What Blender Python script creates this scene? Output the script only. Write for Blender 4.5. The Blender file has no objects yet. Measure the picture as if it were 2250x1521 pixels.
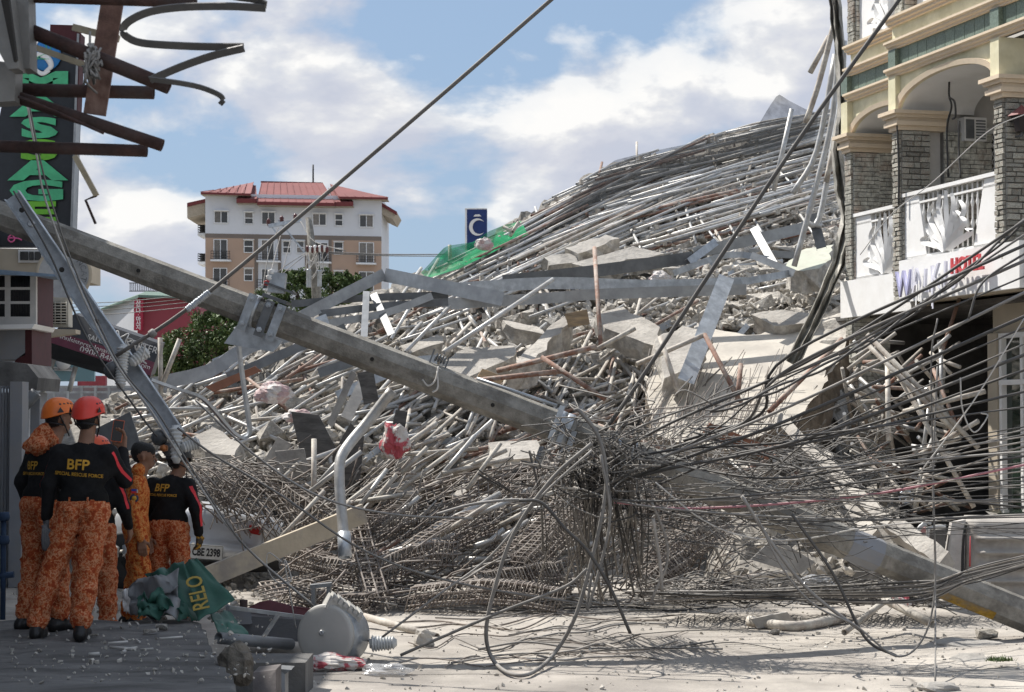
import bpy, math, random
import numpy as np
from mathutils import Vector, Matrix, noise as mnoise
from mathutils.bvhtree import BVHTree

SC = bpy.context.scene
COL = SC.collection
R = math.radians
random.seed(7)

# ------------------------------------------------------------------ camera
FPX = 2250 * 70 / 36.0           # focal length in photo pixels
CAMZ = 1.9
PITCH = math.atan((925 - 760.5) / FPX)
cam_d = bpy.data.cameras.new('camera')
cam = bpy.data.objects.new('camera', cam_d)
COL.objects.link(cam)
cam.location = (0, 0, CAMZ)
cam.rotation_euler = (math.pi / 2 + PITCH, 0, 0)
cam_d.lens = 70
cam_d.sensor_width = 36
cam_d.clip_end = 4000
cam_d.dof.use_dof = True
cam_d.dof.focus_distance = 20
cam_d.dof.aperture_fstop = 10.0
SC.camera = cam

# ------------------------------------------------------------------ sky
SUNV = Vector((-0.62, 0.48, 1.02)).normalized()
world = bpy.data.worlds.new('World')
SC.world = world
world.use_nodes = True
nt = world.node_tree
nt.nodes.clear()


def N(t, typ, **kw):
    n = t.nodes.new(typ)
    for k, v in kw.items():
        if k == 'inp':
            for a, b in v.items():
                n.inputs[a].default_value = b
        else:
            setattr(n, k, v)
    return n


def L(t, a, b):
    t.links.new(a, b)


def ramp(t, fac, stops, interp='LINEAR'):
    n = t.nodes.new('ShaderNodeValToRGB')
    cr = n.color_ramp
    cr.interpolation = interp
    while len(cr.elements) < len(stops):
        cr.elements.new(0.5)
    for e, (p, c) in zip(cr.elements, stops):
        e.position = p
        e.color = c if len(c) == 4 else (*c, 1)
    if fac is not None:
        L(t, fac, n.inputs[0])
    return n.outputs[0]


def mixc(t, fac, a, b, mode='MIX'):
    n = t.nodes.new('ShaderNodeMix')
    n.data_type = 'RGBA'
    n.blend_type = mode
    for idx, v in ((0, fac), (6, a), (7, b)):
        if hasattr(v, 'links') or hasattr(v, 'is_linked'):
            L(t, v, n.inputs[idx])
        else:
            n.inputs[idx].default_value = v if idx == 0 else (*v, 1) if len(v) == 3 else v
    return n.outputs[2]


def math_n(t, op, a, b=None, clamp=False):
    n = t.nodes.new('ShaderNodeMath')
    n.operation = op
    n.use_clamp = clamp
    for i, v in enumerate((a, b)):
        if v is None:
            continue
        if hasattr(v, 'is_linked'):
            L(t, v, n.inputs[i])
        else:
            n.inputs[i].default_value = v
    return n.outputs[0]


sky = N(nt, 'ShaderNodeTexSky', sky_type='NISHITA', sun_disc=False)
sky.sun_elevation = math.asin(SUNV.z)
sky.sun_rotation = math.atan2(SUNV.x, SUNV.y)
sky.air_density = 1.0
sky.dust_density = 1.2
sky.ozone_density = 1.5
tc = N(nt, 'ShaderNodeTexCoord')
mp = N(nt, 'ShaderNodeMapping')
mp.inputs['Scale'].default_value = (1.0, 1.0, 1.9)
mp.inputs['Location'].default_value = (0.31, 0.13, 0.02)
L(nt, tc.outputs['Generated'], mp.inputs[0])
nz = N(nt, 'ShaderNodeTexNoise', inp={'Scale': 8.0, 'Detail': 10, 'Roughness': 0.53, 'Distortion': 0.15})
L(nt, mp.outputs[0], nz.inputs['Vector'])
# the same field a little towards the sun: thick side / lit side of each cloud
mp2 = N(nt, 'ShaderNodeMapping')
mp2.inputs['Scale'].default_value = (1.0, 1.0, 1.9)
mp2.inputs['Location'].default_value = (0.31 - 0.012, 0.13, 0.02 + 0.03)
L(nt, tc.outputs['Generated'], mp2.inputs[0])
nz2 = N(nt, 'ShaderNodeTexNoise', inp={'Scale': 8.0, 'Detail': 6, 'Roughness': 0.53, 'Distortion': 0.15})
L(nt, mp2.outputs[0], nz2.inputs['Vector'])
cover = ramp(nt, nz.outputs['Fac'], [(0.455, (.0, 0, 0)), (0.49, (.35,) * 3), (0.535, (.85,) * 3), (0.62, (1,) * 3)], 'LINEAR')
lit = math_n(nt, 'SUBTRACT', nz.outputs['Fac'], nz2.outputs['Fac'])
lit = math_n(nt, 'MULTIPLY_ADD', lit, 6.5)
nt.nodes[-1].inputs[2].default_value = 0.45
litc = ramp(nt, lit, [(0.0, (7.0, 7.3, 8.4)), (0.45, (7.9, 8.15, 9.0)), (0.75, (9.4, 9.5, 9.8)), (1.0, (11.6, 11.5, 11.3))])
skyb = mixc(nt, 0.6, sky.outputs[0], (4.6, 6.6, 9.6))
skymix = mixc(nt, cover, skyb, litc)
bg = N(nt, 'ShaderNodeBackground', inp={'Strength': 0.064})
L(nt, skymix, bg.inputs['Color'])
wo = N(nt, 'ShaderNodeOutputWorld')
L(nt, bg.outputs[0], wo.inputs[0])

# ------------------------------------------------------------------ sun
sd = bpy.data.lights.new('sun', 'SUN')
sd.energy = 5.0
sd.angle = R(0.55)
sd.color = (1.0, 0.955, 0.89)
sun = bpy.data.objects.new('sun', sd)
COL.objects.link(sun)
sun.rotation_euler = SUNV.to_track_quat('Z', 'Y').to_euler()
sun.location = (-20, 10, 40)

vs = SC.view_settings
vs.view_transform = 'Standard'
vs.look = 'None'
vs.exposure = 0.42
vs.gamma = 1.0
vs.use_curve_mapping = False
SC.render.engine = 'CYCLES'
SC.cycles.max_bounces = 5
SC.cycles.diffuse_bounces = 2
SC.cycles.glossy_bounces = 2
SC.cycles.transparent_max_bounces = 12
SC.cycles.use_denoising = True
SC.cycles.use_adaptive_sampling = True
SC.cycles.adaptive_threshold = 0.02

# ------------------------------------------------------------------ pixel -> place
CP, SP = math.cos(PITCH), math.sin(PITCH)


def ray(px, py):
    cx = (px - 1125) / FPX
    cy = (760.5 - py) / FPX
    return Vector((cx, CP - cy * SP, SP + cy * CP))


def W(px, py, d):
    r = ray(px, py)
    return Vector((0, 0, CAMZ)) + r * (d / r.y)


def PXM(d):                       # metres per photo pixel at depth d
    return d / FPX


def GND(px, py, z=0.0):           # point on the level z seen at a pixel
    r = ray(px, py)
    return Vector((0, 0, CAMZ)) + r * ((z - CAMZ) / r.z)


# ------------------------------------------------------------------ mesh builder
def catmull(pts, k=6):
    pts = [Vector(p) for p in pts]
    if len(pts) < 3:
        return pts
    P = [pts[0] * 2 - pts[1]] + pts + [pts[-1] * 2 - pts[-2]]
    out = []
    for i in range(1, len(P) - 2):
        a, b, c, d = P[i - 1], P[i], P[i + 1], P[i + 2]
        for j in range(k):
            t = j / k
            out.append(0.5 * ((2 * b) + (c - a) * t + (2 * a - 5 * b + 4 * c - d) * t * t + (3 * b - a - 3 * c + d) * t ** 3))
    out.append(pts[-1])
    return out


class MB:
    def __init__(s):
        s.v = []
        s.f = []
        s.m = []
        s.sm = []

    def face(s, idx, mi=0, sm=False):
        s.f.append(tuple(idx))
        s.m.append(mi)
        s.sm.append(sm)

    def pts(s, P):
        i = len(s.v)
        s.v.extend([tuple(p) for p in P])
        return i

    def hexa(s, P, mi=0):
        """8 corners: bottom 4 (ccw), top 4"""
        i = s.pts(P)
        for q in ((3, 2, 1, 0), (4, 5, 6, 7), (0, 1, 5, 4), (1, 2, 6, 5), (2, 3, 7, 6), (3, 0, 4, 7)):
            s.face([i + k for k in q], mi)
        return s

    def box(s, c, size, mi=0, rot=None):
        hx, hy, hz = size[0] / 2, size[1] / 2, size[2] / 2
        P = [Vector(p) for p in ((-hx, -hy, -hz), (hx, -hy, -hz), (hx, hy, -hz), (-hx, hy, -hz), (-hx, -hy, hz), (hx, -hy, hz), (hx, hy, hz), (-hx, hy, hz))]
        if rot is not None:
            P = [rot @ p for p in P]
        c = Vector(c)
        return s.hexa([c + p for p in P], mi)

    def box2(s, a, b, mi=0):
        x0, x1 = sorted((a[0], b[0]))
        y0, y1 = sorted((a[1], b[1]))
        z0, z1 = sorted((a[2], b[2]))
        return s.hexa([(x0, y0, z0), (x1, y0, z0), (x1, y1, z0), (x0, y1, z0), (x0, y0, z1), (x1, y0, z1), (x1, y1, z1), (x0, y1, z1)], mi)

    def bar(s, a, b, w, h, mi=0, up=(0, 0, 1)):
        """rectangular bar from a to b"""
        a, b = Vector(a), Vector(b)
        d = (b - a).normalized()
        u = Vector(up)
        x = d.cross(u)
        if x.length < 1e-4:
            x = d.cross(Vector((1, 0, 0)))
        x.normalize()
        y = x.cross(d)
        x *= w / 2
        y *= h / 2
        return s.hexa([a - x - y, a + x - y, b + x - y, b - x - y, a - x + y, a + x + y, b + x + y, b - x + y], mi)

    def tube(s, P, r, n=8, mi=0, caps=True, hollow=False, ell=None, sm=True):
        P = [Vector(p) for p in P]
        k = len(P)
        rr = r if hasattr(r, '__len__') else [r] * k
        T = []
        for i in range(k):
            t = P[min(i + 1, k - 1)] - P[max(i - 1, 0)]
            if t.length < 1e-9:
                t = Vector((0, 0, 1))
            T.append(t.normalized())
        a = Vector((0, 0, 1)) if abs(T[0].z) < 0.9 else Vector((1, 0, 0))
        nrm = (a - T[0] * a.dot(T[0])).normalized()
        rings = []
        ca = [(math.cos(2 * math.pi * j / n), math.sin(2 * math.pi * j / n)) for j in range(n)]
        for i in range(k):
            nrm = nrm - T[i] * nrm.dot(T[i])
            if nrm.length < 1e-6:
                nrm = T[i].orthogonal()
            nrm.normalize()
            bn = T[i].cross(nrm)
            e = ell if ell else (1, 1)
            rings.append(s.pts([P[i] + nrm * (c * rr[i] * e[0]) + bn * (q * rr[i] * e[1]) for c, q in ca]))
        for i in range(k - 1):
            A, B = rings[i], rings[i + 1]
            for j in range(n):
                j2 = (j + 1) % n
                s.face((A + j, A + j2, B + j2, B + j), mi, sm)
        if hollow:
            for end, ring in ((0, rings[0]), (k - 1, rings[-1])):
                q = min(0.25, (P[0] - P[-1]).length * .3)
                inn = [P[end] + (Vector(s.v[ring + j]) - P[end]) * 0.82 for j in range(n)]
                dd = T[end] * (q if end == 0 else -q)
                i1 = s.pts(inn)
                i2 = s.pts([p + dd for p in inn])
                for j in range(n):
                    j2 = (j + 1) % n
                    if end == 0:
                        s.face((ring + j2, ring + j, i1 + j, i1 + j2), mi)
                        s.face((i1 + j2, i1 + j, i2 + j, i2 + j2), mi, True)
                    else:
                        s.face((ring + j, ring + j2, i1 + j2, i1 + j), mi)
                        s.face((i1 + j, i1 + j2, i2 + j2, i2 + j), mi, True)
                s.face([i2 + j for j in range(n)], mi)
        elif caps:
            s.face([rings[0] + j for j in range(n)][::-1], mi)
            s.face([rings[-1] + j for j in range(n)], mi)
        return s

    def prism(s, poly, off, mi=0, mi_side=None):
        """poly: 3D outline, extruded by vector off"""
        P = [Vector(p) for p in poly]
        o = Vector(off)
        n = len(P)
        i = s.pts(P)
        j = s.pts([p + o for p in P])
        ms = mi if mi_side is None else mi_side
        s.face([i + k for k in range(n)][::-1], mi)
        s.face([j + k for k in range(n)], mi)
        for k in range(n):
            k2 = (k + 1) % n
            s.face((i + k, i + k2, j + k2, j + k), ms)
        return s

    def grid(s, rows, mi=0, sm=True):
        nr, nc = len(rows), len(rows[0])
        i = s.pts([p for r_ in rows for p in r_])
        for a in range(nr - 1):
            for b in range(nc - 1):
                q = i + a * nc + b
                s.face((q, q + 1, q + nc + 1, q + nc), mi, sm)
        return s

    def lathe(s, prof, n=20, c=(0, 0, 0), axis='Z', mi=0, rot=None, sm=True, caps=True):
        """prof: (radius, height) pairs about an axis through c"""
        c = Vector(c)
        rings = []
        for r_, h in prof:
            ring = []
            for j in range(n):
                a = 2 * math.pi * j / n
                p = Vector((r_ * math.cos(a), r_ * math.sin(a), h))
                if rot is not None:
                    p = rot @ p
                ring.append(c + p)
            rings.append(s.pts(ring))
        for i in range(len(rings) - 1):
            for j in range(n):
                j2 = (j + 1) % n
                s.face((rings[i] + j, rings[i] + j2, rings[i + 1] + j2, rings[i + 1] + j), mi, sm)
        if caps and prof[0][0] > 1e-6:
            s.face([rings[0] + j for j in range(n)][::-1], mi)
        if caps and prof[-1][0] > 1e-6:
            s.face([rings[-1] + j for j in range(n)], mi)
        return s

    def build(s, name, mats, parent=None, label=None, cat=None, group=None, kind=None, origin=None):
        me = bpy.data.meshes.new(name)
        A = np.array(s.v, dtype=np.float64).reshape(-1, 3)
        if parent is not None:
            o = np.array(parent.get('_o', (0, 0, 0)) if origin is None else origin)
            base = o
        else:
            if origin is None:
                base = np.array([(A[:, 0].min() + A[:, 0].max()) / 2, (A[:, 1].min() + A[:, 1].max()) / 2, A[:, 2].min()])
            else:
                base = np.array(origin)
        me.from_pydata((A - base).tolist(), [], s.f)
        if not isinstance(mats, (list, tuple)):
            mats = [mats]
        for m in mats:
            me.materials.append(m)
        if len(mats) > 1:
            me.polygons.foreach_set('material_index', np.array(s.m, dtype=np.int32))
        me.polygons.foreach_set('use_smooth', np.array(s.sm, dtype=bool))
        me.update()
        ob = bpy.data.objects.new(name, me)
        COL.objects.link(ob)
        if parent is not None:
            ob.parent = parent
        else:
            ob.location = base
        ob['_o'] = [float(x) for x in base]
        tag(ob, label, cat, group, kind)
        return ob


def tag(o, label=None, cat=None, group=None, kind=None):
    if label:
        o['label'] = label
    if cat:
        o['category'] = cat
    if group:
        o['group'] = group
    if kind or cat:
        o['kind'] = kind or 'thing'
    return o


def thing(name, loc, label, cat, group=None):
    o = bpy.data.objects.new(name, None)
    o.empty_display_size = 0.2
    COL.objects.link(o)
    o.location = loc
    o['_o'] = [float(x) for x in loc]
    return tag(o, label, cat, group)


def np_mesh(name, V, F, mats, mi=None, smooth=False, label=None, cat=None, group=None, kind=None, parent=None):
    """fast mesh from arrays; F all triangles or all quads"""
    me = bpy.data.meshes.new(name)
    V = np.asarray(V, dtype=np.float32)
    F = np.asarray(F, dtype=np.int32)
    k = F.shape[1]
    me.vertices.add(len(V))
    me.vertices.foreach_set('co', V.ravel())
    me.loops.add(F.size)
    me.loops.foreach_set('vertex_index', F.ravel())
    me.polygons.add(len(F))
    me.polygons.foreach_set('loop_start', np.arange(0, F.size, k, dtype=np.int32))
    me.polygons.foreach_set('loop_total', np.full(len(F), k, dtype=np.int32))
    if not isinstance(mats, (list, tuple)):
        mats = [mats]
    for m in mats:
        me.materials.append(m)
    if mi is not None:
        me.polygons.foreach_set('material_index', np.asarray(mi, dtype=np.int32))
    me.polygons.foreach_set('use_smooth', np.full(len(F), smooth, dtype=bool))
    me.update(calc_edges=True)
    me.validate()
    ob = bpy.data.objects.new(name, me)
    COL.objects.link(ob)
    if parent is not None:
        ob.parent = parent
    ob['_o'] = [0.0, 0.0, 0.0]
    return tag(ob, label, cat, group, kind)


def fbm(p, o=4):
    return mnoise.fractal(Vector(p), 1.0, 2.0, o)


ORD = ('first second third fourth fifth sixth seventh eighth ninth tenth eleventh twelfth thirteenth fourteenth fifteenth sixteenth seventeenth eighteenth nineteenth twentieth').split()
ORD += ['twenty-' + w for w in ORD[:9]] + ['thirtieth'] + ['thirty-' + w for w in ORD[:9]]


def rot_to(zdir, up=(0, 0, 1)):
    """matrix whose Z axis is zdir"""
    z = Vector(zdir).normalized()
    x = Vector(up).cross(z)
    if x.length < 1e-4:
        x = Vector((1, 0, 0)).cross(z)
    x.normalize()
    y = z.cross(x)
    return Matrix((x, y, z)).transposed()


def text_mesh(name, body, size, mat, M, parent=None, depth=0.004, font=None, align='CENTER', bold=0.0, sx=1.0, space=1.0, origin=None):
    """flat lettering as a mesh; M maps text plane (x right, y up, z out) to world"""
    cu = bpy.data.curves.new(name + '_c', 'FONT')
    cu.body = body
    cu.size = size
    cu.align_x = align
    cu.align_y = 'CENTER'
    cu.extrude = depth
    cu.offset = bold
    cu.space_character = space
    cu.resolution_u = 3
    tmp = bpy.data.objects.new(name + '_t', cu)
    COL.objects.link(tmp)
    dg = bpy.context.evaluated_depsgraph_get()
    dg.update()
    me = bpy.data.meshes.new_from_object(tmp.evaluated_get(dg))
    bpy.data.objects.remove(tmp)
    bpy.data.curves.remove(cu)
    A = np.empty(len(me.vertices) * 3)
    me.vertices.foreach_get('co', A)
    A = A.reshape(-1, 3)
    A[:, 0] *= sx
    Mn = np.array(M)
    A = A @ Mn[:3, :3].T + Mn[:3, 3]
    base = np.array(parent.get('_o', (0, 0, 0)) if parent is not None else (origin or A.mean(axis=0)))
    me.vertices.foreach_set('co', (A - base).ravel())
    me.materials.clear()
    me.materials.append(mat)
    me.update()
    ob = bpy.data.objects.new(name, me)
    COL.objects.link(ob)
    if parent is not None:
        ob.parent = parent
    else:
        ob.location = base
    ob['_o'] = [float(x) for x in base]
    return ob


def frame(o, x, y):
    """4x4 with origin o, x axis and y axis (orthonormalised)"""
    x = Vector(x).normalized()
    z = x.cross(Vector(y)).normalized()
    y = z.cross(x)
    M = Matrix((x, y, z)).transposed().to_4x4()
    M.translation = Vector(o)
    return M


# ------------------------------------------------------------------ materials
MATS = {}


def mat(name, col, rough=0.7, metal=0.0, var=0.12, scale=6.0, col2=None, c2amt=0.5, c2scale=3.0, c2edge=(0.45, 0.6), bump=0.15, bscale=30.0,
        rnd=0.0, dust=0.0, spec=0.4, coord='Object', stretch=None, alpha=None, trans=0.0, dustcol=(0.50, 0.47, 0.43)):
    if name in MATS:
        return MATS[name]
    m = bpy.data.materials.new(name)
    m.use_nodes = True
    t = m.node_tree
    b = t.nodes['Principled BSDF']
    tcn = N(t, 'ShaderNodeTexCoord')
    vec = tcn.outputs[coord]
    oi = N(t, 'ShaderNodeObjectInfo')
    # per-object offset so that copies do not show the same pattern
    va = N(t, 'ShaderNodeVectorMath', operation='ADD')
    vm = N(t, 'ShaderNodeVectorMath', operation='SCALE')
    vm.inputs[0].default_value = (17.3, 9.1, 23.7)
    L(t, oi.outputs['Random'], vm.inputs['Scale'])
    L(t, vec, va.inputs[0])
    L(t, vm.outputs[0], va.inputs[1])
    vec = va.outputs[0]
    if stretch:
        mpn = N(t, 'ShaderNodeMapping')
        mpn.inputs['Scale'].default_value = stretch
        L(t, vec, mpn.inputs[0])
        vec = mpn.outputs[0]
    n1 = N(t, 'ShaderNodeTexNoise', inp={'Scale': scale, 'Detail': 4, 'Roughness': 0.65})
    L(t, vec, n1.inputs['Vector'])
    lo = tuple(max(0, c * (1 - var * 1.6)) for c in col)
    hi = tuple(min(1, c * (1 + var * 1.4)) for c in col)
    c = ramp(t, n1.outputs['Fac'], [(0.3, lo), (0.7, hi)])
    if col2:
        n2 = N(t, 'ShaderNodeTexNoise', inp={'Scale': c2scale, 'Detail': 4, 'Roughness': 0.7})
        L(t, vec, n2.inputs['Vector'])
        k = ramp(t, n2.outputs['Fac'], [(c2edge[0], (0, 0, 0)), (c2edge[1], (1, 1, 1))])
        k = math_n(t, 'MULTIPLY', k, c2amt)
        c = mixc(t, k, c, col2)
    if dust > 0:
        g = N(t, 'ShaderNodeNewGeometry')
        sx = N(t, 'ShaderNodeSeparateXYZ')
        L(t, g.outputs['Normal'], sx.inputs[0])
        n3 = N(t, 'ShaderNodeTexNoise', inp={'Scale': 4.0, 'Detail': 2, 'Roughness': 0.7})
        L(t, vec, n3.inputs['Vector'])
        k = math_n(t, 'MULTIPLY_ADD', sx.outputs['Z'], 0.55)
        t.nodes[-1].inputs[2].default_value = 0.35
        k = math_n(t, 'MULTIPLY', k, n3.outputs['Fac'])
        k = math_n(t, 'MULTIPLY', k, 2.0 * dust, True)
        c = mixc(t, k, c, dustcol)
    if rnd > 0:
        hs = N(t, 'ShaderNodeHueSaturation')
        v = math_n(t, 'MULTIPLY_ADD', oi.outputs['Random'], 2 * rnd)
        t.nodes[-1].inputs[2].default_value = 1 - rnd
        L(t, v, hs.inputs['Value'])
        L(t, c, hs.inputs['Color'])
        c = hs.outputs[0]
    L(t, c, b.inputs['Base Color'])
    b.inputs['Roughness'].default_value = rough
    b.inputs['Metallic'].default_value = metal
    b.inputs['Specular IOR Level'].default_value = spec
    if trans:
        b.inputs['Transmission Weight'].default_value = trans
    if bump > 0:
        nb = N(t, 'ShaderNodeTexNoise', inp={'Scale': bscale, 'Detail': 3, 'Roughness': 0.6})
        L(t, vec, nb.inputs['Vector'])
        bn = N(t, 'ShaderNodeBump', inp={'Strength': bump, 'Distance': 0.02})
        L(t, nb.outputs['Fac'], bn.inputs['Height'])
        L(t, bn.outputs[0], b.inputs['Normal'])
    if alpha is not None:
        b.inputs['Alpha'].default_value = alpha
    MATS[name] = m
    return m


M_conc = mat('concrete', (0.36, 0.34, 0.31), .9, var=.2, scale=5, col2=(0.22, 0.21, 0.195), c2amt=.6, bump=.5, bscale=24, rnd=.10)
M_conc_l = mat('pale_concrete', (0.47, 0.44, 0.395), .92, var=.2, scale=5, col2=(0.27, 0.25, 0.225), c2amt=.8, c2scale=2.5, bump=.9, bscale=14, rnd=.07)
M_rubble = mat('rubble', (0.25, 0.232, 0.205), .95, var=.3, scale=9, col2=(0.20, 0.185, 0.165), c2amt=.7, c2scale=5, bump=.9, bscale=16, rnd=.12)  # mound base, darkened so the gaps between pieces read as shadow
M_rock = mat('rubble_chunk', (0.48, 0.45, 0.40), .95, var=.25, scale=7, col2=(0.27, 0.25, 0.225), c2amt=.75, c2scale=4, bump=1.0, bscale=14, rnd=.16)
M_pole = mat('pole_concrete', (0.27, 0.255, 0.225), .92, var=.16, scale=14, col2=(0.13, 0.12, 0.105), c2amt=.75, c2scale=3.2, bump=.5, bscale=60, stretch=None)
M_galv = mat('galvanised_pipe', (0.52, 0.525, 0.52), .45, .3, var=.16, scale=8, col2=(0.34, 0.31, 0.27), c2amt=.5, c2scale=5, bump=.1, rnd=.16, dust=.35)
M_pdust = mat('dusty_pipe', (0.54, 0.505, 0.44), .75, .1, var=.2, scale=8, col2=(0.24, 0.17, 0.13), c2amt=.6, c2scale=6, bump=.2, rnd=.16, dust=.5)
M_prust = mat('rusty_pipe', (0.24, 0.115, 0.075), .85, .1, var=.3, scale=9, col2=(0.42, 0.37, 0.32), c2amt=.7, c2scale=5, bump=.3, rnd=.15, dust=.25)
M_chan = mat('grey_steel_channel', (0.33, 0.345, 0.355), .42, .35, var=.14, scale=4, col2=(0.22, 0.23, 0.24), c2amt=.6, c2scale=2.5, bump=.06, rnd=.16, dust=.25)
M_chand = mat('dark_steel_channel', (0.12, 0.13, 0.14), .5, .3, var=.2, scale=4, bump=.08, rnd=.15, dust=.2)
M_galvb = mat('galvanised_steel', (0.44, 0.47, 0.50), .38, .5, var=.16, scale=7, col2=(0.25, 0.27, 0.30), c2amt=.5, c2scale=6, bump=.06, rnd=.08)
M_rebar = mat('rusty_rebar', (0.165, 0.135, 0.118), .85, .1, var=.3, scale=12, col2=(0.34, 0.30, 0.26), c2amt=.7, c2scale=4, bump=.2, rnd=.22, dust=.25)
M_wire = mat('dusty_wire', (0.27, 0.25, 0.225), .8, .05, var=.25, scale=5, col2=(0.10, 0.09, 0.085), c2amt=.6, c2scale=2, bump=0, rnd=.25, dust=.4)
M_cable = mat('black_cable', (0.035, 0.034, 0.034), .6, 0, var=.2, scale=5, bump=.05, rnd=.3, dust=.22)
M_cabled = mat('dusty_cable', (0.13, 0.125, 0.12), .75, 0, var=.2, scale=3, bump=.05, rnd=.3, dust=.5)
M_pinkw = mat('pink_wire', (0.42, 0.16, 0.2), .7, 0, bump=0, dust=.35)
M_whitew = mat('pale_wire', (0.48, 0.46, 0.43), .7, 0, bump=0, rnd=.15)
M_rust = mat('rusted_steel', (0.06, 0.032, 0.027), .8, .1, var=.3, scale=12, col2=(0.06, 0.045, 0.042), c2amt=.8, c2scale=5, bump=.3, bscale=60)
M_dark = mat('dark_void', (0.03, 0.028, 0.026), .95, bump=0)
M_white = mat('white_paint', (0.80, 0.79, 0.77), .6, var=.05, scale=3, col2=(0.62, 0.60, 0.57), c2amt=.4, c2scale=1.5, bump=.05)
M_black = mat('black_paint', (0.022, 0.023, 0.026), .5, var=.1, bump=.03)
M_wood = mat('plywood', (0.40, 0.29, 0.17), .8, var=.25, scale=4, stretch=(1, 1, 6), col2=(0.25, 0.2, 0.15), c2amt=.6, bump=.15, rnd=.2)
M_woodd = mat('dusty_board', (0.36, 0.34, 0.31), .85, var=.2, scale=5, col2=(0.2, 0.19, 0.18), c2amt=.7, bump=.15, rnd=.2, dust=.3)
M_ceram = mat('insulator_grey', (0.55, 0.56, 0.55), .35, 0, var=.1, bump=0, spec=.6, dust=.15)
M_rubber = mat('black_rubber', (0.03, 0.03, 0.03), .8, bump=.1)
# ================================================================== SETTING
# ---- ground sheet to the horizon
g = MB()
g.grid([[(x, y, -0.03) for x in (-3000, -200, -40, 0, 40, 200, 3000)] for y in (-300, -20, 60, 300, 3500)], 0, False)
g.build('ground', mat('earth', (0.24, 0.225, 0.195), .95, var=.2, scale=.4, bump=.2), kind='structure', origin=(0, 0, 0))

# ---- dusty concrete street with a gentle relief
M_street = mat('dusty_street', (0.40, 0.368, 0.325), .93, var=.2, scale=1.3, col2=(0.33, 0.30, 0.27), c2amt=.75, c2scale=.55, c2edge=(.46, .62), bump=.45, bscale=34)


def crack_up(m, scale, col, wid, amt):
    """add hairline cracks and blotchy oil stains to a surface material"""
    t = m.node_tree
    b = t.nodes['Principled BSDF']
    src = b.inputs['Base Color'].links[0].from_socket
    tcn = N(t, 'ShaderNodeTexCoord')
    nz_ = N(t, 'ShaderNodeTexNoise', inp={'Scale': 2.2, 'Detail': 4})
    L(t, tcn.outputs['Object'], nz_.inputs['Vector'])
    ad = N(t, 'ShaderNodeMix'); ad.data_type = 'VECTOR'; ad.inputs[0].default_value = .3
    L(t, tcn.outputs['Object'], ad.inputs[4]); L(t, nz_.outputs['Color'], ad.inputs[5])
    vo = N(t, 'ShaderNodeTexVoronoi', feature='DISTANCE_TO_EDGE', inp={'Scale': scale})
    L(t, ad.outputs[1], vo.inputs['Vector'])
    k = ramp(t, vo.outputs['Distance'], [(0, (1, 1, 1)), (wid, (0, 0, 0))])
    n2 = N(t, 'ShaderNodeTexNoise', inp={'Scale': .8, 'Detail': 3}); L(t, tcn.outputs['Object'], n2.inputs['Vector'])
    k = math_n(t, 'MULTIPLY', k, ramp(t, n2.outputs['Fac'], [(.42, (0, 0, 0)), (.6, (amt,) * 3)]))
    c = mixc(t, k, src, col)
    n3 = N(t, 'ShaderNodeTexNoise', inp={'Scale': .45, 'Detail': 6, 'Roughness': .6}); L(t, tcn.outputs['Object'], n3.inputs['Vector'])
    c = mixc(t, ramp(t, n3.outputs['Fac'], [(.50, (0, 0, 0)), (.62, (.6,) * 3)]), c, (.17, .155, .14))
    L(t, c, b.inputs['Base Color'])


crack_up(M_street, .55, (.12, .11, .10), .012, .9)


def street_z(x, y):
    z = 0.012 * fbm((x * .9, y * .9, 0)) + 0.006 * fbm((x * 5, y * 5, 3))
    # heaved pavement at the right
    k = max(0, min(1, (x - 2.6) / 2.2)) * max(0, 1 - abs(y - 15.6) / 2.0)
    return z + 0.16 * k * k * (3 - 2 * k)


s = MB()
xs = np.linspace(-7.5, 9.0, 150)
ys = np.concatenate([np.linspace(4, 10, 24), np.linspace(10.1, 23, 170), np.linspace(23.3, 60, 20)])
s.grid([[(x, y, street_z(x, y)) for x in xs] for y in ys], 0, True)
street = s.build('street', M_street, kind='structure', origin=(0, 0, 0))
# panel joints, recessed dark strips as narrow sealed seams
for k_, yy in enumerate((12.75, 15.0, 17.6)):
    s = MB()
    pts = [(x, yy + .05 * fbm((x, yy, 5)), street_z(x, yy) + .004) for x in np.linspace(-1.5, 7.5, 60)]
    s.grid([[(p[0], p[1] - .007, p[2]) for p in pts], [(p[0], p[1] + .007, p[2]) for p in pts]])
    s.build('joint', mat('seam', (0.16, 0.15, 0.14), .95, bump=.2), parent=street)

# ---- raised concrete walkway at the left
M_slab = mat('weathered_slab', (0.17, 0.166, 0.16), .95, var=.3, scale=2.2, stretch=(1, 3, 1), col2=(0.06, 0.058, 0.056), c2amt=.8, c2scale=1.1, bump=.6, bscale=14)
edge = [(-0.6, 6.0), (-1.02, 9.0), (-1.69, 12.17), (-1.95, 13.3), (-2.2, 14.5), (-2.53, 16.1)]
ed = catmull([(a, b, 0) for a, b in edge], 10)
s = MB()
rows = []
for i, p in enumerate(ed):
    jag = .05 * fbm((p.x * 6, p.y * 6, 2)) + .03 * fbm((p.x * 20, p.y * 20, 9))
    xe = p.x + jag
    row = []
    for q in np.linspace(0, 1, 46):
        x = xe + (-8.0 - xe) * q ** 1.5
        z = 0.30 + .012 * fbm((x * 2.5, p.y * 6, 1)) + (-.03 * max(0, fbm((x * 3, p.y * 9, 4))) if q < .5 else 0)
        row.append((x, p.y, z))
    rows.append([(xe - .03, p.y, -.02), (xe + .015, p.y, .2)] + row)
s.grid(rows, 0, True)
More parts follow.
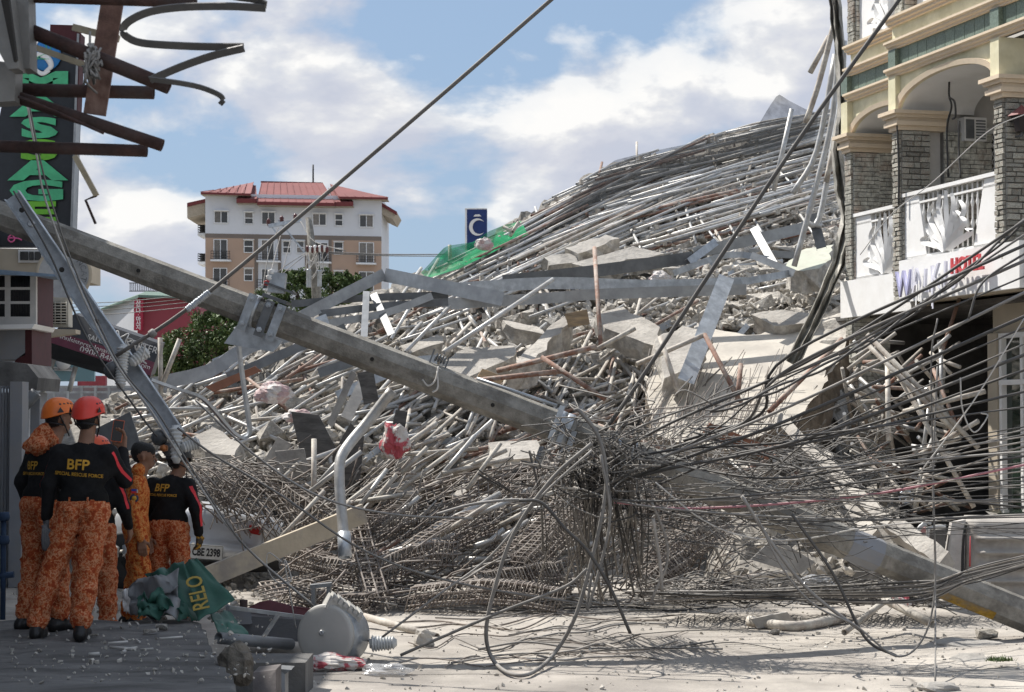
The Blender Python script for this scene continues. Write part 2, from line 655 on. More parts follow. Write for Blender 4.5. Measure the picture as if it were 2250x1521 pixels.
# far end face
last = rows[-1]
s.grid([[(p[0], p[1], p[2]) for p in last[2:]], [(p[0], p[1] + .12 + .08 * fbm((p[0] * 3, 1, 1)), -.02) for p in last[2:]]], 0, False)
s.build('walkway', M_slab, kind='structure', origin=(0, 0, 0))

# ================================================================== APARTMENT BLOCK (far)
M_awhite = mat('apartment_white', (0.66, 0.67, 0.70), .8, var=.04, scale=.3, bump=.03)
M_abrown = mat('apartment_brown', (0.20, 0.165, 0.14), .8, var=.06, scale=.3, bump=.03)
M_aor = mat('apartment_tan', (0.45, 0.315, 0.235), .8, var=.05, scale=.3, bump=.03)
M_roof = mat('red_roof', (0.21, 0.07, 0.066), .75, var=.08, scale=.5, bump=0)
M_fascia = mat('maroon_fascia', (0.16, 0.03, 0.03), .6, bump=0)
M_soffit = mat('soffit', (0.42, 0.36, 0.28), .8, bump=0)
M_wframe = mat('white_frame', (0.78, 0.78, 0.78), .5, bump=0)
M_pane = mat('dark_pane', (0.045, 0.045, 0.045), .12, var=.4, scale=.6, bump=0, rnd=.5, spec=.6)
M_curt = mat('curtained_pane', (0.16, 0.14, 0.12), .2, var=.2, bump=0, rnd=.3, spec=.6)
M_rail = mat('black_railing', (0.02, 0.02, 0.022), .6, bump=0)
apt = thing('apartment_building', W(640, 925, 210), 'tan and white apartment block with red metal roof and small balconies', 'building')


def AB(px, py, off=0.0):
    d = 208 + (px - 451) / 387 * 4 + off
    return W(px, py, d)


def apoly(mb, pts, off=0., th=.3, mi=0):
    P = [AB(x, y, off) for x, y in pts]
    mb.prism(P, (0, th, 0), mi)


def arect(mb, x0, y0, x1, y1, off=0., th=.3, mi=0):
    t = (y1 - y0)
    k = 7.0 / 387          # lines drop a little to the right
    s0, s1 = (x0 - 451) * k, (x1 - 451) * k
    apoly(mb, [(x0, y0 + 0), (x1, y0 + s1 - s0), (x1, y1 + s1 - s0), (x0, y1)], off, th, mi)


b = MB()
P0 = [AB(451, 425), AB(838, 432), AB(838, 925), AB(451, 925)]
b.prism(P0, (0, 13, 0), 0)
b.build('wall', M_awhite, apt)
b = MB(); arect(b, 451, 513, 838, 522.5, -.05, .2); b.build('brown_band', M_abrown, apt)
for x0, x1 in ((451.5, 559), (728.5, 838)):
    b = MB(); arect(b, x0, 522.5 + (x0 - 451) * 7 / 387, x1, 900, -.06, .2); b.build('tan_panel', M_aor, apt)
for x0, x1 in ((559, 567), (611, 618), (670, 677), (722, 729)):
    b = MB(); arect(b, x0, 522.5 + (x0 - 451) * 7 / 387, x1, 900, -.08, .2); b.build('pilaster', M_abrown, apt)


def awindow(x0, y0, x1, y1, kind):
    f = MB()
    w = 1.6
    arect(f, x0 - w, y0 - w, x1 + w, y0, -.16, .2)
    arect(f, x0 - w, y1, x1 + w, y1 + w, -.16, .2)
    arect(f, x0 - w, y0, x0, y1, -.16, .2)
    arect(f, x1, y0, x1 + w, y1, -.16, .2)
    if kind == 'small':
        arect(f, x0, (y0 + y1) / 2 - .9, x1, (y0 + y1) / 2 + .9, -.15, .1)
    else:
        arect(f, (x0 + x1) / 2 - .8, y0, (x0 + x1) / 2 + .8, y1, -.15, .1)
    fo = f.build('window', M_wframe, apt)
    if kind == 'small':
        rects = [(x0, y0, x1, (y0 + y1) / 2 - .9), (x0, (y0 + y1) / 2 + .9, x1, y1)]
    else:
        rects = [(x0, y0, (x0 + x1) / 2 - .8, y1), ((x0 + x1) / 2 + .8, y0, x1, y1)]
    for r_ in rects:
        p = MB(); arect(p, *r_, -.07, .05)
        p.build('pane', random.choice([M_pane, M_curt]), fo)
    if kind != 'door':
        h = MB(); arect(h, x0 - 3, y0 - 3.6, x1 + 3, y0 - 2.2, -.5, .5); h.build('hood', M_wframe, fo)


def abalcony(x0, x1, y0, y1):
    sl = MB(); arect(sl, x0 - 1, y1, x1 + 1, y1 + 3.6, -1.0, 1.0)
    so = sl.build('balcony', M_wframe, apt)
    rl = MB()
    for yy in np.linspace(y0, y1 - 1.5, 4):
        arect(rl, x0, yy, x1, yy + .9, -.95, .06)
    for xx in np.linspace(x0, x1 - .8, 8):
        arect(rl, xx, y0, xx + .8, y1, -.96, .05)
    rl.build('railing', M_rail, so)


for a in ((471.5, 465, 499.5, 489, 'w'), (538.5, 467.5, 555, 491, 'small'), (576, 467, 603, 492, 'w'), (688, 470.5, 715.5, 494, 'w'), (737, 472, 752, 495, 'small'), (791, 473.5, 819, 498, 'w'),
          (470.5, 527, 498, 569, 'door'), (537, 529, 555, 554, 'small'), (575, 528, 601, 570, 'door'), (622.5, 531, 637.5, 555, 'small'), (652.5, 531.5, 667, 555, 'small'), (690, 534, 719, 573, 'door'), (735, 533, 752.5, 558, 'small'), (790, 534, 820, 576, 'door'),
          (469.5, 590, 497.5, 630, 'door'), (537.5, 591.5, 554, 616, 'small'), (575.5, 592, 601.5, 633, 'door'), (622.5, 594, 637.5, 618, 'small'), (735, 597, 752, 622, 'small'), (790, 598, 820, 640, 'door')):
    awindow(*a)
for x0, x1, y0, y1 in ((463, 505, 551, 570), (564, 614, 553, 572), (684, 726, 556, 574.5), (783, 825, 558, 577), (463, 504, 612, 632), (564, 614, 614, 634)):
    abalcony(x0, x1, y0, y1)
# side balconies peeping out at the left and right ends
for yy in (512, 575):
    for xa, xb in ((434.5, 450), (839, 842)):
        sl = MB(); P = [AB(xa, yy, 3), AB(xb, yy, 3), AB(xb, yy + 6, 3), AB(xa, yy + 6, 3)]
        sl.prism(P, (0, 4, 0)); so = sl.build('balcony', M_wframe, apt)
        rl = MB()
        for t in range(4):
            rl.prism([AB(xa, yy - 18 + t * 5, 3), AB(xb, yy - 18 + t * 5, 3), AB(xb, yy - 17 + t * 5, 3), AB(xa, yy - 17 + t * 5, 3)], (0, 4, 0))
        for xx in np.linspace(xa, xb - 1, 4):
            rl.prism([AB(xx, yy - 18, 3), AB(xx + .8, yy - 18, 3), AB(xx + .8, yy, 3), AB(xx, yy, 3)], (0, .1, 0))
        rl.build('railing', M_rail, so)


def roof_slope(eave, ridge, d_e, d_r, fh=5.5):
    """eave / ridge: ((x0,y0),(x1,y1)) left to right; a sheet, its fascia and raised ribs"""
    A, B = AB(*eave[0], d_e), AB(*eave[1], d_e)
    C, D = AB(*ridge[1], d_r), AB(*ridge[0], d_r)
    m = MB()
    n = (B - A).cross(D - A).normalized()
    if n.z < 0:
        n = -n
    m.prism([A, B, C, D], -n * .25, 0)
    k = max(6, int((B - A).length / .75))
    for i in range(k + 1):
        t = i / k
        p, q = A.lerp(B, t), D.lerp(C, t)
        m.bar(p + n * .02, q + n * .02, .06, .06, 0, n)
    ro = m.build('roof', M_roof, apt)
    f = MB()
    f.prism([AB(eave[0][0], eave[0][1], d_e - .2), AB(eave[1][0], eave[1][1], d_e - .2), AB(eave[1][0], eave[1][1] + fh, d_e - .2), AB(eave[0][0], eave[0][1] + fh, d_e - .2)], (0, .18, 0))
    f.build('fascia', M_fascia, ro)
    so = MB()
    so.prism([AB(eave[0][0], eave[0][1] + fh, d_e), AB(eave[1][0], eave[1][1] + fh, d_e), AB(eave[1][0], eave[1][1] + fh + 1, d_e), AB(eave[0][0], eave[0][1] + fh + 1, d_e)], (0, 2.2, 0))
    so.build('soffit', M_soffit, ro)


roof_slope(((565, 443), (735, 446)), ((575, 401), (708, 402)), -1.6, 7, 7)
roof_slope(((519.5, 437), (564, 437)), ((551, 408), (562, 408)), -1.2, 6, 9)
roof_slope(((736, 444), (776, 444)), ((722, 414), (745, 414)), -1.2, 6, 9)
roof_slope(((441, 422), (551, 425.5)), ((470, 418), (557, 400.5)), -1.0, 6, 4.5)
roof_slope(((745, 432), (852.5, 434)), ((726, 405), (800, 424)), -1.0, 6, 4.5)
for pts in (((411, 447), (411.5, 480), (450, 470), (451, 438)), ((838, 446), (838, 470), (863, 482), (872, 466))):
    m = MB(); P = [AB(x, y, 1) for x, y in pts]
    m.prism(P, (0, 9, 0)); ro = m.build('side_eave', M_soffit, apt)
    f = MB()
    q = [pts[0], pts[3]]
    f.prism([AB(q[0][0], q[0][1] - 1, .8), AB(q[1][0], q[1][1] - 1, .8), AB(q[1][0], q[1][1] + 7, .8), AB(q[0][0], q[0][1] + 7, .8)], (0, .3, 0))
    f.build('fascia', M_fascia, ro)
m = MB(); m.prism([AB(573, 398, 7), AB(708, 401, 7), AB(708, 404, 7), AB(573, 402, 7)], (0, 1, 0)); m.build('ridge_cap', M_fascia, apt)
m = MB(); m.tube([AB(688, 402, 8), AB(688, 362, 8)], .09, 6); m.build('antenna', M_rail, apt)

# ================================================================== HOTEL (right)
HA = Vector((5.654, 22.0, 0))
HUv = Vector((-.2598, .9657, 0))
HNv = Vector((-.9657, -.2598, 0))


def HL(u, w, z):
    return HA + HUv * u + HNv * w + Vector((0, 0, z))


def hbox(mb, u0, u1, w0, w1, z0, z1, mi=0):
    mb.hexa([HL(u0, w0, z0), HL(u0, w1, z0), HL(u1, w1, z0), HL(u1, w0, z0), HL(u0, w0, z1), HL(u0, w1, z1), HL(u1, w1, z1), HL(u1, w0, z1)], mi)
    return mb


M_hyel = mat('pale_yellow_render', (0.72, 0.68, 0.49), .8, var=.1, scale=2, col2=(0.50, 0.46, 0.28), c2amt=.5, c2scale=1.5, bump=.1)
M_hmould = mat('orange_moulding', (0.74, 0.61, 0.45), .78, var=.1, scale=3, col2=(0.52, 0.43, 0.33), c2amt=.5, bump=.1)
M_hgreen = mat('speckled_green_tile', (0.13, 0.175, 0.145), .55, var=.25, scale=40, col2=(0.22, 0.27, 0.22), c2amt=.35, c2scale=60, bump=.05, rnd=.08)
M_hwhite = mat('hotel_white', (0.80, 0.795, 0.78), .7, var=.04, scale=1, col2=(0.66, 0.64, 0.60), c2amt=.35, c2scale=1.2, bump=.08)
M_hint = mat('hotel_interior', (0.55, 0.53, 0.50), .8, var=.05, bump=.05)
M_hbeige = mat('hotel_beige', (0.46, 0.40, 0.31), .8, var=.08, scale=1, bump=.08)
M_stone = mat('ledge_stone', (0.44, 0.43, 0.375), .9, var=.3, scale=10, col2=(0.33, 0.20, 0.14), c2amt=.45, c2scale=2.2, c2edge=(.5, .62), bump=.8, bscale=28, rnd=.3)
M_mortar = mat('dark_mortar', (0.20, 0.19, 0.17), .95, bump=.3)
M_gglass = mat('green_glass', (0.018, 0.03, 0.022), .08, var=.4, scale=2, bump=0, spec=.7)

hotel = thing('hotel_building', HL(0, 0, 0), 'yellow and green hotel with stone pillars, arches and white balconies', 'building')


def hmould(name, u0, u1, w, z0, z1, parent=None):
    """a stepped cornice running along the front"""
    m = MB()
    h = z1 - z0
    prof = [(0, 0), (.05, 0), (.05, .25 * h), (.085, .35 * h), (.085, .6 * h), (.12, .72 * h), (.12, h), (0, h)]
    P = [HL(u0, w + a, z0 + b_) for a, b_ in prof]
    m.prism(P, HUv * (u1 - u0), 0)
    return m.build(name, M_hmould, parent or hotel)


# upper storey: masonry between the mouldings
for (u0, u1, wf) in ((-.9, 3.2, 0.0), (3.2, 5.05, -.28)):
    m = MB(); hbox(m, u0, u1, wf - .3, wf, 6.68, 6.88); m.build('upper_band', M_hyel, hotel)
    hmould('moulding', u0, u1 + .02, wf, 6.88, 6.985)
    hmould('moulding', u0, u1 + .02, wf, 6.58, 6.68)
    hmould('moulding', u0, u1 + .02, wf, 6.235, 6.335)
    m = MB(); hbox(m, u0, u1, wf - .3, wf - .015, 6.335, 6.58); m.build('panel_backing', M_mortar, hotel)
    n_t = int((u1 - u0) / .235)
    for i in range(n_t):
        a = u0 + (u1 - u0) * i / n_t
        c = u0 + (u1 - u0) * (i + 1) / n_t
        m = MB(); hbox(m, a + .005, c - .005, wf - .015, wf + .012, 6.337, 6.578); m.build('tile', M_hgreen, hotel)
# green tile posts standing proud at the pillars
for u in (.36, 2.98, 5.0):
    wf = .05 if u < 4 else -.22
    m = MB(); hbox(m, u, u + .2, wf - .3, wf + .02, 6.34, 6.575); m.build('tile_post', M_hgreen, hotel)
    m = MB(); hbox(m, u, u + .2, wf - .3, wf + .02, 5.80, 6.232); m.build('pier', M_hyel, hotel)


def arch(u0, u1, wf, zs, rise, ztop, th):
    """spandrel wall over an arch, its soffit and its moulding"""
    m = MB()
    n = 22
    low = []
    for i in range(n + 1):
        a = math.pi * i / n
        low.append(((u0 + u1) / 2 - math.cos(a) * (u1 - u0) / 2, zs + rise * math.sin(a) ** .9))
    for i in range(n):
        (a0, b0), (a1, b1) = low[i], low[i + 1]
        m.hexa([HL(a0, wf - th, b0), HL(a0, wf, b0), HL(a1, wf, b1), HL(a1, wf - th, b1), HL(a0, wf - th, ztop), HL(a0, wf, ztop), HL(a1, wf, ztop), HL(a1, wf - th, ztop)])
    so = m.build('spandrel', M_hyel, hotel)
    m = MB()
    rows = [[], []]
    for a0, b0 in low:
        rows[0].append(HL(a0, wf - th - .8, b0 - .004)); rows[1].append(HL(a0, wf - .02, b0 - .004))
    m.grid(rows); m.build('soffit', M_hwhite, so)
    m = MB()
    for i in range(n):
        (a0, b0), (a1, b1) = low[i], low[i + 1]
        c = (u0 + u1) / 2
        o0 = (a0 + (a0 - c) * .05, b0 + .06); o1 = (a1 + (a1 - c) * .05, b1 + .06)
        m.hexa([HL(a0, wf, b0), HL(a0, wf + .035, b0), HL(a1, wf + .035, b1), HL(a1, wf, b1), HL(o0[0], wf, o0[1]), HL(o0[0], wf + .05, o0[1]), HL(o1[0], wf + .05, o1[1]), HL(o1[0], wf, o1[1])])
    m.build('arch_moulding', M_hmould, so)


arch(.56, 2.98, 0, 5.78, .33, 6.236, .22)
arch(3.2, 5.0, -.28, 5.72, .30, 6.236, .22)

# capitals
for u, wf in ((.33, .03), (2.95, .03), (4.98, -.25)):
    m = MB()
    for (z0, z1, e) in ((5.545, 5.60, .03), (5.60, 5.655, .075), (5.655, 5.70, .05), (5.70, 5.74, .09), (5.74, 5.785, .13)):
        hbox(m, u - e, u + .22 + e, wf - .62, wf + e, z0, z1)
    m.build('capital', M_hmould, hotel)

# stone clad pillars; stones are pieces of their own
protos = []
for k in range(6):
    rr = random.Random(k)
    m = MB()
    j = lambda a: a + rr.uniform(-.05, .05)
    f = [( -.5, -.5), (.5, -.5), (.5, .5), (-.5, .5)]
    P = [(x, -.5, z) for x, z in f] + [(j(x * .95), .5 + rr.uniform(-.12, .2), j(z * .9)) for x, z in f]
    m.hexa([P[0], P[1], P[5], P[4], P[3], P[2], P[6], P[7]])
    me = bpy.data.meshes.new('stone')
    me.from_pydata(m.v, [], m.f)
    me.materials.append(M_stone)
    protos.append(me)
stone_count = 0


def clad(face_o, ax, nrm, width, z0, z1, parent, rowh=.062, individual=True):
    """courses of ledge stones on one face: origin, direction along the face, outward normal"""
    global stone_count
    rr = random.Random(int(z0 * 100 + width * 1000))
    z = z0
    mb = MB()
    base = Vector(parent['_o'])
    Rm = Matrix((ax, nrm, Vector((0, 0, 1)))).transposed().to_4x4()
    while z < z1 - .02:
        h = min(rowh * rr.uniform(.75, 1.3), z1 - z)
        x = 0
        while x < width - 1e-4:
            l = min(rr.uniform(.08, .2), width - x)
            if width - x - l < .05:
                l = width - x
            c = face_o + ax * (x + l / 2) + Vector((0, 0, z + h / 2)) + nrm * .012
            dpt = rr.uniform(.022, .05)
            if individual:
                o = bpy.data.objects.new('stone', rr.choice(protos))
                COL.objects.link(o)
                o.parent = parent
                o.matrix_local = Matrix.Translation(c - base) @ Rm @ Matrix.Diagonal((l - .008, dpt, h - .008, 1))
                stone_count += 1
            else:
                mb.hexa([c + Rm.to_3x3() @ Vector((a * (l - .008) / 2, b_ * dpt / 2, d * (h - .008) / 2)) for a, b_, d in ((-1, -1, -1), (1, -1, -1), (1, 1, -1), (-1, 1, -1), (-1, -1, 1), (1, -1, 1), (1, 1, 1), (-1, 1, 1))])
            x += l
        z += h
    if not individual:
        mb.build('stonework', M_stone, parent, kind='stuff')


def hpillar(u, wf, z0, z1, dp=.42, wid=.2, individual=True, sides='both'):
    m = MB(); hbox(m, u, u + wid, wf - dp, wf - .03, z0, z1)
    p = m.build('pillar', M_mortar, hotel)
    if sides in ('both', 'front'):
        clad(HL(u, wf - .03, 0), HUv, HNv, wid, z0, z1, p, individual=individual)
    clad(HL(u, wf - dp, 0), HNv, -HUv, dp - .03, z0, z1, p, individual=individual)


hpillar(.36, .03, 3.40, 5.545)
hpillar(2.97, .03, 3.40, 5.545)
hpillar(5.0, -.25, 3.0, 5.545, individual=False)
hpillar(2.97, -.55, 3.9, 5.545, .7, individual=False, sides='cam')
hpillar(2.97, -.02, 6.985, 9.2, .3, individual=False)
hpillar(5.0, -.3, 6.985, 9.2, .3, individual=False)
hpillar(5.0, -.62, 3.9, 5.545, .8, individual=False, sides='cam')
# broken stub wall below the third pillar
hpillar(5.0, -.3, .6, 3.0, .5, individual=False)

# balcony floors, fascias, back walls
m = MB(); hbox(m, -1.0, 3.2, -1.9, -.03, 3.40, 3.56); hbox(m, 3.2, 5.15, -1.9, -.3, 3.36, 3.52); m.build('balcony_floor', M_hbeige, hotel)
m = MB(); hbox(m, .0, 2.975, -.03, .04, 3.375, 3.90); m.build('sign_fascia', M_hwhite, hotel)
m = MB(); hbox(m, 3.17, 5.3, -.3, -.22, 3.30, 3.80); m.build('lower_fascia', M_hwhite, hotel)
m = MB(); hbox(m, -1.0, 0.0, -.1, -.03, 3.36, 3.9); m.build('end_fascia', M_hwhite, hotel)
m = MB(); hbox(m, -2.0, 5.1, -1.95, -1.85, 3.5, 6.3); m.build('back_wall', M_hint, hotel)
m = MB(); hbox(m, -2.0, 5.1, -1.9, -.3, 6.2, 6.3); m.build('balcony_ceiling', M_hwhite, hotel)
m = MB(); hbox(m, 5.03, 5.1, -1.85, -.4, 3.5, 6.2); m.build('end_wall', M_hint, hotel)
m = MB(); hbox(m, -2.0, 5.1, -2.05, -1.96, 3.3, 9.0); m.build('shell', M_hint, hotel)
m = MB(); hbox(m, 3.05, 3.12, -1.85, -.34, 3.56, 6.2); m.build('party_wall', M_hint, hotel)
# upper storey wall piece (white) behind the top moulding
m = MB(); hbox(m, -.9, 2.9, -.5, -.2, 6.985, 9.2); m.build('upper_wall', M_hwhite, hotel)
m = MB(); hbox(m, 3.22, 5.0, -.55, -.42, 6.985, 9.2); m.build('upper_parapet', M_hwhite, hotel)


def baluster(u, w, z0, z1, parent):
    m = MB()
    h = z1 - z0
    m.lathe([(.012, 0), (.012, .28 * h), (.026, .34 * h), (.026, .36 * h), (.012, .42 * h), (.012, .62 * h), (.024, .67 * h), (.024, .69 * h), (.012, .75 * h), (.012, h)], 7, HL(u, w, z0))
    return m.build('baluster', M_hwhite, parent)


def petal(mb, pts, w, base_w=.03):
    """a flat curved leaf blade in the front plane: pts (u, z) along its spine"""
    C = catmull([HL(u, base_w, z) for u, z in pts], 5)
    n = len(C)
    rows = [[], []]
    for i, p in enumerate(C):
        t = i / (n - 1)
        wd = w * math.sin(math.pi * min(1, .12 + t * .88)) ** .8 + .004
        d = (C[min(i + 1, n - 1)] - C[max(0, i - 1)]).normalized()
        sd_ = d.cross(HNv)
        rows[0].append(p + sd_ * wd - HNv * .015)
        rows[1].append(p - sd_ * wd + HNv * .02)
    mb.grid(rows)


def railing(u0, u1, w, z0, z1, solid_l, solid_r, nb, flower=True):
    root = MB()
    hbox(root, u0, u1, w - .05, w + .03, z1 - .045, z1)
    rl = root.build('railing', M_hwhite, hotel)
    # solid end panels with slanted inner edges
    for (a, top, bot) in ((u1, u1 - solid_l * .65, u1 - solid_l), (u0, u0 + solid_r * .55, u0 + solid_r)):
        m = MB(); m.prism([HL(a, w, z0), HL(a, w, z1 - .05), HL(top, w, z1 - .05), HL(bot, w, z0)], -HNv * .06)
        m.build('side_panel', M_hwhite, rl)
    for i in range(nb):
        u = u0 + solid_r * .6 + (u1 - u0 - solid_r * .6 - solid_l * .7) * (i + .5) / nb
        baluster(u, w - .03, z0 + .05, z1 - .05, rl)
    hb = MB(); hbox(hb, u0, u1, w - .05, w, z1 - .16, z1 - .135); hb.build('cross_rail', M_hwhite, rl)
    if flower:
        c = (u0 + u1) / 2 + (solid_r - solid_l) * .28
        h = z1 - z0
        for k, (du, hh, cv) in enumerate(((0, .9, .03), (.10, .86, .14), (-.10, .84, -.13), (.22, .74, .28), (-.22, .72, -.28), (.16, .5, .42), (-.17, .48, -.40), (.05, .66, .24), (-.05, .62, -.2), (.26, .3, .5), (-.26, .3, -.48), (.3, .6, .1), (-.3, .58, -.12))):
            pm = MB()
            petal(pm, [(c + du * .15, z0 + .03), (c + du * 1.1 - cv * .1, z0 + h * hh * .4), (c + du + cv * .75, z0 + h * hh * .78), (c + du * .5 + cv * .75, z0 + h * hh)], .024 + .006 * (k % 3), w + .03 + .006 * (k % 4))
            pm.build('leaf_ornament', M_hwhite, rl)
    m = MB(); hbox(m, u0, u1, w - .06, w, z0 - .03, z0 + .04); m.build('sill', M_hwhite, rl)


railing(.56, 2.97, -.03, 3.90, 4.74, .62, .62, 13)
railing(3.2, 5.0, -.3, 3.80, 4.70, .75, .3, 8)
railing(3.22, 5.0, -.38, 6.99, 7.95, .8, .3, 8)

# air conditioner in the balcony back wall, door with a folding grille, ceiling lamp
m = MB(); hbox(m, 2.86, 3.05, -1.13, -.82, 5.43, 5.73); ac = m.build('window_air_conditioner', M_hwhite, hotel)
m = MB(); hbox(m, 2.845, 2.862, -.95, -.84, 5.46, 5.70)
for i in range(7):
    hbox(m, 2.848, 2.864, -1.11, -.98, 5.455 + i * .037, 5.472 + i * .037)
m.build('grille', M_chand, ac)
m = MB(); hbox(m, 3.0, 3.052, -1.58, -1.14, 3.6, 5.62); dr = m.build('door', M_hwhite, hotel)
m = MB(); hbox(m, 2.99, 3.002, -1.53, -1.19, 3.7, 5.55); m.build('opening', M_dark, dr)
gr = MB()
for i in range(6):
    w = -1.53 + i * .058
    zz = np.linspace(3.7, 5.55, 19)
    for a, c in zip(zz[:-1], zz[1:]):
        gr.bar(HL(2.98, w, a), HL(2.98, w + .058, c), .008, .008)
        gr.bar(HL(2.98, w + .058, a), HL(2.98, w, c), .008, .008)
    gr.bar(HL(2.975, w, 3.7), HL(2.975, w, 5.55), .016, .012)
gr.build('folding_grille', M_wframe, dr)
m = MB(); m.lathe([(.0, 0), (.09, .0), (.07, -.05), (.0, -.06)][::-1], 12, HL(1.9, -.9, 6.19)); m.build('ceiling_lamp', M_chand, hotel)

# wall lantern on the near pillar
lt = MB(); c = HL(.34, -.12, 5.10)
tagv = HL(.20, -.12, 5.14)
lt.lathe([(.075, .0), (.105, .17), (.15, .175), (.05, .25), (.012, .28), (.0, .30)], 6, tagv, sm=False)
ln = lt.build('lantern', mat('lantern_black', (0.03, 0.022, 0.02), .5, .3, bump=0), hotel)
m = MB(); m.lathe([(.16, .17), (.05, .255), (.0, .30)], 6, tagv + Vector((0, 0, .006)), sm=False); m.build('cap', mat('lantern_red', (.22, .08, .075), .6), ln)
m = MB(); m.tube([tagv + Vector((0, 0, .02)), tagv + Vector((0, 0, -.04)), HL(.36, -.12, 5.10)], .014, 6); m.build('arm', M_chand, ln)

# dark loose cables dangling through the right arch
for k, pts in enumerate(([(2.35, 6.1), (2.36, 5.9), (2.3, 5.75), (2.42, 5.5), (2.40, 4.9)], [(2.36, 5.88), (2.22, 5.8), (2.2, 5.62), (2.28, 5.6)], [(2.1, 5.55), (2.12, 5.2), (2.08, 4.85)], [(2.9, 5.79), (2.95, 5.6), (2.92, 5.1), (2.93, 4.6)])):
    m = MB(); m.tube(catmull([HL(u, -.35 if k < 3 else .06, z) for u, z in pts], 6), .013, 6)
    m.build('dangling_cable', M_cable, hotel)

# ground floor: beige wall, window front, dark broken interior
m = MB(); hbox(m, -3.0, 2.05, -.9, -.75, 2.95, 3.40); hbox(m, 1.88, 2.1, -.95, -.70, 0, 2.96); m.build('ground_floor_wall', M_hbeige, hotel)
m = MB()
for u in (1.83, 1.33, .83, .33, -.17):
    hbox(m, u - .03, u + .03, -.84, -.72, .0, 2.95)
for z in (2.36, 2.92, .02):
    hbox(m, -3.0, 1.86, -.835, -.715, z - .03, z + .03)
wf_ = m.build('shop_window', M_hwhite, hotel)
for i in range(5):
    u1 = 1.83 - i * .5
    for z0, z1 in ((.05, 2.33), (2.39, 2.89)):
        m = MB(); hbox(m, u1 - .47, u1 - .03, -.80, -.79, z0, z1); m.build('pane', M_gglass, wf_)
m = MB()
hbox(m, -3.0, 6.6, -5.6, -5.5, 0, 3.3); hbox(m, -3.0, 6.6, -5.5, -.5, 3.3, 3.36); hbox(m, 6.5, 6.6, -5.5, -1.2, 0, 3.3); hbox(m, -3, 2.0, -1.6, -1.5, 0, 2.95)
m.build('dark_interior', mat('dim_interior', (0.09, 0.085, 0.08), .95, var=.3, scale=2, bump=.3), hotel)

# raised sign letters on the fascia
M_red = mat('red_letter', (0.55, 0.07, 0.08), .5, bump=0)
M_lav = mat('lavender_letter', (0.68, 0.68, 0.76), .5, bump=0)
M_purp = mat('purple_letter', (0.42, 0.42, 0.62), .5, bump=0)
Mf = frame(HL(.98, .16, 3.70), -HUv, (0, 0, 1))
text_mesh('hotel_lettering', 'HOTEL', .25, M_red, Mf, hotel, depth=.012, bold=.007, sx=1.0)
for ch, u, z, mm, tilt, sz in (('W', 2.72, 3.58, M_purp, 0, .46), ('A', 2.36, 3.60, M_lav, .06, .42), ('L', 2.10, 3.58, M_lav, -.12, .40), ('K', 1.86, 3.60, M_lav, .1, .44), ('I', 1.62, 3.62, M_lav, -.05, .44), ('S', 1.42, 3.60, M_lav, .1, .46)):
    Mf = frame(HL(u, .10, z), -HUv, (0, 0, 1)) @ Matrix.Rotation(tilt, 4, 'Z')
    text_mesh('sign_letter', ch, sz, mm, Mf, hotel, depth=.015, bold=.004, sx=.9)
for k in range(8):
    m = MB()
    u = random.uniform(1.5, 2.55); z = random.uniform(3.45, 3.8)
    m.bar(HL(u, .15, z), HL(u + random.uniform(-.07, .07), .16, z - random.uniform(.12, .35)), .03, .006, 0, HNv)
    m.build('torn_strip', random.choice([M_lav, M_hwhite]), hotel)

# ================================================================== LEFT SIDE BUILDINGS
M_lwall = mat('left_wall', (0.25, 0.26, 0.28), .8, var=.08, scale=1, col2=(0.27, 0.26, 0.25), c2amt=.5, bump=.1)
M_maroon = mat('maroon_wall', (0.065, 0.014, 0.017), .7, var=.12, bump=.05)
# tall shop block whose shade lies over the walkway
lb = thing('shop_building', (-6.5, 14, 0), 'pale shop building at the edge of the walkway with white post and shutter', 'building')
m = MB()
m.prism([(-5.25, 5, 0), (-5.25, 20.0, 0), (-5.95, 22.6, 0), (-9.5, 22.6, 0), (-9.5, 5, 0)], (0, 0, 6.4)); m.build('wall', M_lwall, lb)
m = MB(); m.box2((-9.5, 5.5, 6.4), (-5.3, 13.5, 10.2)); m.build('shade_storey', M_lwall, lb)  # unseen storey, added to put the near sign frame in shade
m = MB()
c0, c1 = GND(18, 1282, .05), GND(45, 1282, .05)
m.box2((c0.x, c0.y, 0), (c1.x, c0.y + .3, 2.35)); m.build('post', M_lwall, lb)
m = MB()
for i in range(9):
    x = c0.x - .02 - i * .035
    m.box2((x - .024, c0.y + .1, 0), (x, c0.y + .13, 2.3))
m.build('shutter', M_lwall, lb)
m = MB()
a, b_ = W(42, 1230, 24.6), W(84, 1230, 24.6)
m.box2((a.x - .6, 24.6, 0), (b_.x, 25.0, 2.25)); m.build('side_wall', M_lwall, lb)
m = MB()
for px_ in (54, 60):
    p = W(px_, 1200, 24.5); m.tube([(p.x, 24.5, .2), (p.x, 24.5, 2.3)], .022, 6)
m.build('downpipe', M_galv, lb)
m = MB()
a, b_ = W(-10, 800, 24), W(78, 850, 24)
m.prism([W(-20, 790, 24), W(60, 800, 24), W(84, 830, 24), W(80, 858, 24), W(-20, 852, 24)], (0, 1.2, 0)); m.build('canopy', M_slab, lb)
m = MB()
a, b_ = W(42, 905, 23.5), W(80, 862, 23.5)
m.tube([a, b_], .07, 10, hollow=True); m.build('floodlight', M_chand, lb)
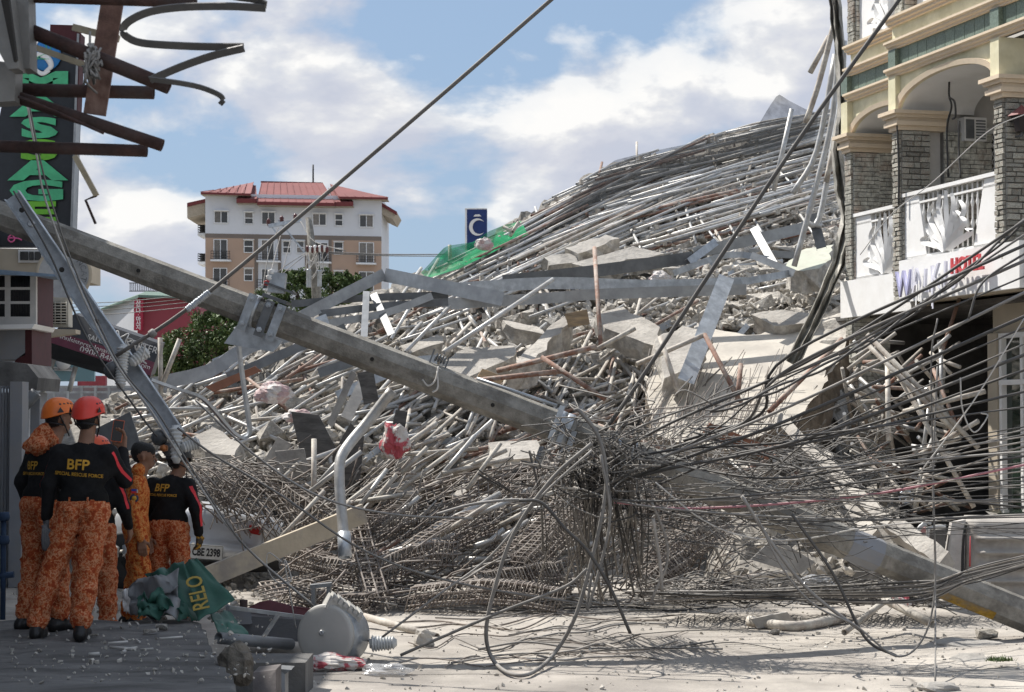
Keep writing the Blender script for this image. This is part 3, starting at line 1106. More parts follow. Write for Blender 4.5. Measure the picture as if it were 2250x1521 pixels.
# unseen row added past the frame, its heights set to shade the bay window
m = MB()
rowp = [(22.7, 3.2), (28, 4.3), (34, 6.2), (45, 8.4), (60, 9.0)]
for (ya, ha), (yb, hb) in zip(rowp[:-1], rowp[1:]):
    xa, xb = -.2600 * ya - .15, -.2600 * yb - .15
    m.hexa([(xa - 5, ya, 0), (xa, ya, 0), (xb, yb, 0), (xb - 5, yb, 0), (xa - 5, ya, ha), (xa, ya, ha), (xb, yb, hb), (xb - 5, yb, hb)])
m.build('shade_row', M_lwall, lb)
# blue standpipe at the far edge
bp = MB()
q = GND(6, 1350, .1)
bp.tube([(q.x, q.y, .05), (q.x, q.y, 1.0)], .026, 8); bp.tube([(q.x - .1, q.y, .45), (q.x + .1, q.y, .47)], .03, 8); bp.lathe([(.05, 0), (.06, .03), (.05, .08)], 10, (q.x, q.y, .75)); bp.lathe([(.05, 0), (.06, .03), (.05, .08)], 10, (q.x, q.y, .97))
bp.build('standpipe', mat('blue_paint', (.022, .045, .09), .8), label='blue painted standpipe with valves at the shop wall', cat='pipe')

# projecting bay with barred windows
bay = thing('bay_window', W(40, 720, 33), 'white barred bay window with maroon side and blue awning', 'window')
m = MB()
A, B, C, D = W(-30, 602, 33), W(78, 602, 33), W(78, 716, 33), W(-30, 716, 33)
sx_ = B.x
m.box2((A.x, 33.05, C.z), (sx_, 34.3, A.z)); m.build('side', M_maroon, bay)
m = MB()
for x0 in (-30, 10, 66):
    m.prism([W(x0, 604, 33), W(x0 + 13, 604, 33), W(x0 + 13, 714, 33), W(x0, 714, 33)], (0, .1, 0))
for y0 in (600, 631, 662, 696):
    m.prism([W(-30, y0, 32.98), W(79, y0, 32.98), W(79, y0 + (6 if y0 < 690 else 20), 32.98), W(-30, y0 + (6 if y0 < 690 else 20), 32.98)], (0, .1, 0))
m.build('frame', M_hint, bay)
m = MB(); m.prism([W(-30, 604, 33.04), W(70, 604, 33.04), W(70, 700, 33.04), W(-30, 700, 33.04)], (0, .005, 0)); m.build('pane', M_curt, bay)
for x0 in list(np.linspace(-8, 10, 6)) + list(np.linspace(25, 65, 12)):
    m = MB()
    m.tube([W(x0, 604, 33.01), W(x0, 700, 33.01)], .014, 5)
    m.build('bar', M_rail, bay)
m = MB(); m.prism([W(-30, 590, 32.7), W(124, 603, 32.7), W(124, 608, 32.7), W(-30, 602, 32.7)], (0, 1.7, .05)); m.build('awning', mat('blue_sheet', (.22, .30, .40), .5), bay)
m = MB(); m.prism([W(-30, 714, 32.6), W(76, 712, 32.6), W(70, 722, 32.6), W(-30, 724, 32.6)], (0, 1.5, 0)); m.build('ledge', M_hwhite, bay)
m = MB(); m.prism([W(-20, 722, 33), W(55, 722, 33), W(55, 775, 33), W(35, 790, 33), W(-20, 790, 33)], (0, 1.4, 0)); m.build('lower_panel', M_lwall, bay)
m = MB(); m.prism([W(55, 722, 33), W(70, 722, 33), W(70, 800, 33), W(30, 800, 33), W(35, 790, 33), W(55, 780, 33)], (0, 1.4, 0)); m.build('lower_trim', M_maroon, bay)

# upper facade glimpsed below the tall sign
up = thing('upper_facade', W(60, 570, 42), 'pale upper facade with white window behind the tall black sign', 'building')
m = MB(); m.prism([W(-40, 545, 42), W(135, 548, 42), W(135, 600, 42), W(-40, 600, 42)], (0, 4, 0)); m.build('wall', M_hbeige, up)
m = MB()
for x0, x1 in ((44, 62), (64, 74), (76, 90)):
    m.prism([W(x0, 553, 41.9), W(x1, 553, 41.9), W(x1, 572, 41.9), W(x0, 572, 41.9)], (0, .02, 0))
wn = m.build('pane', M_pane, up)
m = MB(); m.prism([W(40, 549, 41.95), W(94, 549, 41.95), W(94, 577, 41.95), W(40, 577, 41.95)], (0, .03, 0)); m.build('window_frame', M_white, up)

# outdoor air-conditioner on a bracket
acu = thing('air_conditioner', W(130, 722, 36), 'cream outdoor air conditioner on a bracket above the salon sign', 'air conditioner')
m = MB(); m.prism([W(104, 654, 36), W(150, 654, 36), W(150, 718, 36), W(104, 718, 36)], (0, .35, 0)); bd = m.build('casing', mat('cream_metal', (.48, .45, .38), .6), acu)
m = MB(); m.prism([W(108, 664, 35.98), W(146, 664, 35.98), W(146, 712, 35.98), W(108, 712, 35.98)], (0, .01, 0)); m.build('fan_opening', M_dark, bd)
m = MB()
for i in range(8):
    m.tube([W(107, 666 + i * 6.2, 35.95), W(147, 666 + i * 6.2, 35.95)], .012, 5)
for x in (108, 121, 134, 146):
    m.tube([W(x, 663, 35.95), W(x, 713, 35.95)], .01, 5)
m.build('guard', mat('cream_metal', (.48, .45, .38), .6), bd)
m = MB(); m.prism([W(86, 722, 35.8), W(166, 724, 35.8), W(166, 733, 35.8), W(88, 742, 35.8)], (0, .4, 0)); m.build('bracket', M_hbeige, acu)

# ---- signs
def sign_frame(px, py, d, xdir=(1, 0, 0), ydir=(0, 0, 1)):
    return frame(W(px, py, d), xdir, ydir)


M_sgreen = mat('sign_green', (0.07, 0.42, 0.20), .5, bump=0)
M_slime = mat('sign_lime', (0.14, 0.42, 0.03), .5, bump=0)
ms = thing('massage_sign', W(100, 560, 30), 'tall black signboard with green MASSAGE letters and blue round logo', 'sign')
m = MB(); m.prism([W(35, 78, 30), W(176, 80, 30), W(160, 542, 30), W(-10, 542, 30), W(-10, 300, 30)], (0, .25, 0)); m.build('board', mat('sign_black', (.018, .021, .026), .4, bump=0), ms)
m = MB()
m.bar(W(176, 78, 29.98), W(160, 542, 29.98), .28, .035, 0, (1, 0, 0)); m.build('edge_trim', M_chan, ms)
m = MB(); m.bar(W(110, 76, 29.99), W(178, 78, 29.99), .03, .3); m.bar(W(180, 78, 30.0), W(172, 260, 30.0), .3, .03, 0, (1, 0, 0)); m.build('frame', M_maroon, ms)
m = MB(); m.lathe([(.001, .03), (.235, .03), (.24, 0)][::-1], 28, W(100, 122, 29.97), rot=rot_to((0, -1, 0))); lg = m.build('logo', mat('logo_blue', (.03, .22, .55), .5, bump=0), ms)
for pts, w_ in (([(72, 142), (84, 120), (104, 128), (112, 146), (98, 158)], .05), ([(76, 150), (92, 162), (110, 156)], .035), ([(84, 90), (78, 104), (92, 112), (120, 126)], .02)):
    m = MB(); P = catmull([W(x, y, 29.925) for x, y in pts], 6); m.tube(P, [w_ * (.4 + .6 * math.sin(math.pi * i / (len(P) - 1))) for i in range(len(P))], 6, ell=(1, .25)); m.build('swirl', M_white, lg)
m = MB(); m.tube(catmull([W(x, y, 29.92) for x, y in ((100, 98), (106, 112), (113, 102), (104, 116), (80, 128), (108, 130))], 6), .008, 5); m.build('squiggle', M_sgreen, lg)
for ch, y, mm in (('M', 182, M_sgreen), ('A', 236, M_sgreen), ('S', 283, M_sgreen), ('S', 332, M_slime), ('A', 376, M_sgreen), ('G', 421, M_sgreen), ('E', 468, M_slime)):
    dx = -(y - 182) * .035
    Mf = sign_frame(90 + dx, y, 29.95)
    o = text_mesh('sign_letter', ch, .40, mm, Mf @ Matrix.Diagonal((2.75, 1.0, 1, 1)), ms, depth=.01, bold=.022)
m = MB(); m.tube(catmull([W(x, y, 29.9) for x, y in ((18, 522), (26, 516), (32, 526), (24, 532), (18, 524), (38, 524), (48, 528))], 5), .012, 5); m.build('pink_flourish', mat('pink', (.6, .1, .25), .5), ms)

rs = thing('round_sign', W(165, 640, 38), 'grey round sign with letters along its rim beside the pole', 'sign')
m = MB(); m.lathe([(.0, .02), (.47, .02), (.50, .03), (.50, -.14)][::-1], 36, W(140, 603, 38), rot=rot_to((.25, -1, 0))); m.build('disc', mat('sign_grey', (.36, .37, .38), .5), rs)
m = MB(); m.lathe([(.47, .025), (.53, .04), (.53, -.16), (.47, -.16)][::-1], 36, W(140, 603, 38), rot=rot_to((.25, -1, 0)), caps=False); m.build('rim', M_hbeige, rs)
Mf = frame(W(140, 603, 37.93), (1, .25, 0), (0, 0, 1))
text_mesh('sign_letter', 'Z', .25, M_chand, Mf @ Matrix.Translation((.12, .08, .02)), rs)
for i, ch in enumerate('NCATIO'):
    a = R(38 - i * 17)
    text_mesh('sign_letter', ch, .15, M_chand, Mf @ Matrix.Translation((.38 * math.cos(a), .38 * math.sin(a), .02)) @ Matrix.Rotation(a - math.pi / 2, 4, 'Z'), rs, bold=.003)

ss = thing('salon_sign', W(210, 800, 40), 'tilted black and crimson salon signboard with white lettering', 'sign')
A, B, C, D = W(163, 690, 40.6), W(353, 756, 40.2), W(331, 826, 39.9), W(96, 748, 40.3)
E_, F_ = W(86, 782, 40.9), W(325, 850, 40.5)
m = MB(); m.hexa([D, C, C + Vector((0, .5, .05)), D + Vector((0, .5, .05)), A, B, B + Vector((0, .5, .05)), A + Vector((0, .5, .05))]); m.build('board', mat('sign_charcoal', (.035, .036, .04), .5, bump=0), ss)
m = MB(); dn = Vector((0, -.02, 0))
D2, C2 = D.lerp(A, .0), C.lerp(B, .0)
m.prism([D + dn, C + dn, C.lerp(B, .42) + dn, D.lerp(A, .36) + dn], (0, .015, 0)); m.build('crimson_band', mat('crimson', (.13, .025, .045), .5, bump=0), ss)
m = MB(); m.prism([D, C, F_, E_], (0, .5, 0)); m.build('underside', M_black, ss)
xd = (C - D).normalized(); yd = (A - D)
def stext(body, t, v, size, al='LEFT', mm=M_white, sx=1.0):
    o = D.lerp(C, t) + (A - D).lerp(B - C, t) * v + Vector((0, -.035, 0))
    return text_mesh('sign_lettering', body, size, mm, frame(o, xd, (0, 0, 1)), ss, align=al, sx=sx)
stext('soulsisterssalonand', .08, .26, .155)
stext('com', .86, .22, .155)
stext('0908.848.', .32, .10, .17, sx=1.2)
stext('SALON A.', .30, .50, .155)
stext('CENTER', .64, .74, .2)
stext('SO', .24, .82, .36, sx=1.1)
m = MB(); m.tube(catmull([D.lerp(C, t) + (A - D).lerp(B - C, t) * v + Vector((0, -.04, 0)) for t, v in ((.5, .6), (.52, .95), (.58, .8), (.64, .98), (.66, .75), (.72, .82))], 6), .012, 5); m.build('hair_drawing', M_white, ss)
for x0, y0, x1, y1 in ((118, 790, 88, 880), (166, 806, 152, 860)):
    m = MB(); m.tube([W(x0, y0, 40.6), W(x1, y1, 40.6)], .05, 8); m.build('post', M_galv, ss)

ws = thing('water_station_sign', W(140, 845, 52), 'pale teal billboard reading refilling station below the salon sign', 'sign')
m = MB(); m.prism([W(78, 742, 52), W(208, 742, 52), W(207, 838, 52), W(80, 838, 52)], (0, .15, 0)); m.build('board', mat('teal_board', (.22, .36, .39), .5, var=.1, scale=.7, bump=0), ws)
m = MB(); m.prism([W(118, 806, 51.95), W(160, 808, 51.95), W(160, 816, 51.95), W(118, 814, 51.95)], (0, .02, 0)); m.build('strip', M_white, ws)
text_mesh('sign_lettering', 'REFILLING STATION', .075, M_black, sign_frame(139, 811, 51.93), ws, sx=.85)
m = MB(); m.lathe([(.0, 0), (.2, .0), (.2, .02), (.0, .02)], 20, W(140, 796, 51.93), rot=rot_to((0, -1, 0))); m.build('round_emblem', M_white, ws)

# crimson building with the vertical Korean sign
kb = thing('crimson_building', W(350, 900, 100), 'crimson building with grey side wall and vertical red Korean sign', 'building')
m = MB(); m.prism([W(302, 652, 100), W(420, 652, 100), W(440, 700, 100), W(440, 925, 100), W(302, 925, 100)], (0, 12, 0)); m.build('front_wall', mat('crimson_wall', (.26, .05, .065), .8, var=.06, scale=.3), kb)
m = MB(); m.prism([W(225, 680, 108), W(302, 655, 100.02), W(302, 925, 100.02), W(225, 925, 108)], (0, .4, 0)); m.build('side_wall', mat('grey_wall', (.42, .43, .45), .8, var=.06, scale=.3), kb)
for i in range(9):
    m = MB(); x = 230 + i * 8; y = 690 - i * 2.4; m.prism([W(x, y, 100 + (302 - x) / 77 * 8 - .1), W(x + 2, y, 100 + (302 - x) / 77 * 8 - .1), W(x + 2, y + 14, 100 + (302 - x) / 77 * 8 - .1), W(x, y + 14, 100 + (302 - x) / 77 * 8 - .1)], (0, .05, 0)); m.build('slot', M_pane, kb)
m = MB(); m.prism([W(214, 681, 107), W(304, 648, 99.5), W(430, 652, 99.5), W(430, 657, 99.5), W(304, 654, 99.5), W(216, 686, 107)], (0, 2, .3)); m.build('roof_edge', mat('green_edge', (.10, .16, .13), .7), kb)
m = MB()
for i in range(26):
    m.bar(W(286 + i * 4, 622, 104), W(286 + i * 4, 641, 104), .04, .04)
m.bar(W(284, 640, 104), W(392, 640, 104), .05, .05); m.bar(W(284, 622, 104), W(392, 622, 104), .05, .05)
m.build('roof_lattice', M_chand, kb)
m = MB(); m.prism([W(295, 659, 99.6), W(314.5, 659, 99.6), W(312.5, 726, 99.6), W(294, 726, 99.6)], (0, .25, 0)); sgn = m.build('vertical_sign', mat('korean_red', (.36, .02, .05), .5), kb)
for i, ch in enumerate('사우나·마사지'):
    o = text_mesh('sign_character', ch, .28, M_white, sign_frame(304, 665 + i * 9.2, 99.52), sgn, bold=.004)

# low roadside stretch far down the street
fw = thing('far_shopfront', W(250, 890, 75), 'low red and white shopfront far behind the rescuers', 'building')
m = MB(); m.prism([W(60, 850, 76), W(420, 850, 76), W(420, 935, 76), W(60, 935, 76)], (0, 5, 0)); m.build('wall', M_lwall, fw)
m = MB(); m.prism([W(170, 826, 75.5), W(232, 826, 75.5), W(232, 852, 75.5), W(170, 852, 75.5)], (0, .3, 0)); m.build('red_board', mat('dull_red', (.32, .05, .06), .6), fw)
m = MB()
for i in range(12):
    m.bar(W(60 + i * 30, 848, 75), W(60 + i * 30, 935, 75), .12, .1)
for y in (850, 862, 880):
    m.bar(W(60, y, 75), W(420, y, 75), .06, .08)
m.build('fence', M_chan, fw)

# blue sign board with the crescent emblem
bs = thing('blue_pylon_sign', W(1046, 560, 120), 'dark blue pylon sign with white crescent emblem above the green net', 'sign')
m = MB(); m.prism([W(1026, 460, 120), W(1070, 460, 120), W(1070, 640, 120), W(1026, 640, 120)], (0, 1.2, 0)); m.box2((-2.4, 120.3, 0), (-1.9, 120.9, 9.9)); m.build('board', mat('navy', (.012, .035, .15), .5, bump=0), bs)
m = MB(); m.prism([W(1021.5, 459, 120.02), W(1026, 459.5, 120.02), W(1026, 640, 120.02), W(1021.5, 640, 120.02)], (0, 1.2, 0)); m.prism([W(1021.5, 457.5, 119.98), W(1070, 457.5, 119.98), W(1070, 460, 119.98), W(1021.5, 460, 119.98)], (0, 1.2, 0)); m.build('border', M_hwhite, bs)
m = MB()
c = (1049, 499)
out, inn = [], []
for i in range(25):
    a = R(38 + i * 282 / 24)
    tt = math.sin(math.pi * (i + .3) / 24.6)
    out.append(W(c[0] + 18.5 * math.cos(a), c[1] - 19 * math.sin(a), 119.9)); inn.append(W(c[0] + (18.5 - 8 * tt) * math.cos(a), c[1] - (19 - 8 * tt) * math.sin(a), 119.9))
m.grid([out, inn], 0, False); m.build('crescent', M_white, bs)
m = MB(); m.prism([W(1040, 476, 119.9), W(1044, 471.5, 119.9), W(1053, 471, 119.9), W(1058, 475.5, 119.9)], (0, .02, 0)); m.build('accent', M_white, bs)

# ---- distant utility pole with transformers
up_ = thing('far_utility_pole', W(700, 925, 75), 'leaning concrete utility pole with transformers before the apartment block', 'utility pole')
m = MB(); m.tube([W(706, 800, 75), W(692, 600, 75), W(678, 478, 75)], [.22, .17, .12], 8); m.build('shaft', M_pole, up_)
m = MB(); m.bar(W(590, 497, 74.7), W(662, 484, 74.7), .12, .14); m.bar(W(612, 484, 74.8), W(678, 566, 74.8), .06, .06); m.bar(W(598, 500, 74.7), W(606, 510, 74.7), .06, .06); m.build('crossarm', M_galvb, up_)
for x, y in ((590, 492), (619, 486), (649, 481)):
    m = MB(); m.lathe([(.03, -.1), (.06, 0), (.1, .03), (.06, .07), (.1, .1), (.03, .2)], 8, W(x, y, 74.7)); m.build('insulator', mat('brown_insulator', (.10, .03, .03), .3), up_)
for x0, x1, y0, y1 in ((673, 684, 592, 632), (697, 707, 594, 630)):
    m = MB(); cc = W((x0 + x1) / 2, y1, 74.6); h = (y1 - y0) * PXM(75); r_ = (x1 - x0) * PXM(75) / 2
    m.lathe([(r_ * .95, 0), (r_, .03), (r_, h * .92), (r_ * 1.08, h * .93), (r_ * .9, h)], 12, cc); m.build('transformer', M_galvb, up_)
for i in range(9):
    m = MB(); x = 676 + i * 5.3; m.lathe([(.02, -.08), (.06, 0), (.06, .06), (.08, .08), (.04, .18)], 7, W(x, 551 + random.uniform(-2, 3), 74.5)); m.build('insulator', M_white if i % 2 else mat('brown_insulator', (.1, .03, .03)), up_)
m = MB()
for i in range(16):
    a = W(672 + random.uniform(0, 50), 552 + random.uniform(-6, 6), 74.6); b2 = W(685 + random.uniform(-8, 16), 580 + random.uniform(-8, 40), 74.6)
    mid = (a + b2) / 2 + Vector((random.uniform(-.2, .2), 0, -.2)); m.tube(catmull([a, mid, b2], 4), .014, 4)
m.build('drop_wires', M_whitew, up_)
for k, (x0, y0, x1, y1, x2, y2) in enumerate(((612, 500, 590, 560, 576, 640), (620, 505, 605, 560, 590, 620), (640, 520, 625, 580, 606, 640), (672, 556, 620, 590, 560, 640), (672, 560, 630, 594, 580, 640), (660, 486, 690, 530, 760, 552))):
    m = MB(); m.tube(catmull([W(x0, y0, 74.5), W(x1, y1, 73), W(x2, y2, 71)], 6), .016, 4); m.build('slack_wire', M_cabled, label=('%s slack wire from the left dropping from the far pole' % ORD[(0, 1, 2, 3, 4, 5)[k]] if k < 5 else 'slack wire from the far crossarm towards the block'), cat='wire', group='wires on the far pole')
for k, (y0, y1) in enumerate(((554, 559), (557, 563))):
    m = MB(); m.tube(catmull([W(722, y0, 75), W(850, y0 + 5, 80), W(985, y1, 90)], 6), .022, 4); m.build('span_wire', M_cabled, label='%s of the twin wires running from far pole to green net' % ('upper', 'lower')[k], cat='wire', group='twin span wires')
for k, y in enumerate((668, 676, 684, 694)):
    m = MB(); m.tube(catmull([W(60, y, 60), W(250, y - 4, 62), W(440, y - 22, 64)], 5), .012, 4); m.build('service_wire', M_cabled, label='%s thin service wire from above crossing before the crimson building' % ORD[k], cat='wire', group='service wires by the crimson building')
# leaf mats: trees
M_leaf = mat('leaf', (0.075, 0.115, 0.035), .55, var=.4, scale=1.2, bump=0, rnd=.1, spec=.35)
M_leafl = mat('young_leaf', (0.13, 0.18, 0.055), .5, var=.35, scale=1.2, bump=0, spec=.35)
M_bark = mat('bark', (0.10, 0.08, 0.06), .9, bump=.5)


def tree(name, lobes, d, nleaf, seed, label, leaf=.075):
    """lobes: (px, py, rx px, ry px); real crown volume at depth d"""
    rr = np.random.default_rng(seed)
    k = PXM(d)
    base = W(np.mean([l[0] for l in lobes]), 925, d); base.z = 0
    root = thing(name, base, label, 'tree', 'trees beyond the rubble')
    V, F, MI = [], [], []
    limbs = MB()
    top = Vector((base.x, base.y, W(0, lobes[0][1], d).z - .5))
    limbs.tube([base, base.lerp(top, .5) + Vector((.15, 0, 0)), top], [.22, .17, .1], 8)
    for (px, py, rx, ry) in lobes:
        c = W(px, py, d)
        limbs.tube(catmull([base.lerp(top, .55), (base.lerp(top, .8) + c) / 2, c], 4), [.1 - .008 * i for i in range(9)], 6)
        RX, RZ = rx * k, ry * k
        # clumps on the lobe
        nc = 26
        for q in range(nc):
            v = rr.normal(size=3); v /= np.linalg.norm(v)
            cr = rr.uniform(.55, 1.02)
            cc = np.array(c) + v * cr * np.array([RX, min(RX, RZ) * .9, RZ])
            crad = rr.uniform(.22, .42) * min(RX, RZ)
            for _ in range(int(nleaf / (nc * len(lobes)))):
                p = rr.normal(size=3); p = cc + p / np.linalg.norm(p) * crad * rr.uniform(.4, 1.05)
                n_ = rr.normal(size=3) + np.array([0, 0, .7]); n_ /= np.linalg.norm(n_)
                a = np.cross(n_, rr.normal(size=3)); a /= np.linalg.norm(a); b_ = np.cross(n_, a)
                s_ = leaf * rr.uniform(.6, 1.3)
                i0 = len(V)
                V += [p - a * s_, p - b_ * s_ * .45, p + a * s_, p + b_ * s_ * .45]
                F.append((i0, i0 + 1, i0 + 2, i0 + 3)); MI.append(0 if rr.random() < .7 else 1)
    limbs.build('trunk', M_bark, root)
    V = np.array(V) - np.array(base)
    np_mesh('crown', V, F, [M_leaf, M_leafl], MI, parent=root)


tree('leafy_tree', [(455, 750, 75, 66), (395, 785, 62, 54), (490, 720, 50, 38), (520, 770, 55, 58), (365, 808, 46, 40), (555, 740, 42, 46), (430, 830, 64, 34)], 66, 20000, 1, 'dark leafy tree standing left of the bent strap, before the crimson building')
tree('leafy_tree', [(650, 650, 52, 56), (720, 650, 58, 50), (685, 618, 48, 30), (775, 635, 42, 30), (605, 660, 38, 34), (640, 615, 32, 20), (740, 618, 36, 22)], 82, 16000, 2, 'dark leafy tree standing in front of the apartment block behind transformers')
# ================================================================== THE COLLAPSED BUILDING
DPY = [200, 300, 600, 800, 1000, 1150, 1320]
DDD = [43, 40, 32.5, 28.5, 25.5, 23.4, 21.4]
CRX = [120, 180, 350, 470, 640, 850, 940, 1100, 1300, 1420, 1600, 1700, 1790, 1880, 1960]
CRY = [905, 880, 845, 800, 712, 626, 600, 508, 378, 338, 290, 268, 250, 235, 230]


def Dp(py, px=1000):
    d = float(np.interp(py, DPY, DDD))
    if px > 1790:                                   # the cavity under the hotel corner
        k = min(1, (px - 1790) / 70)
        q = max(0, min(1, (py - 690) / 50)) * max(0, min(1, (1120 - py) / 40))
        d += 4.5 * k * q
    # hollow behind the rebar tangle at the foot
    k = max(0, min(1, (px - 430) / 120)) * max(0, min(1, (1610 - px) / 80))
    q = max(0, min(1, (py - 1010) / 70)) * max(0, min(1, (1335 - py) / 30))
    return d + 2.2 * k * q


def crest(px):
    return float(np.interp(px, CRX, CRY))


def foot(px):
    return float(np.interp(px, [120, 300, 420, 600, 1550, 1750, 1960], [1180, 1230, 1275, 1312, 1305, 1285, 1240]))


def S(px, py, lift=0.0):
    return W(px, py, Dp(py, px) - lift)


# ---- base mass: crushed concrete, a closed mound with a back slope
rows = []
pxs = np.linspace(120, 1960, 260)
for j, t in enumerate(np.linspace(0, 1, 120)):
    row = []
    for px in pxs:
        c, f = crest(px), foot(px)
        py = c + (f - c) * t
        p = S(px, py, -.25)
        n1 = fbm((p.x * .9, p.y * .9, p.z * .9), 5)
        n2 = mnoise.cell_vector(Vector((p.x * 3.2, p.y * 2.2, p.z * 3.2)))
        amp = .55 if t < .97 else .1
        p = p + Vector((n2.x * .12, n1 * amp - .05, n1 * amp * .6 + (n2.z - .5) * .18)) * (1 if t > .02 else .5)
        if t > .985:
            p.z = min(p.z, .02)
        row.append(p)
    rows.append(row)
back = [[Vector((p.x * 1.05, p.y + 6, max(-.05, p.z * .45))) for p in rows[0]], [Vector((p.x * 1.1, p.y + 12, -.05)) for p in rows[0]]]
m = MB()
m.grid(back[::-1] + rows, 0, False)
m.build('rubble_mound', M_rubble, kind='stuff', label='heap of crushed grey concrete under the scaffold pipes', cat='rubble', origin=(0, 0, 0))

# ---- chunk prototypes (angular hulls)
import bmesh


def hull_proto(seed, flat=1.0, n=13, mt=None):
    rr = random.Random(seed)
    bm = bmesh.new()
    for _ in range(n):
        v = Vector((rr.uniform(-1, 1), rr.uniform(-1, 1), rr.uniform(-1, 1)))
        v = v / max(abs(v.x), abs(v.y), abs(v.z)) if rr.random() < .75 else v.normalized()
        bm.verts.new((v.x * .5, v.y * .5, v.z * .5 * flat))
    bmesh.ops.convex_hull(bm, input=bm.verts)
    for v in [v for v in bm.verts if not v.link_faces]:
        bm.verts.remove(v)
    me = bpy.data.meshes.new('concrete_chunk')
    bm.to_mesh(me)
    bm.free()
    me.materials.append(mt or M_rock)
    return me


CH = [hull_proto(k, random.Random(k).choice([1, .7, .45, .3])) for k in range(14)]


def mesh_arrays(me):
    V = np.empty(len(me.vertices) * 3); me.vertices.foreach_get('co', V)
    me.calc_loop_triangles()
    F = np.empty(len(me.loop_triangles) * 3, dtype=np.int32); me.loop_triangles.foreach_get('vertices', F)
    return V.reshape(-1, 3), F.reshape(-1, 3)


CHA = [mesh_arrays(me) for me in CH]


def rand_rot(rr):
    q = np.array([rr.gauss(0, 1) for _ in range(4)]); q /= np.linalg.norm(q)
    w, x, y, z = q
    return np.array([[1 - 2 * (y * y + z * z), 2 * (x * y - z * w), 2 * (x * z + y * w)], [2 * (x * y + z * w), 1 - 2 * (x * x + z * z), 2 * (y * z - x * w)], [2 * (x * z - y * w), 2 * (y * z + x * w), 1 - 2 * (x * x + y * y)]])


def scatter_mass(name, samples, mt, label, cat, seed):
    """samples: (point, size); one joined mass of small pieces"""
    rr = random.Random(seed)
    VV, FF, o = [], [], 0
    for p, s_ in samples:
        V, F = CHA[rr.randrange(len(CHA))]
        A = (V * np.array([s_ * rr.uniform(.7, 1.4), s_ * rr.uniform(.7, 1.3), s_ * rr.uniform(.6, 1.1)])) @ rand_rot(rr).T + np.array(p)
        VV.append(A); FF.append(F + o); o += len(A)
    return np_mesh(name, np.concatenate(VV), np.concatenate(FF), mt, kind='stuff', label=label, cat=cat)


rr = random.Random(3)


def mound_pt(rr, x0=200, x1=1880, tlo=.02, thi=1.0):
    px = rr.uniform(x0, x1)
    c, f = crest(px), foot(px)
    return px, c + (f - c) * rr.uniform(tlo, thi)


sm = []
# fine rubble over the mound, thick where the photo shows bare rubble
zones = [((1380, 1830, 590, 720), 2600, .13), ((850, 1450, 640, 860), 1300, .15), ((380, 760, 900, 1090), 1100, .13), ((1430, 1800, 840, 1010), 900, .12), ((1100, 1700, 440, 600), 900, .15), ((560, 1300, 860, 1100), 1200, .12), ((1780, 1880, 250, 640), 700, .18), ((1500, 1800, 380, 560), 600, .14)]
for (x0, x1, y0, y1), n, s_ in zones:
    for _ in range(n):
        px, py = rr.uniform(x0, x1), rr.uniform(y0, y1)
        if py < crest(px) + 8:
            continue
        sm.append((S(px, py, rr.uniform(-.1, .5)), s_ * rr.uniform(.25, 1.1)))
for _ in range(2600):
    px, py = mound_pt(rr)
    if py > 1030 and 430 < px < 1600:
        continue
    sm.append((S(px, py, rr.uniform(-.1, .2)), rr.uniform(.05, .16)))
scatter_mass('fine_rubble', sm, M_rock, 'small broken concrete bits strewn over the heap', 'rubble', 5)

# larger single chunks
REG = [('among the pipes just under the net', lambda x, y: y < crest(x) + 120), ('on the bare rubble beside the hotel', lambda x, y: x > 1400 and y < 740), ('in the middle of the heap above the fallen pole', lambda x, y: 800 < x <= 1400 and y < 860),
       ('on the left slope beside the bent strap', lambda x, y: x < 800 and y < 1100), ('around the foot of the big pale slab', lambda x, y: x >= 1400), ('below the fallen pole near the rebar', lambda x, y: True)]


def region(px, py):
    for nme, fn in REG:
        if fn(px, py):
            return nme


LMX = [(470, 'left of the bent strap'), (640, 'near the bent strap'), (800, 'left of the lamp arm top'), (960, 'left below the green net'), (1090, 'below the blue sign'), (1220, 'right of the blue sign'), (1330, 'before the tall rusty pipe'),
       (1440, 'right of the tall rusty pipe'), (1560, 'left of the silver channel'), (1680, 'below the net peak'), (1790, 'beside the hanging pipes'), (3000, 'at the hotel corner')]


def mark(px):
    return next(n_ for x_, n_ in LMX if px < x_)


def bandw(px, py):
    t = (py - crest(px)) / max(1, foot(px) - crest(px))
    return 'top' if t < .06 else 'upper' if t < .14 else 'mid' if t < .3 else 'lower' if t < .55 else 'lowest'


nchunk = 0
cands = []
for (x0, x1, y0, y1), n, s0, s1 in (((1380, 1840, 590, 720), 55, .2, .5), ((850, 1450, 640, 860), 60, .2, .5), ((380, 760, 890, 1080), 45, .2, .5), ((1050, 1750, 470, 600), 36, .2, .5), ((1790, 1870, 300, 660), 30, .25, .6), ((1430, 1800, 850, 1010), 25, .2, .5), ((600, 1300, 880, 1100), 30, .2, .5)):
    for _ in range(n):
        px, py = rr.uniform(x0, x1), rr.uniform(y0, y1)
        if py > crest(px) + 15:
            cands.append((px, py, rr.uniform(s0, s1)))
for px, py, s_ in cands:
    o = bpy.data.objects.new('concrete_chunk', rr.choice(CH))
    COL.objects.link(o)
    o.location = S(px, py, rr.uniform(.0, .25))
    o.rotation_euler = (rr.uniform(-.6, .6), rr.uniform(-.6, .6), rr.uniform(0, 6.3))
    o.scale = (s_ * rr.uniform(.8, 1.5), s_ * rr.uniform(.7, 1.2), s_ * rr.uniform(.5, .95))
    sz = 'large' if s_ > .45 else ('small' if s_ < .28 else 'medium')
    tag(o, '%s %s grey concrete chunk on the %s slope %s' % (sz, 'flat' if o.scale[2] < s_ * .65 else 'blocky', bandw(px, py), mark(px)), 'concrete chunk', 'concrete chunks in the heap')


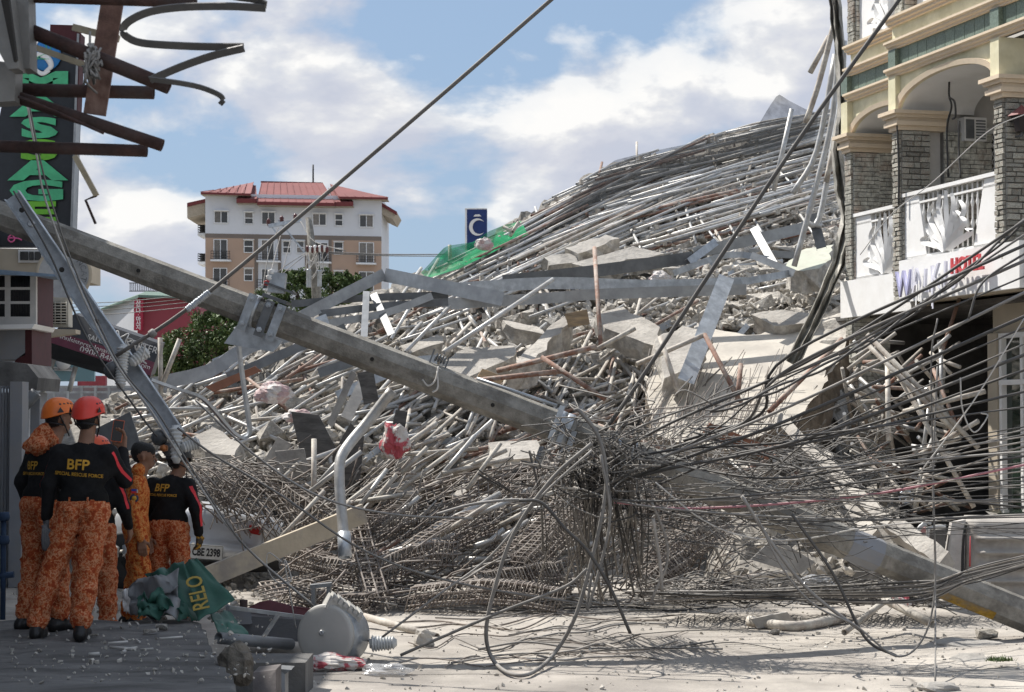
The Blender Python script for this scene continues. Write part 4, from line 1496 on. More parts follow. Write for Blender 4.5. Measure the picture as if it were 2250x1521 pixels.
# ---- broken floor plates and beams
def plate(name, outline, depths, th, mt, label, cat='slab', rough=.04, seed=0, group=None, mside=None):
    """outline in pixels with a depth per corner; jagged thick plate"""
    rr = random.Random(seed)
    P = [W(x, y, d) for (x, y), d in zip(outline, depths)]
    Q = []
    for i, p in enumerate(P):
        q = P[(i + 1) % len(P)]
        k = max(2, int((q - p).length / .16))
        for j in range(k):
            v = p.lerp(q, j / k)
            if j:
                v = v + Vector((rr.uniform(-1, 1), rr.uniform(-1, 1), rr.uniform(-1, 1))) * rough
            Q.append(v)
    c = sum(Q, Vector()) / len(Q)
    n = Vector()
    for i in range(len(Q)):
        n += (Q[i] - c).cross(Q[(i + 1) % len(Q)] - c)
    n.normalize()
    if n.y > 0:
        n = -n                       # towards the viewer's side
    Q = [q - n * (q - c).dot(n) * .93 for q in Q]
    m = MB()
    top = m.pts(Q)
    K = len(Q)
    mid = m.pts([q - n * th * .5 + Vector((rr.uniform(-1, 1), rr.uniform(-1, 1), rr.uniform(-1, 1))) * rough * 1.3 for q in Q])
    bot = m.pts([q - n * th + Vector((rr.uniform(-1, 1), rr.uniform(-1, 1), rr.uniform(-1, 1))) * rough for q in Q])
    m.face([top + i for i in range(K)], 0)
    m.face([bot + i for i in range(K)][::-1], 1)
    for i in range(K):
        j = (i + 1) % K
        m.face((top + j, top + i, mid + i, mid + j), 1)
        m.face((mid + j, mid + i, bot + i, bot + j), 1)
    return m.build(name, [mt, mside or M_rock], label=label, cat=cat, group=group)


M_slabp = mat('pale_broken_slab', (0.56, 0.52, 0.455), .92, var=.10, scale=1.6, col2=(0.40, 0.37, 0.33), c2amt=.6, c2scale=1.2, bump=.35, bscale=9)
M_slabe = mat('brown_slab_edge', (0.33, 0.28, 0.225), .95, var=.3, scale=5, col2=(0.18, 0.15, 0.125), c2amt=.6, c2scale=3, bump=1.0, bscale=10)
plate('floor_slab', [(1478, 760), (1535, 716), (1640, 742), (1760, 712), (1868, 680), (1852, 770), (1800, 870), (1735, 935), (1600, 1000), (1440, 940), (1420, 840)], [28, 28.4, 28, 28.2, 28.4, 27.2, 26, 25.3, 24.6, 25, 26.6], .55, M_slabp, 'large pale floor slab leaning towards the hotel ground floor', seed=1, mside=M_slabe)
m_ = plate('slab_edge_block', [(1868, 680), (1892, 700), (1888, 790), (1842, 880), (1835, 950), (1790, 985), (1730, 975), (1735, 935), (1800, 870), (1852, 770)], [28.3, 28.4, 27.6, 26.6, 26.2, 25.8, 25.4, 25.2, 25.9, 27.1], .7, M_slabe, 'brown broken thickness of the large pale slab facing the cavity', 'slab', seed=2, rough=.07)
plate('floor_slab', [(1728, 572), (1770, 548), (1832, 540), (1826, 572), (1800, 590), (1762, 598), (1735, 592)], [30.5, 31.2, 31.2, 30.4, 30, 30, 30.2], .35, mat('greenish_slab', (.50, .50, .42), .9, var=.1, col2=(.40, .45, .36), c2amt=.5), 'round edged greenish slab piece under the hanging sheet metal', seed=3, rough=.05)
for k, (ol, dd, th, lab) in enumerate((
        ([(965, 800), (1030, 765), (1128, 762), (1130, 785), (1060, 815), (1000, 838)], 26.5, .25, 'flat pale slab just above the fallen pole'),
        ([(1118, 815), (1175, 790), (1262, 700), (1248, 690), (1205, 718), (1150, 775)], 26.0, .35, 'rough broken concrete beam lying diagonally mid heap'),
        ([(1310, 690), (1370, 676), (1450, 720), (1445, 760), (1400, 745), (1330, 720)], 28.0, .3, 'broken slab beside the tall thin rusty pipe'),
        ([(1440, 745), (1500, 716), (1560, 730), (1530, 800), (1460, 830)], 26.6, .25, 'cracked pale plate under the bent brown pipe'),
        ([(1105, 705), (1180, 715), (1200, 735), (1130, 725)], 28.0, .2, 'narrow pale slab below the twin grey beams'),
        ([(1240, 545), (1330, 515), (1362, 525), (1270, 560)], 31.8, .3, 'pale slab strip showing between upper pipes'),
        ([(1255, 580), (1390, 540), (1460, 555), (1300, 590)], 31.3, .3, 'long pale slab strip above the dark blue beam'),
        ([(1195, 568), (1262, 556), (1270, 575), (1205, 585)], 31.6, .3, 'small slab end poking out above the dark blue beam'),
        ([(1000, 610), (1060, 600), (1075, 612), (1010, 622)], 32, .25, 'small pale slab below the green net'),
        ([(420, 960), (470, 940), (530, 975), (515, 1000), (450, 990)], 25, .35, 'rounded concrete lump right of the insulators'),
        ([(880, 760), (960, 735), (975, 755), (900, 780)], 27, .3, 'pale block left above the fallen pole'),
        ([(1072, 975), (1180, 968), (1185, 1005), (1078, 1010)], 24.2, .12, 'pale flat board edge below the fallen pole'),
        ([(985, 1085), (1010, 1068), (1085, 1090), (1070, 1108)], 22.4, .05, 'grey board with crossing shadows above the rebar'),
        ([(1650, 690), (1720, 680), (1800, 690), (1790, 712), (1700, 718)], 28.2, .3, 'dusty broken slab rim above the large pale slab'))):
    plate('broken_slab', ol, [dd + (-(y - ol[0][1]) * .012) for x, y in ol], th, M_conc_l, lab, seed=10 + k, group='broken slabs')
# random small plates
for k in range(40):
    px, py = mound_pt(rr, 420, 1800, .22, .8)
    if px < 620 and py > 1080:
        continue
    a = rr.uniform(0, 6.28)
    sz = rr.uniform(12, 34)
    ol = []
    for i in range(5):
        b_ = a + i * 1.256 + rr.uniform(-.3, .3)
        ol.append((px + sz * math.cos(b_), py + sz * .55 * math.sin(b_)))
    d0 = Dp(py, px) - .25
    plate('broken_slab', ol, [d0 - (y - py) * .014 + rr.uniform(-.15, .15) for x, y in ol], rr.uniform(.1, .25), rr.choice([M_conc_l, M_conc, M_slabp]), 'small broken slab plate on the %s slope %s' % (bandw(px, py), mark(px)), group='broken slabs', seed=60 + k)
# two pale beams dropping to the right foot
for k, (a, b_, w_, lab) in enumerate((((1715, 925, 25), (1960, 1160, 20.8), .24, 'long pale concrete beam sliding down towards the overturned vehicle'), ((1815, 1010, 23.5), (1925, 1190, 21.2), .30, 'shorter pale concrete beam under the long one'), ((1965, 1160, 20.6), (2080, 1240, 19.9), .30, 'dusty flat beam end beside the overturned vehicle'))):
    A, B = W(*a), W(*b_)
    m = MB(); P = [A.lerp(B, t) + Vector((0, 0, .03 * fbm((t * 6, k, 0)))) for t in np.linspace(0, 1, 12)]
    m.tube(P, w_ * .45, 4, sm=False, ell=(1, .8))
    m.build('concrete_beam', M_conc_l, label=lab, cat='beam', group='fallen beams')

# ---- pipes
PIPES = []          # (length px, points, radius, material key, region label)
MK = {'silver': M_galv, 'dusty': M_pdust, 'rusty': M_prust}


def addp(x0, y0, x1, y1, l0=.2, l1=.2, r=.0243, mk='silver', reg='', bend=0.0, d0=None, d1=None):
    A = S(x0, y0, l0) if d0 is None else W(x0, y0, d0)
    B = S(x1, y1, l1) if d1 is None else W(x1, y1, d1)
    P = [A, B]
    if bend:
        mid = (A + B) / 2 + Vector((rr.uniform(-1, 1) * .3, 0, bend))
        P = catmull([A, mid, B], 5)
    PIPES.append((math.hypot(x1 - x0, y1 - y0), P, r, mk, reg, (x0 + x1) / 2, (y0 + y1) / 2, 'level' if abs(y1 - y0) < .15 * abs(x1 - x0) else 'steep' if abs(y1 - y0) > abs(x1 - x0) else ('rising' if (y1 - y0) * (x1 - x0) < 0 else 'falling')))


def pick(ws):
    return rr.choices(['silver', 'dusty', 'rusty'], ws)[0]


# a: long near-parallel bundles under the net
for _ in range(250):
    px = rr.uniform(900, 1740)
    c = crest(px)
    py = c + rr.uniform(-2, 1) + rr.random() ** 1.2 * (130 if px < 1350 else 210)
    near = py - c
    sl = -.50 if px < 1280 and near < 60 else (-.40 if px < 1250 else -.25)
    sl += rr.uniform(-.05, .05) - (.03 if near > 60 else 0)
    ln = rr.uniform(160, 480) * (1 if px < 1500 else .75)
    x1 = px + ln / math.hypot(1, sl)
    x1 = min(x1, 1860)
    y1 = py + sl * (x1 - px)
    if y1 < crest(x1) - 6:
        y1 = crest(x1) + rr.uniform(-4, 10)
    lift = rr.uniform(.3, 1.15)
    addp(px, py, x1, y1, lift, lift + rr.uniform(-.1, .1), .025, pick([.75, .2, .05]), 'in the long slanting bundle under the dark net', bend=rr.choice([0, 0, 0, 0, rr.uniform(-.05, .05)]))
# b: cross pieces over the bundle
for _ in range(46):
    px = rr.uniform(960, 1780); c = crest(px)
    py = c + rr.uniform(10, 220)
    a = R(rr.choice([rr.uniform(50, 75), rr.uniform(-110, -70), rr.uniform(30, 60)]))
    ln = rr.uniform(35, 100)
    addp(px, py, px + ln * math.cos(a), py + ln * math.sin(a), .7, .7, .025, pick([.5, .3, .2]), 'laid across the slanting pipe bundle')
# c: upper middle
for _ in range(70):
    px, py = rr.uniform(930, 1700), rr.uniform(480, 640)
    if py < crest(px) + 40:
        continue
    sl = -.3 + rr.uniform(-.12, .12)
    ln = rr.uniform(90, 330)
    addp(px, py, px + ln, py + sl * ln, rr.uniform(.2, .6), rr.uniform(.2, .6), .025, pick([.6, .3, .1]), 'above the long grey beams')
# d: middle of the heap
for _ in range(230):
    px, py = rr.uniform(760, 1440), rr.uniform(690, 1080)
    if rr.random() < .5:
        px, py = rr.uniform(820, 1330), rr.uniform(870, 1080)
    a = R(rr.gauss(-28, 14)) if rr.random() < .72 else R(rr.choice([rr.uniform(20, 50), rr.uniform(-80, -55)]))
    ln = rr.uniform(50, 210)
    dx, dy = ln * math.cos(a), ln * math.sin(a)
    reg = 'above the fallen pole in mid heap' if py < 860 + (px - 1000) * .38 else 'under the middle of the fallen pole'
    addp(px, py, px + dx, py + dy, rr.uniform(.3, 1.0), rr.uniform(.3, 1.0), .0255, pick([.4, .45, .15]), reg)
# e: left slope
for _ in range(110):
    px, py = rr.uniform(210, 800), rr.uniform(760, 990)
    if py < crest(px) + 12:
        continue
    a = R(rr.gauss(-22, 13)) if rr.random() < .8 else R(rr.uniform(20, 110))
    ln = rr.uniform(60, 230)
    x1, y1 = px + ln * math.cos(a), py + ln * math.sin(a)
    if y1 < crest(x1) - 10:
        continue
    addp(px, py, x1, y1, rr.uniform(.3, .9), rr.uniform(.3, .9), .0255, pick([.5, .42, .08]), 'on the left slope behind the rescuers')
# f: right middle, around the pale slab
for _ in range(42):
    px, py = rr.uniform(1380, 1720), rr.uniform(800, 1100)
    a = R(rr.gauss(-25, 18)) if rr.random() < .6 else R(rr.uniform(10, 45))
    ln = rr.uniform(50, 170)
    addp(px, py, px + ln * math.cos(a), py + ln * math.sin(a), rr.uniform(.5, 1.2), rr.uniform(.5, 1.2), .0245, pick([.3, .5, .2]), 'below the large pale slab')
# g: cavity lattice beside the hotel
for _ in range(95):
    px, py = rr.uniform(1850, 2080), rr.uniform(740, 1100)
    a = R(rr.choice([rr.gauss(55, 12), rr.gauss(-40, 14), rr.gauss(90, 12), rr.gauss(12, 10)]))
    ln = rr.uniform(50, 150)
    dd = rr.uniform(23.8, 26.0) if px < 1990 else rr.uniform(23.0, 24.4)
    addp(px, py, min(2110, px + ln * math.cos(a)), min(1120, py + ln * math.sin(a)), r=.0243, mk=pick([.3, .6, .1]), reg='tangled in the dark cavity beside the hotel', d0=dd, d1=dd + rr.uniform(-.7, .7))
for x0, y0, x1, y1 in ((1905, 735, 2150, 985), (1895, 745, 2095, 945), (1960, 800, 2140, 1115), (1950, 780, 1952, 970), (1985, 905, 2165, 860), (2020, 1000, 2150, 925)):
    addp(x0, y0, x1, y1, r=.03, mk='dusty', reg='tangled in the dark cavity beside the hotel', d0=23.0, d1=22.5)
# h: around the foot at the right and in the lower heap
for _ in range(40):
    px, py = rr.uniform(1480, 2050), rr.uniform(1010, 1290)
    a = R(rr.gauss(-8, 16)); ln = rr.uniform(60, 190)
    addp(px, py, px + ln * math.cos(a), py + ln * math.sin(a), .3, .3, .0245, pick([.3, .55, .15]), 'strewn along the foot of the heap near the overturned vehicle', d0=Dp(py) - .3 + rr.uniform(-.4, .2), d1=Dp(py) - .3 + rr.uniform(-.4, .2))
for _ in range(46):
    px, py = rr.uniform(600, 1330), rr.uniform(1040, 1230)
    a = R(rr.gauss(-30, 16)); ln = rr.uniform(60, 190); dd = float(np.interp(py, [1030, 1330], [21.6, 19.6])) + rr.uniform(-.2, .5)
    addp(px, py, px + ln * math.cos(a), py + ln * math.sin(a), r=.026, mk=pick([.4, .5, .1]), reg='sunk in the rebar tangle', d0=dd, d1=dd + rr.uniform(-.1, .5))
# i: notable ones from the photo
NOTE = [
    (690, 965, 690, 1128, 21.8, 21.6, .03, 'dusty', 'upright dusty pipe standing before the dark plywood sheet'),
    (395, 745, 355, 850, 24.0, 24.0, .03, 'dusty', 'short upright open pipe against the dark tree'),
    (352, 742, 354, 900, 24.2, 24.2, .03, 'dusty', 'vertical grey pipe at the right end of the salon sign'),
    (500, 1075, 755, 985, 22.6, 22.3, .03, 'silver', 'long silver pipe crossing in front of the plywood sheets'),
    (600, 1090, 740, 1045, 22.2, 22.0, .028, 'silver', 'silver pipe with coupler under the plywood sheets'),
    (1306, 545, 1320, 760, 27.6, 25.8, .03, 'rusty', 'tall thin rusty pipe standing upright in mid heap'),
    (1092, 815, 1310, 762, 25.4, 25.0, .034, 'rusty', 'orange rusted pipe lying above the fallen pole'),
    (1010, 840, 1240, 815, 25.0, 24.8, .032, 'rusty', 'second rusted pipe beside the orange one'),
    (1190, 785, 1330, 878, 24.8, 24.4, .03, 'rusty', 'rust flecked pipe slanting down to the clamp'),
    (1310, 768, 1395, 722, 25.2, 25.4, .03, 'dusty', 'pale pipe rising right of the orange one'),
    (975, 775, 1215, 614, 25.4, 26.8, .03, 'silver', 'long bright pipe leaning up from the pole to the twin beams'),
    (890, 775, 1032, 628, 25.8, 27.6, .026, 'silver', 'slim bright pipe leaning left of the long bright one'),
    (880, 1200, 1100, 1085, 20.9, 21.2, .034, 'silver', 'long pale pipe slanting over the rebar tangle'),
    (780, 1260, 900, 1190, 20.7, 20.9, .03, 'silver', 'pale pipe end sunk in the rebar cages'),
    (860, 1000, 960, 930, 23.4, 23.6, .032, 'dusty', 'thick dusty pipe under the fallen pole'),
    (1400, 800, 1550, 735, 24.8, 24.6, .03, 'dusty', 'left arm of the bent brown pipe over the pale slab'),
    (1548, 735, 1630, 890, 24.6, 24.0, .03, 'rusty', 'right brown arm of the bent pipe over the pale slab'),
    (1450, 740, 1490, 860, 24.6, 24.3, .03, 'dusty', 'dusty prop leaning before the cracked pale plate'),
    (1620, 880, 1628, 800, 24.0, 24.2, .03, 'rusty', 'short rusty upright pipe before the pale slab'),
    (1690, 905, 1850, 745, 24.2, 25.4, .03, 'rusty', 'slanting pipe lying on the face of the pale slab'),
    (1500, 1300, 1640, 1292, 20.6, 20.8, .04, 'dusty', 'open ended pale pipe on the road behind the cables'),
    (1560, 1280, 1760, 1255, 21.0, 21.0, .035, 'dusty', 'long pipe lying at the dark foot of the heap'),
    (1855, 1390, 1948, 1318, 17.2, 18.0, .028, 'dusty', 'short pipe lying on the road by the red and white bag'),
    (1945, 1318, 2050, 1372, 18.0, 17.4, .038, 'dusty', 'pale pipe with dark open end on the road'),
    (1645, 1365, 1850, 1358, 18.4, 18.8, .05, 'dusty', 'bent pale gutter pipe lying on the road'),
    (800, 1355, 960, 1400, 18.4, 17.6, .035, 'dusty', 'dusty pole lying on the road behind the round stone'),
    (1740, 240, 1700, 420, 33, 33, .04, 'silver', 'hanging silver pipe left of the sheet metal'),
]
for x0, y0, x1, y1, d0, d1, r_, mk, lab in NOTE:
    m = MB(); P = [W(x0, y0, d0), W(x1, y1, d1)]
    if 'gutter' in lab:
        P = catmull([W(x0, y0, d0), W((x0 + x1) / 2, y0 + 12, d0 - .3), W(x1, y1, d1)], 6)
    m.tube(P, r_, 10, hollow=True)
    m.build('scaffold_pipe', MK[mk], label=lab, cat='pipe', group='notable loose pipes')
# pipes hanging beside the hotel corner
for k, (pts, lab) in enumerate((([(1838, 30), (1800, 180), (1770, 270)], 'longest hanging pipe at the left of the hotel corner'), ([(1845, 60), (1830, 250), (1790, 420), (1745, 585)], 'long hanging silver pipe reaching the upper beams'), ([(1835, 120), (1795, 330), (1742, 425)], 'hanging pipe ending above the broken slab'),
                                ([(1850, 235), (1838, 300), (1815, 400)], 'short hanging pipe by the arch'), ([(1846, 235), (1870, 300), (1876, 350), (1862, 445)], 'bent pale pipe hanging before the dark pillar'), ([(1855, 90), (1850, 200), (1833, 300), (1800, 480), (1770, 490)], 'silver pipe pair hanging along the torn sheet'), ([(1822, 80), (1780, 160)], 'stub of pipe sticking out to the left at the corner'))):
    m = MB(); m.tube(catmull([W(x, y, 29 + .1 * k) for x, y in pts], 4), .042, 8, hollow=True)
    m.build('hanging_pipe', M_galv if k % 3 else M_pdust, label=lab, cat='pipe', group='pipes hanging at the hotel corner')

PIPES.sort(key=lambda t: -t[0])
extra = MB()
M_all = [M_galv, M_pdust, M_prust]
for k, (ln, P, r_, mk, reg, mx_, my_, sl_) in enumerate(PIPES):
    if k < 300:
        m = MB(); m.tube(P, r_, 8, hollow=True)
        size = 'very long' if ln > 330 else 'long' if ln > 190 else 'mid length' if ln > 110 else 'short'
        bentw = ' bowed' if len(P) > 2 else ''
        m.build('scaffold_pipe', MK[mk], label=('%s %s%s %s pipe %s' % (size, sl_, bentw, mk, reg) if 'cavity' in reg else '%s %s%s %s pipe %s, %s slope' % (size, sl_, bentw, mk, mark(mx_), bandw(mx_, my_))), cat='pipe', group='scaffold pipes in the heap')
    else:
        extra.tube(P, r_, 6, ['silver', 'dusty', 'rusty'].index(mk))
for _ in range(430):                                   # short ends and broken bits
    px, py = mound_pt(rr, 240, 1780, .05, .82)
    a = R(rr.gauss(-28, 25)); ln = rr.uniform(14, 55)
    A = S(px, py, rr.uniform(0, .45)); B = S(px + ln * math.cos(a), py + ln * math.sin(a), rr.uniform(0, .45))
    extra.tube([A, B], .022, 6, rr.randrange(3))
extra.build('pipe_debris', M_all, kind='stuff', label='short scaffold pipe ends jammed into the heap', cat='debris')
# couplers on cross points
cp = MB()
for _ in range(170):
    px = rr.uniform(950, 1780); py = crest(px) + rr.uniform(5, 230)
    c = S(px, py, .95); cp.box(c, (.06, .06, .08), 0, Matrix.Rotation(rr.uniform(0, 3), 3, 'Z'))
cp.build('pipe_couplers', M_pdust, kind='stuff', label='rusty clamps on the slanting scaffold pipes', cat='debris')


# ---- steel channels: C sections
def channel(pts, w, h, mt, label, group='bent steel channels', name='steel_channel', lip=True, flip=1, d=None):
    """open C section along pixel points (x, y, depth); w = web height seen, h = flange"""
    P = [W(*p) if len(p) == 3 else S(p[0], p[1], d or .6) for p in pts]
    if len(P) > 2:
        P = catmull(P, 3)
    m = MB()
    n = len(P)
    prof = [(-.5 * w, h), (-.5 * w, 0), (.5 * w, 0), (.5 * w, h), (.5 * w - .004, h), (.5 * w - .004, .005), (-.5 * w + .004, .005), (-.5 * w + .004, h)]
    rings = []
    for i in range(n):
        t = (P[min(n - 1, i + 1)] - P[max(0, i - 1)]).normalized()
        vd = (P[i] - cam.location).normalized() * flip
        up = t.cross(vd).normalized()
        if up.z < 0:
            up = -up
        dv = (vd - t * vd.dot(t)).normalized()
        rings.append(m.pts([P[i] + up * a + dv * b_ for a, b_ in prof]))
    K = len(prof)
    for i in range(n - 1):
        for j in range(K):
            m.face((rings[i] + j, rings[i] + (j + 1) % K, rings[i + 1] + (j + 1) % K, rings[i + 1] + j))
    m.face([rings[0] + j for j in range(K)]); m.face([rings[-1] + j for j in range(K)])
    return m.build(name, mt, label=label, cat='beam', group=group)


for pts, w, h, mt, lab in (
        ([(655, 700, 26.5), (760, 645, 27.2), (845, 602, 27.8)], .16, .07, M_chan, 'grey channel rising to the peak left of the twin beams'),
        ([(845, 604, 27.8), (1105, 657, 26.6)], .19, .07, M_chan, 'grey channel falling right from the peak'),
        ([(330, 846, 24.6), (460, 815, 24.9), (540, 765, 25.2), (640, 735, 25.4)], .17, .07, M_chan, 'long curved grey channel on the left slope'),
        ([(470, 800, 25.4), (600, 745, 25.7), (720, 700, 26)], .13, .06, M_galvb, 'second channel above the long curved one'),
        ([(500, 830, 25.0), (640, 770, 25.3), (760, 720, 25.6)], .12, .06, M_chand, 'dark channel between the left slope channels'),
        ([(985, 636, 27.6), (1210, 622, 28), (1420, 628, 28.2), (1640, 622, 28.2)], .17, .07, M_galvb, 'upper of the twin long pale beams'),
        ([(985, 668, 27.0), (1190, 656, 27.2), (1330, 646, 27.4), (1640, 636, 27.6)], .15, .07, M_chan, 'lower of the twin long grey beams'),
        ([(1105, 618, 28.4), (1290, 598, 28.9), (1522, 566, 29.4)], .18, .08, M_chand, 'dark blue grey beam above the twin beams'),
        ([(1525, 556, 29.6), (1640, 530, 30), (1770, 500, 30.4)], .17, .07, M_chan, 'grey beam continuing towards the hotel corner'),
        ([(1515, 575, 29.2), (1575, 530, 29.8)], .12, .06, M_galvb, 'short beam crossing below the hotel side beam'),
        ([(1507, 838, 24.3), (1597, 608, 26.2)], .21, .05, M_galvb, 'wide silver channel leaning before the cracked plate'),
        ([(640, 668, 27), (800, 655, 27.4), (985, 648, 27.4)], .10, .06, M_chand, 'dark channel stacked left of the twin beams'),
        ([(700, 690, 26.8), (850, 672, 27.0), (985, 664, 27.0)], .10, .06, M_chand, 'second dark channel stacked left of the twin beams'),
        ([(690, 715, 26.6), (840, 690, 26.8), (950, 650, 26.9)], .10, .06, M_chan, 'third channel stacked left of the twin beams'),
        ([(820, 645, 27.2), (860, 735, 26.4)], .1, .05, M_chand, 'short dark upright channel left of the twin beams'),
        ([(805, 640, 27.1), (800, 740, 26.2)], .09, .05, M_chan, 'grey upright channel at the stacked channels'),
        ([(700, 820, 25.2), (850, 770, 25.6)], .12, .05, M_chand, 'dark channel above the pale sacks'),
        ([(740, 870, 24.6), (900, 800, 25.2), (960, 790, 25.3)], .12, .05, M_galvb, 'silver channel behind the fallen pole'),
        ([(1630, 620, 28), (1740, 600, 28.6)], .1, .05, M_galvb, 'silver channel end near the greenish slab'),
        ([(1650, 560, 29), (1745, 600, 28.5)], .1, .05, M_chan, 'grey channel leaning above the greenish slab'),
        ([(1655, 500, 30), (1700, 580, 29)], .12, .06, M_chand, 'dark channel leaning under the hanging pipes'),
        ([(1785, 470, 29.6), (1805, 545, 29.4)], .15, .08, M_chand, 'thick dark channel standing near the greenish slab'),
        ([(1615, 520, 30.2), (1560, 580, 29.6)], .1, .06, M_chan, 'grey channel stub under the slanting bundle'),
        ([(1480, 600, 29), (1600, 560, 29.4), (1690, 570, 29.2)], .09, .05, M_galvb, 'bowed silver channel above the twin beams'),
        ([(760, 920, 23.6), (820, 800, 24.4)], .14, .02, M_woodd, 'leaning dusty plank beside the pale sacks')):
    channel(pts, w, h, mt, lab)
# random small channels
for k in range(20):
    px, py = mound_pt(rr, 430, 1650, .2, .7)
    a = R(rr.gauss(-22, 22)); ln = rr.uniform(60, 150)
    channel([(px, py, Dp(py, px) - .5), (px + ln * math.cos(a), py + ln * math.sin(a), Dp(py + ln * math.sin(a), px) - .5)], rr.uniform(.06, .12), .04, rr.choice([M_chan, M_chand, M_galvb]), '%s steel strip %s' % (rr.choice(['narrow', 'thin']), 'on the %s slope %s' % (bandw(px, py), mark(px))), 'loose steel strips')

# crumpled sheet metal hanging at the hotel corner
rows = []
for t, (x, y, d) in enumerate(((1832, -10, 28.5), (1846, 120, 28.4), (1852, 240, 28.2), (1840, 330, 28.2), (1850, 420, 27.9), (1866, 480, 27.6), (1842, 580, 27.2), (1800, 680, 26.6), (1740, 800, 25.4))):
    w = [26, 22, 20, 26, 30, 34, 30, 30, 32][t]
    ang = [0, 0, .1, -.1, .1, .3, .5, .55, .5][t]
    row = []
    for j in range(7):
        q = j / 6 - .5
        row.append(W(x + q * w * math.cos(ang), y + q * w * math.sin(ang), d + .12 * math.sin(j * 2.1 + t * .6) + .05 * rr.uniform(-1, 1)))
    rows.append(row)
rr2 = []
for i in range(len(rows) - 1):
    for k in range(5):
        rr2.append([rows[i][j].lerp(rows[i + 1][j], k / 5) + Vector((rr.uniform(-1, 1), rr.uniform(-1, 1), 0)) * .012 for j in range(7)])
rr2.append(rows[-1])
m = MB(); m.grid(rr2, 0, False)
sm_o = m.build('torn_sheet_metal', mat('olive_sheet', (.25, .24, .205), .6, .15, var=.3, scale=3, col2=(.40, .37, .33), c2amt=.6, bump=.2), label='long crumpled olive sheet metal hanging at the hotel corner', cat='sheet metal')
md = sm_o.modifiers.new('thick', 'SOLIDIFY'); md.thickness = .012

# ---- nets
def net_mat(name, col, dens, scale):
    m = bpy.data.materials.new(name)
    m.use_nodes = True
    t = m.node_tree
    t.nodes.clear()
    o = N(t, 'ShaderNodeOutputMaterial')
    mx = N(t, 'ShaderNodeMixShader')
    tr = N(t, 'ShaderNodeBsdfTransparent')
    df = N(t, 'ShaderNodeBsdfDiffuse', inp={'Color': (*col, 1)})
    nz_ = N(t, 'ShaderNodeTexNoise', inp={'Scale': scale, 'Detail': 4})
    tcn = N(t, 'ShaderNodeTexCoord')
    L(t, tcn.outputs['Object'], nz_.inputs['Vector'])
    f = ramp(t, nz_.outputs['Fac'], [(.3, (dens * .75,) * 3), (.7, (min(1, dens * 1.25),) * 3)])
    L(t, f, mx.inputs[0]); L(t, tr.outputs[0], mx.inputs[1]); L(t, df.outputs[0], mx.inputs[2]); L(t, mx.outputs[0], o.inputs[0])
    return m


M_netd = net_mat('dark_net', (.032, .034, .036), .5, 6)
M_netg = net_mat('green_net', (.045, .33, .15), .66, 2)


def net(name, top, bot, mt, label, nx=60, ny=8, lift=.9, wob=.12):
    """top / bot: pixel polylines, draped between them"""
    X = np.linspace(top[0][0], top[-1][0], nx)
    tx, ty = zip(*top)
    bx, by = zip(*bot)
    rows = []
    for j in range(ny):
        t = j / (ny - 1)
        row = []
        for i, x in enumerate(X):
            u = i / (nx - 1)
            xb = bx[0] + (bx[-1] - bx[0]) * u
            y0, y1 = np.interp(x, tx, ty), np.interp(xb, bx, by)
            px, py = x + (xb - x) * t, y0 + (y1 - y0) * t
            d = Dp(max(py, crest(px)), px) - lift - wob * fbm((px * .02, py * .03, 2)) + .3 * max(0, (crest(px) - py)) * .01
            row.append(W(px, py, d))
        rows.append(row)
    m = MB(); m.grid(rows)
    return m.build(name, mt, label=label, cat='net')


net('safety_net', [(1300, 388), (1352, 352), (1420, 335), (1520, 315), (1560, 300), (1595, 290), (1612, 296), (1640, 288), (1668, 272), (1690, 235), (1710, 206), (1735, 222), (1770, 240), (1800, 250)],
    [(1200, 500), (1300, 450), (1400, 405), (1550, 360), (1700, 325), (1790, 300)], M_netd, 'dark grey safety net draped over the top of the heap with a peak', 70, 10, 1.45)
net('safety_net', [(1105, 535), (1200, 480), (1300, 440)], [(940, 602), (1080, 560), (1240, 510)], M_netd, 'dark net tail trailing down left from the crest', 30, 6, .8)
net('green_net', [(925, 600), (975, 545), (985, 540), (1040, 532), (1075, 508), (1110, 494), (1145, 486)], [(940, 612), (1010, 590), (1080, 556), (1160, 515)], M_netg, 'bright green construction net below the blue sign', 40, 8, 1.2, .3)
# back layer of the green net so it has body from the side
net('green_net', [(940, 590), (985, 548), (1060, 528), (1140, 490)], [(945, 612), (1000, 606), (1070, 590), (1145, 540)], M_netg, 'second fold of green net behind the first', 30, 6, -.6, .4)
for k, (x0, y0, x1, y1) in enumerate(((988, 538, 990, 600), (1105, 498, 1130, 512), (1140, 488, 1120, 520), (945, 600, 1100, 520))):
    m = MB(); m.tube([W(x0, y0, 33.2), W(x1, y1, 33.2)], .03, 6); m.build('scaffold_pipe', M_pdust, label='%s pipe holding the green net' % ['upright', 'short slanting', 'right hand end', 'long sloping'][k], cat='pipe', group='pipes in the green net')
# ================================================================== FALLEN POLE, CABLES, REBAR, VEHICLES
rr = random.Random(11)
# ---- the fallen concrete pole
PA, PB = W(-70, 447, 17.0), W(1262, 952, 16.7)
PC, PD = W(1225, 935, 16.72), W(2420, 1420, 17.6)
pole = thing('fallen_utility_pole', PD, 'long octagonal concrete utility pole fallen diagonally across the street', 'utility pole')


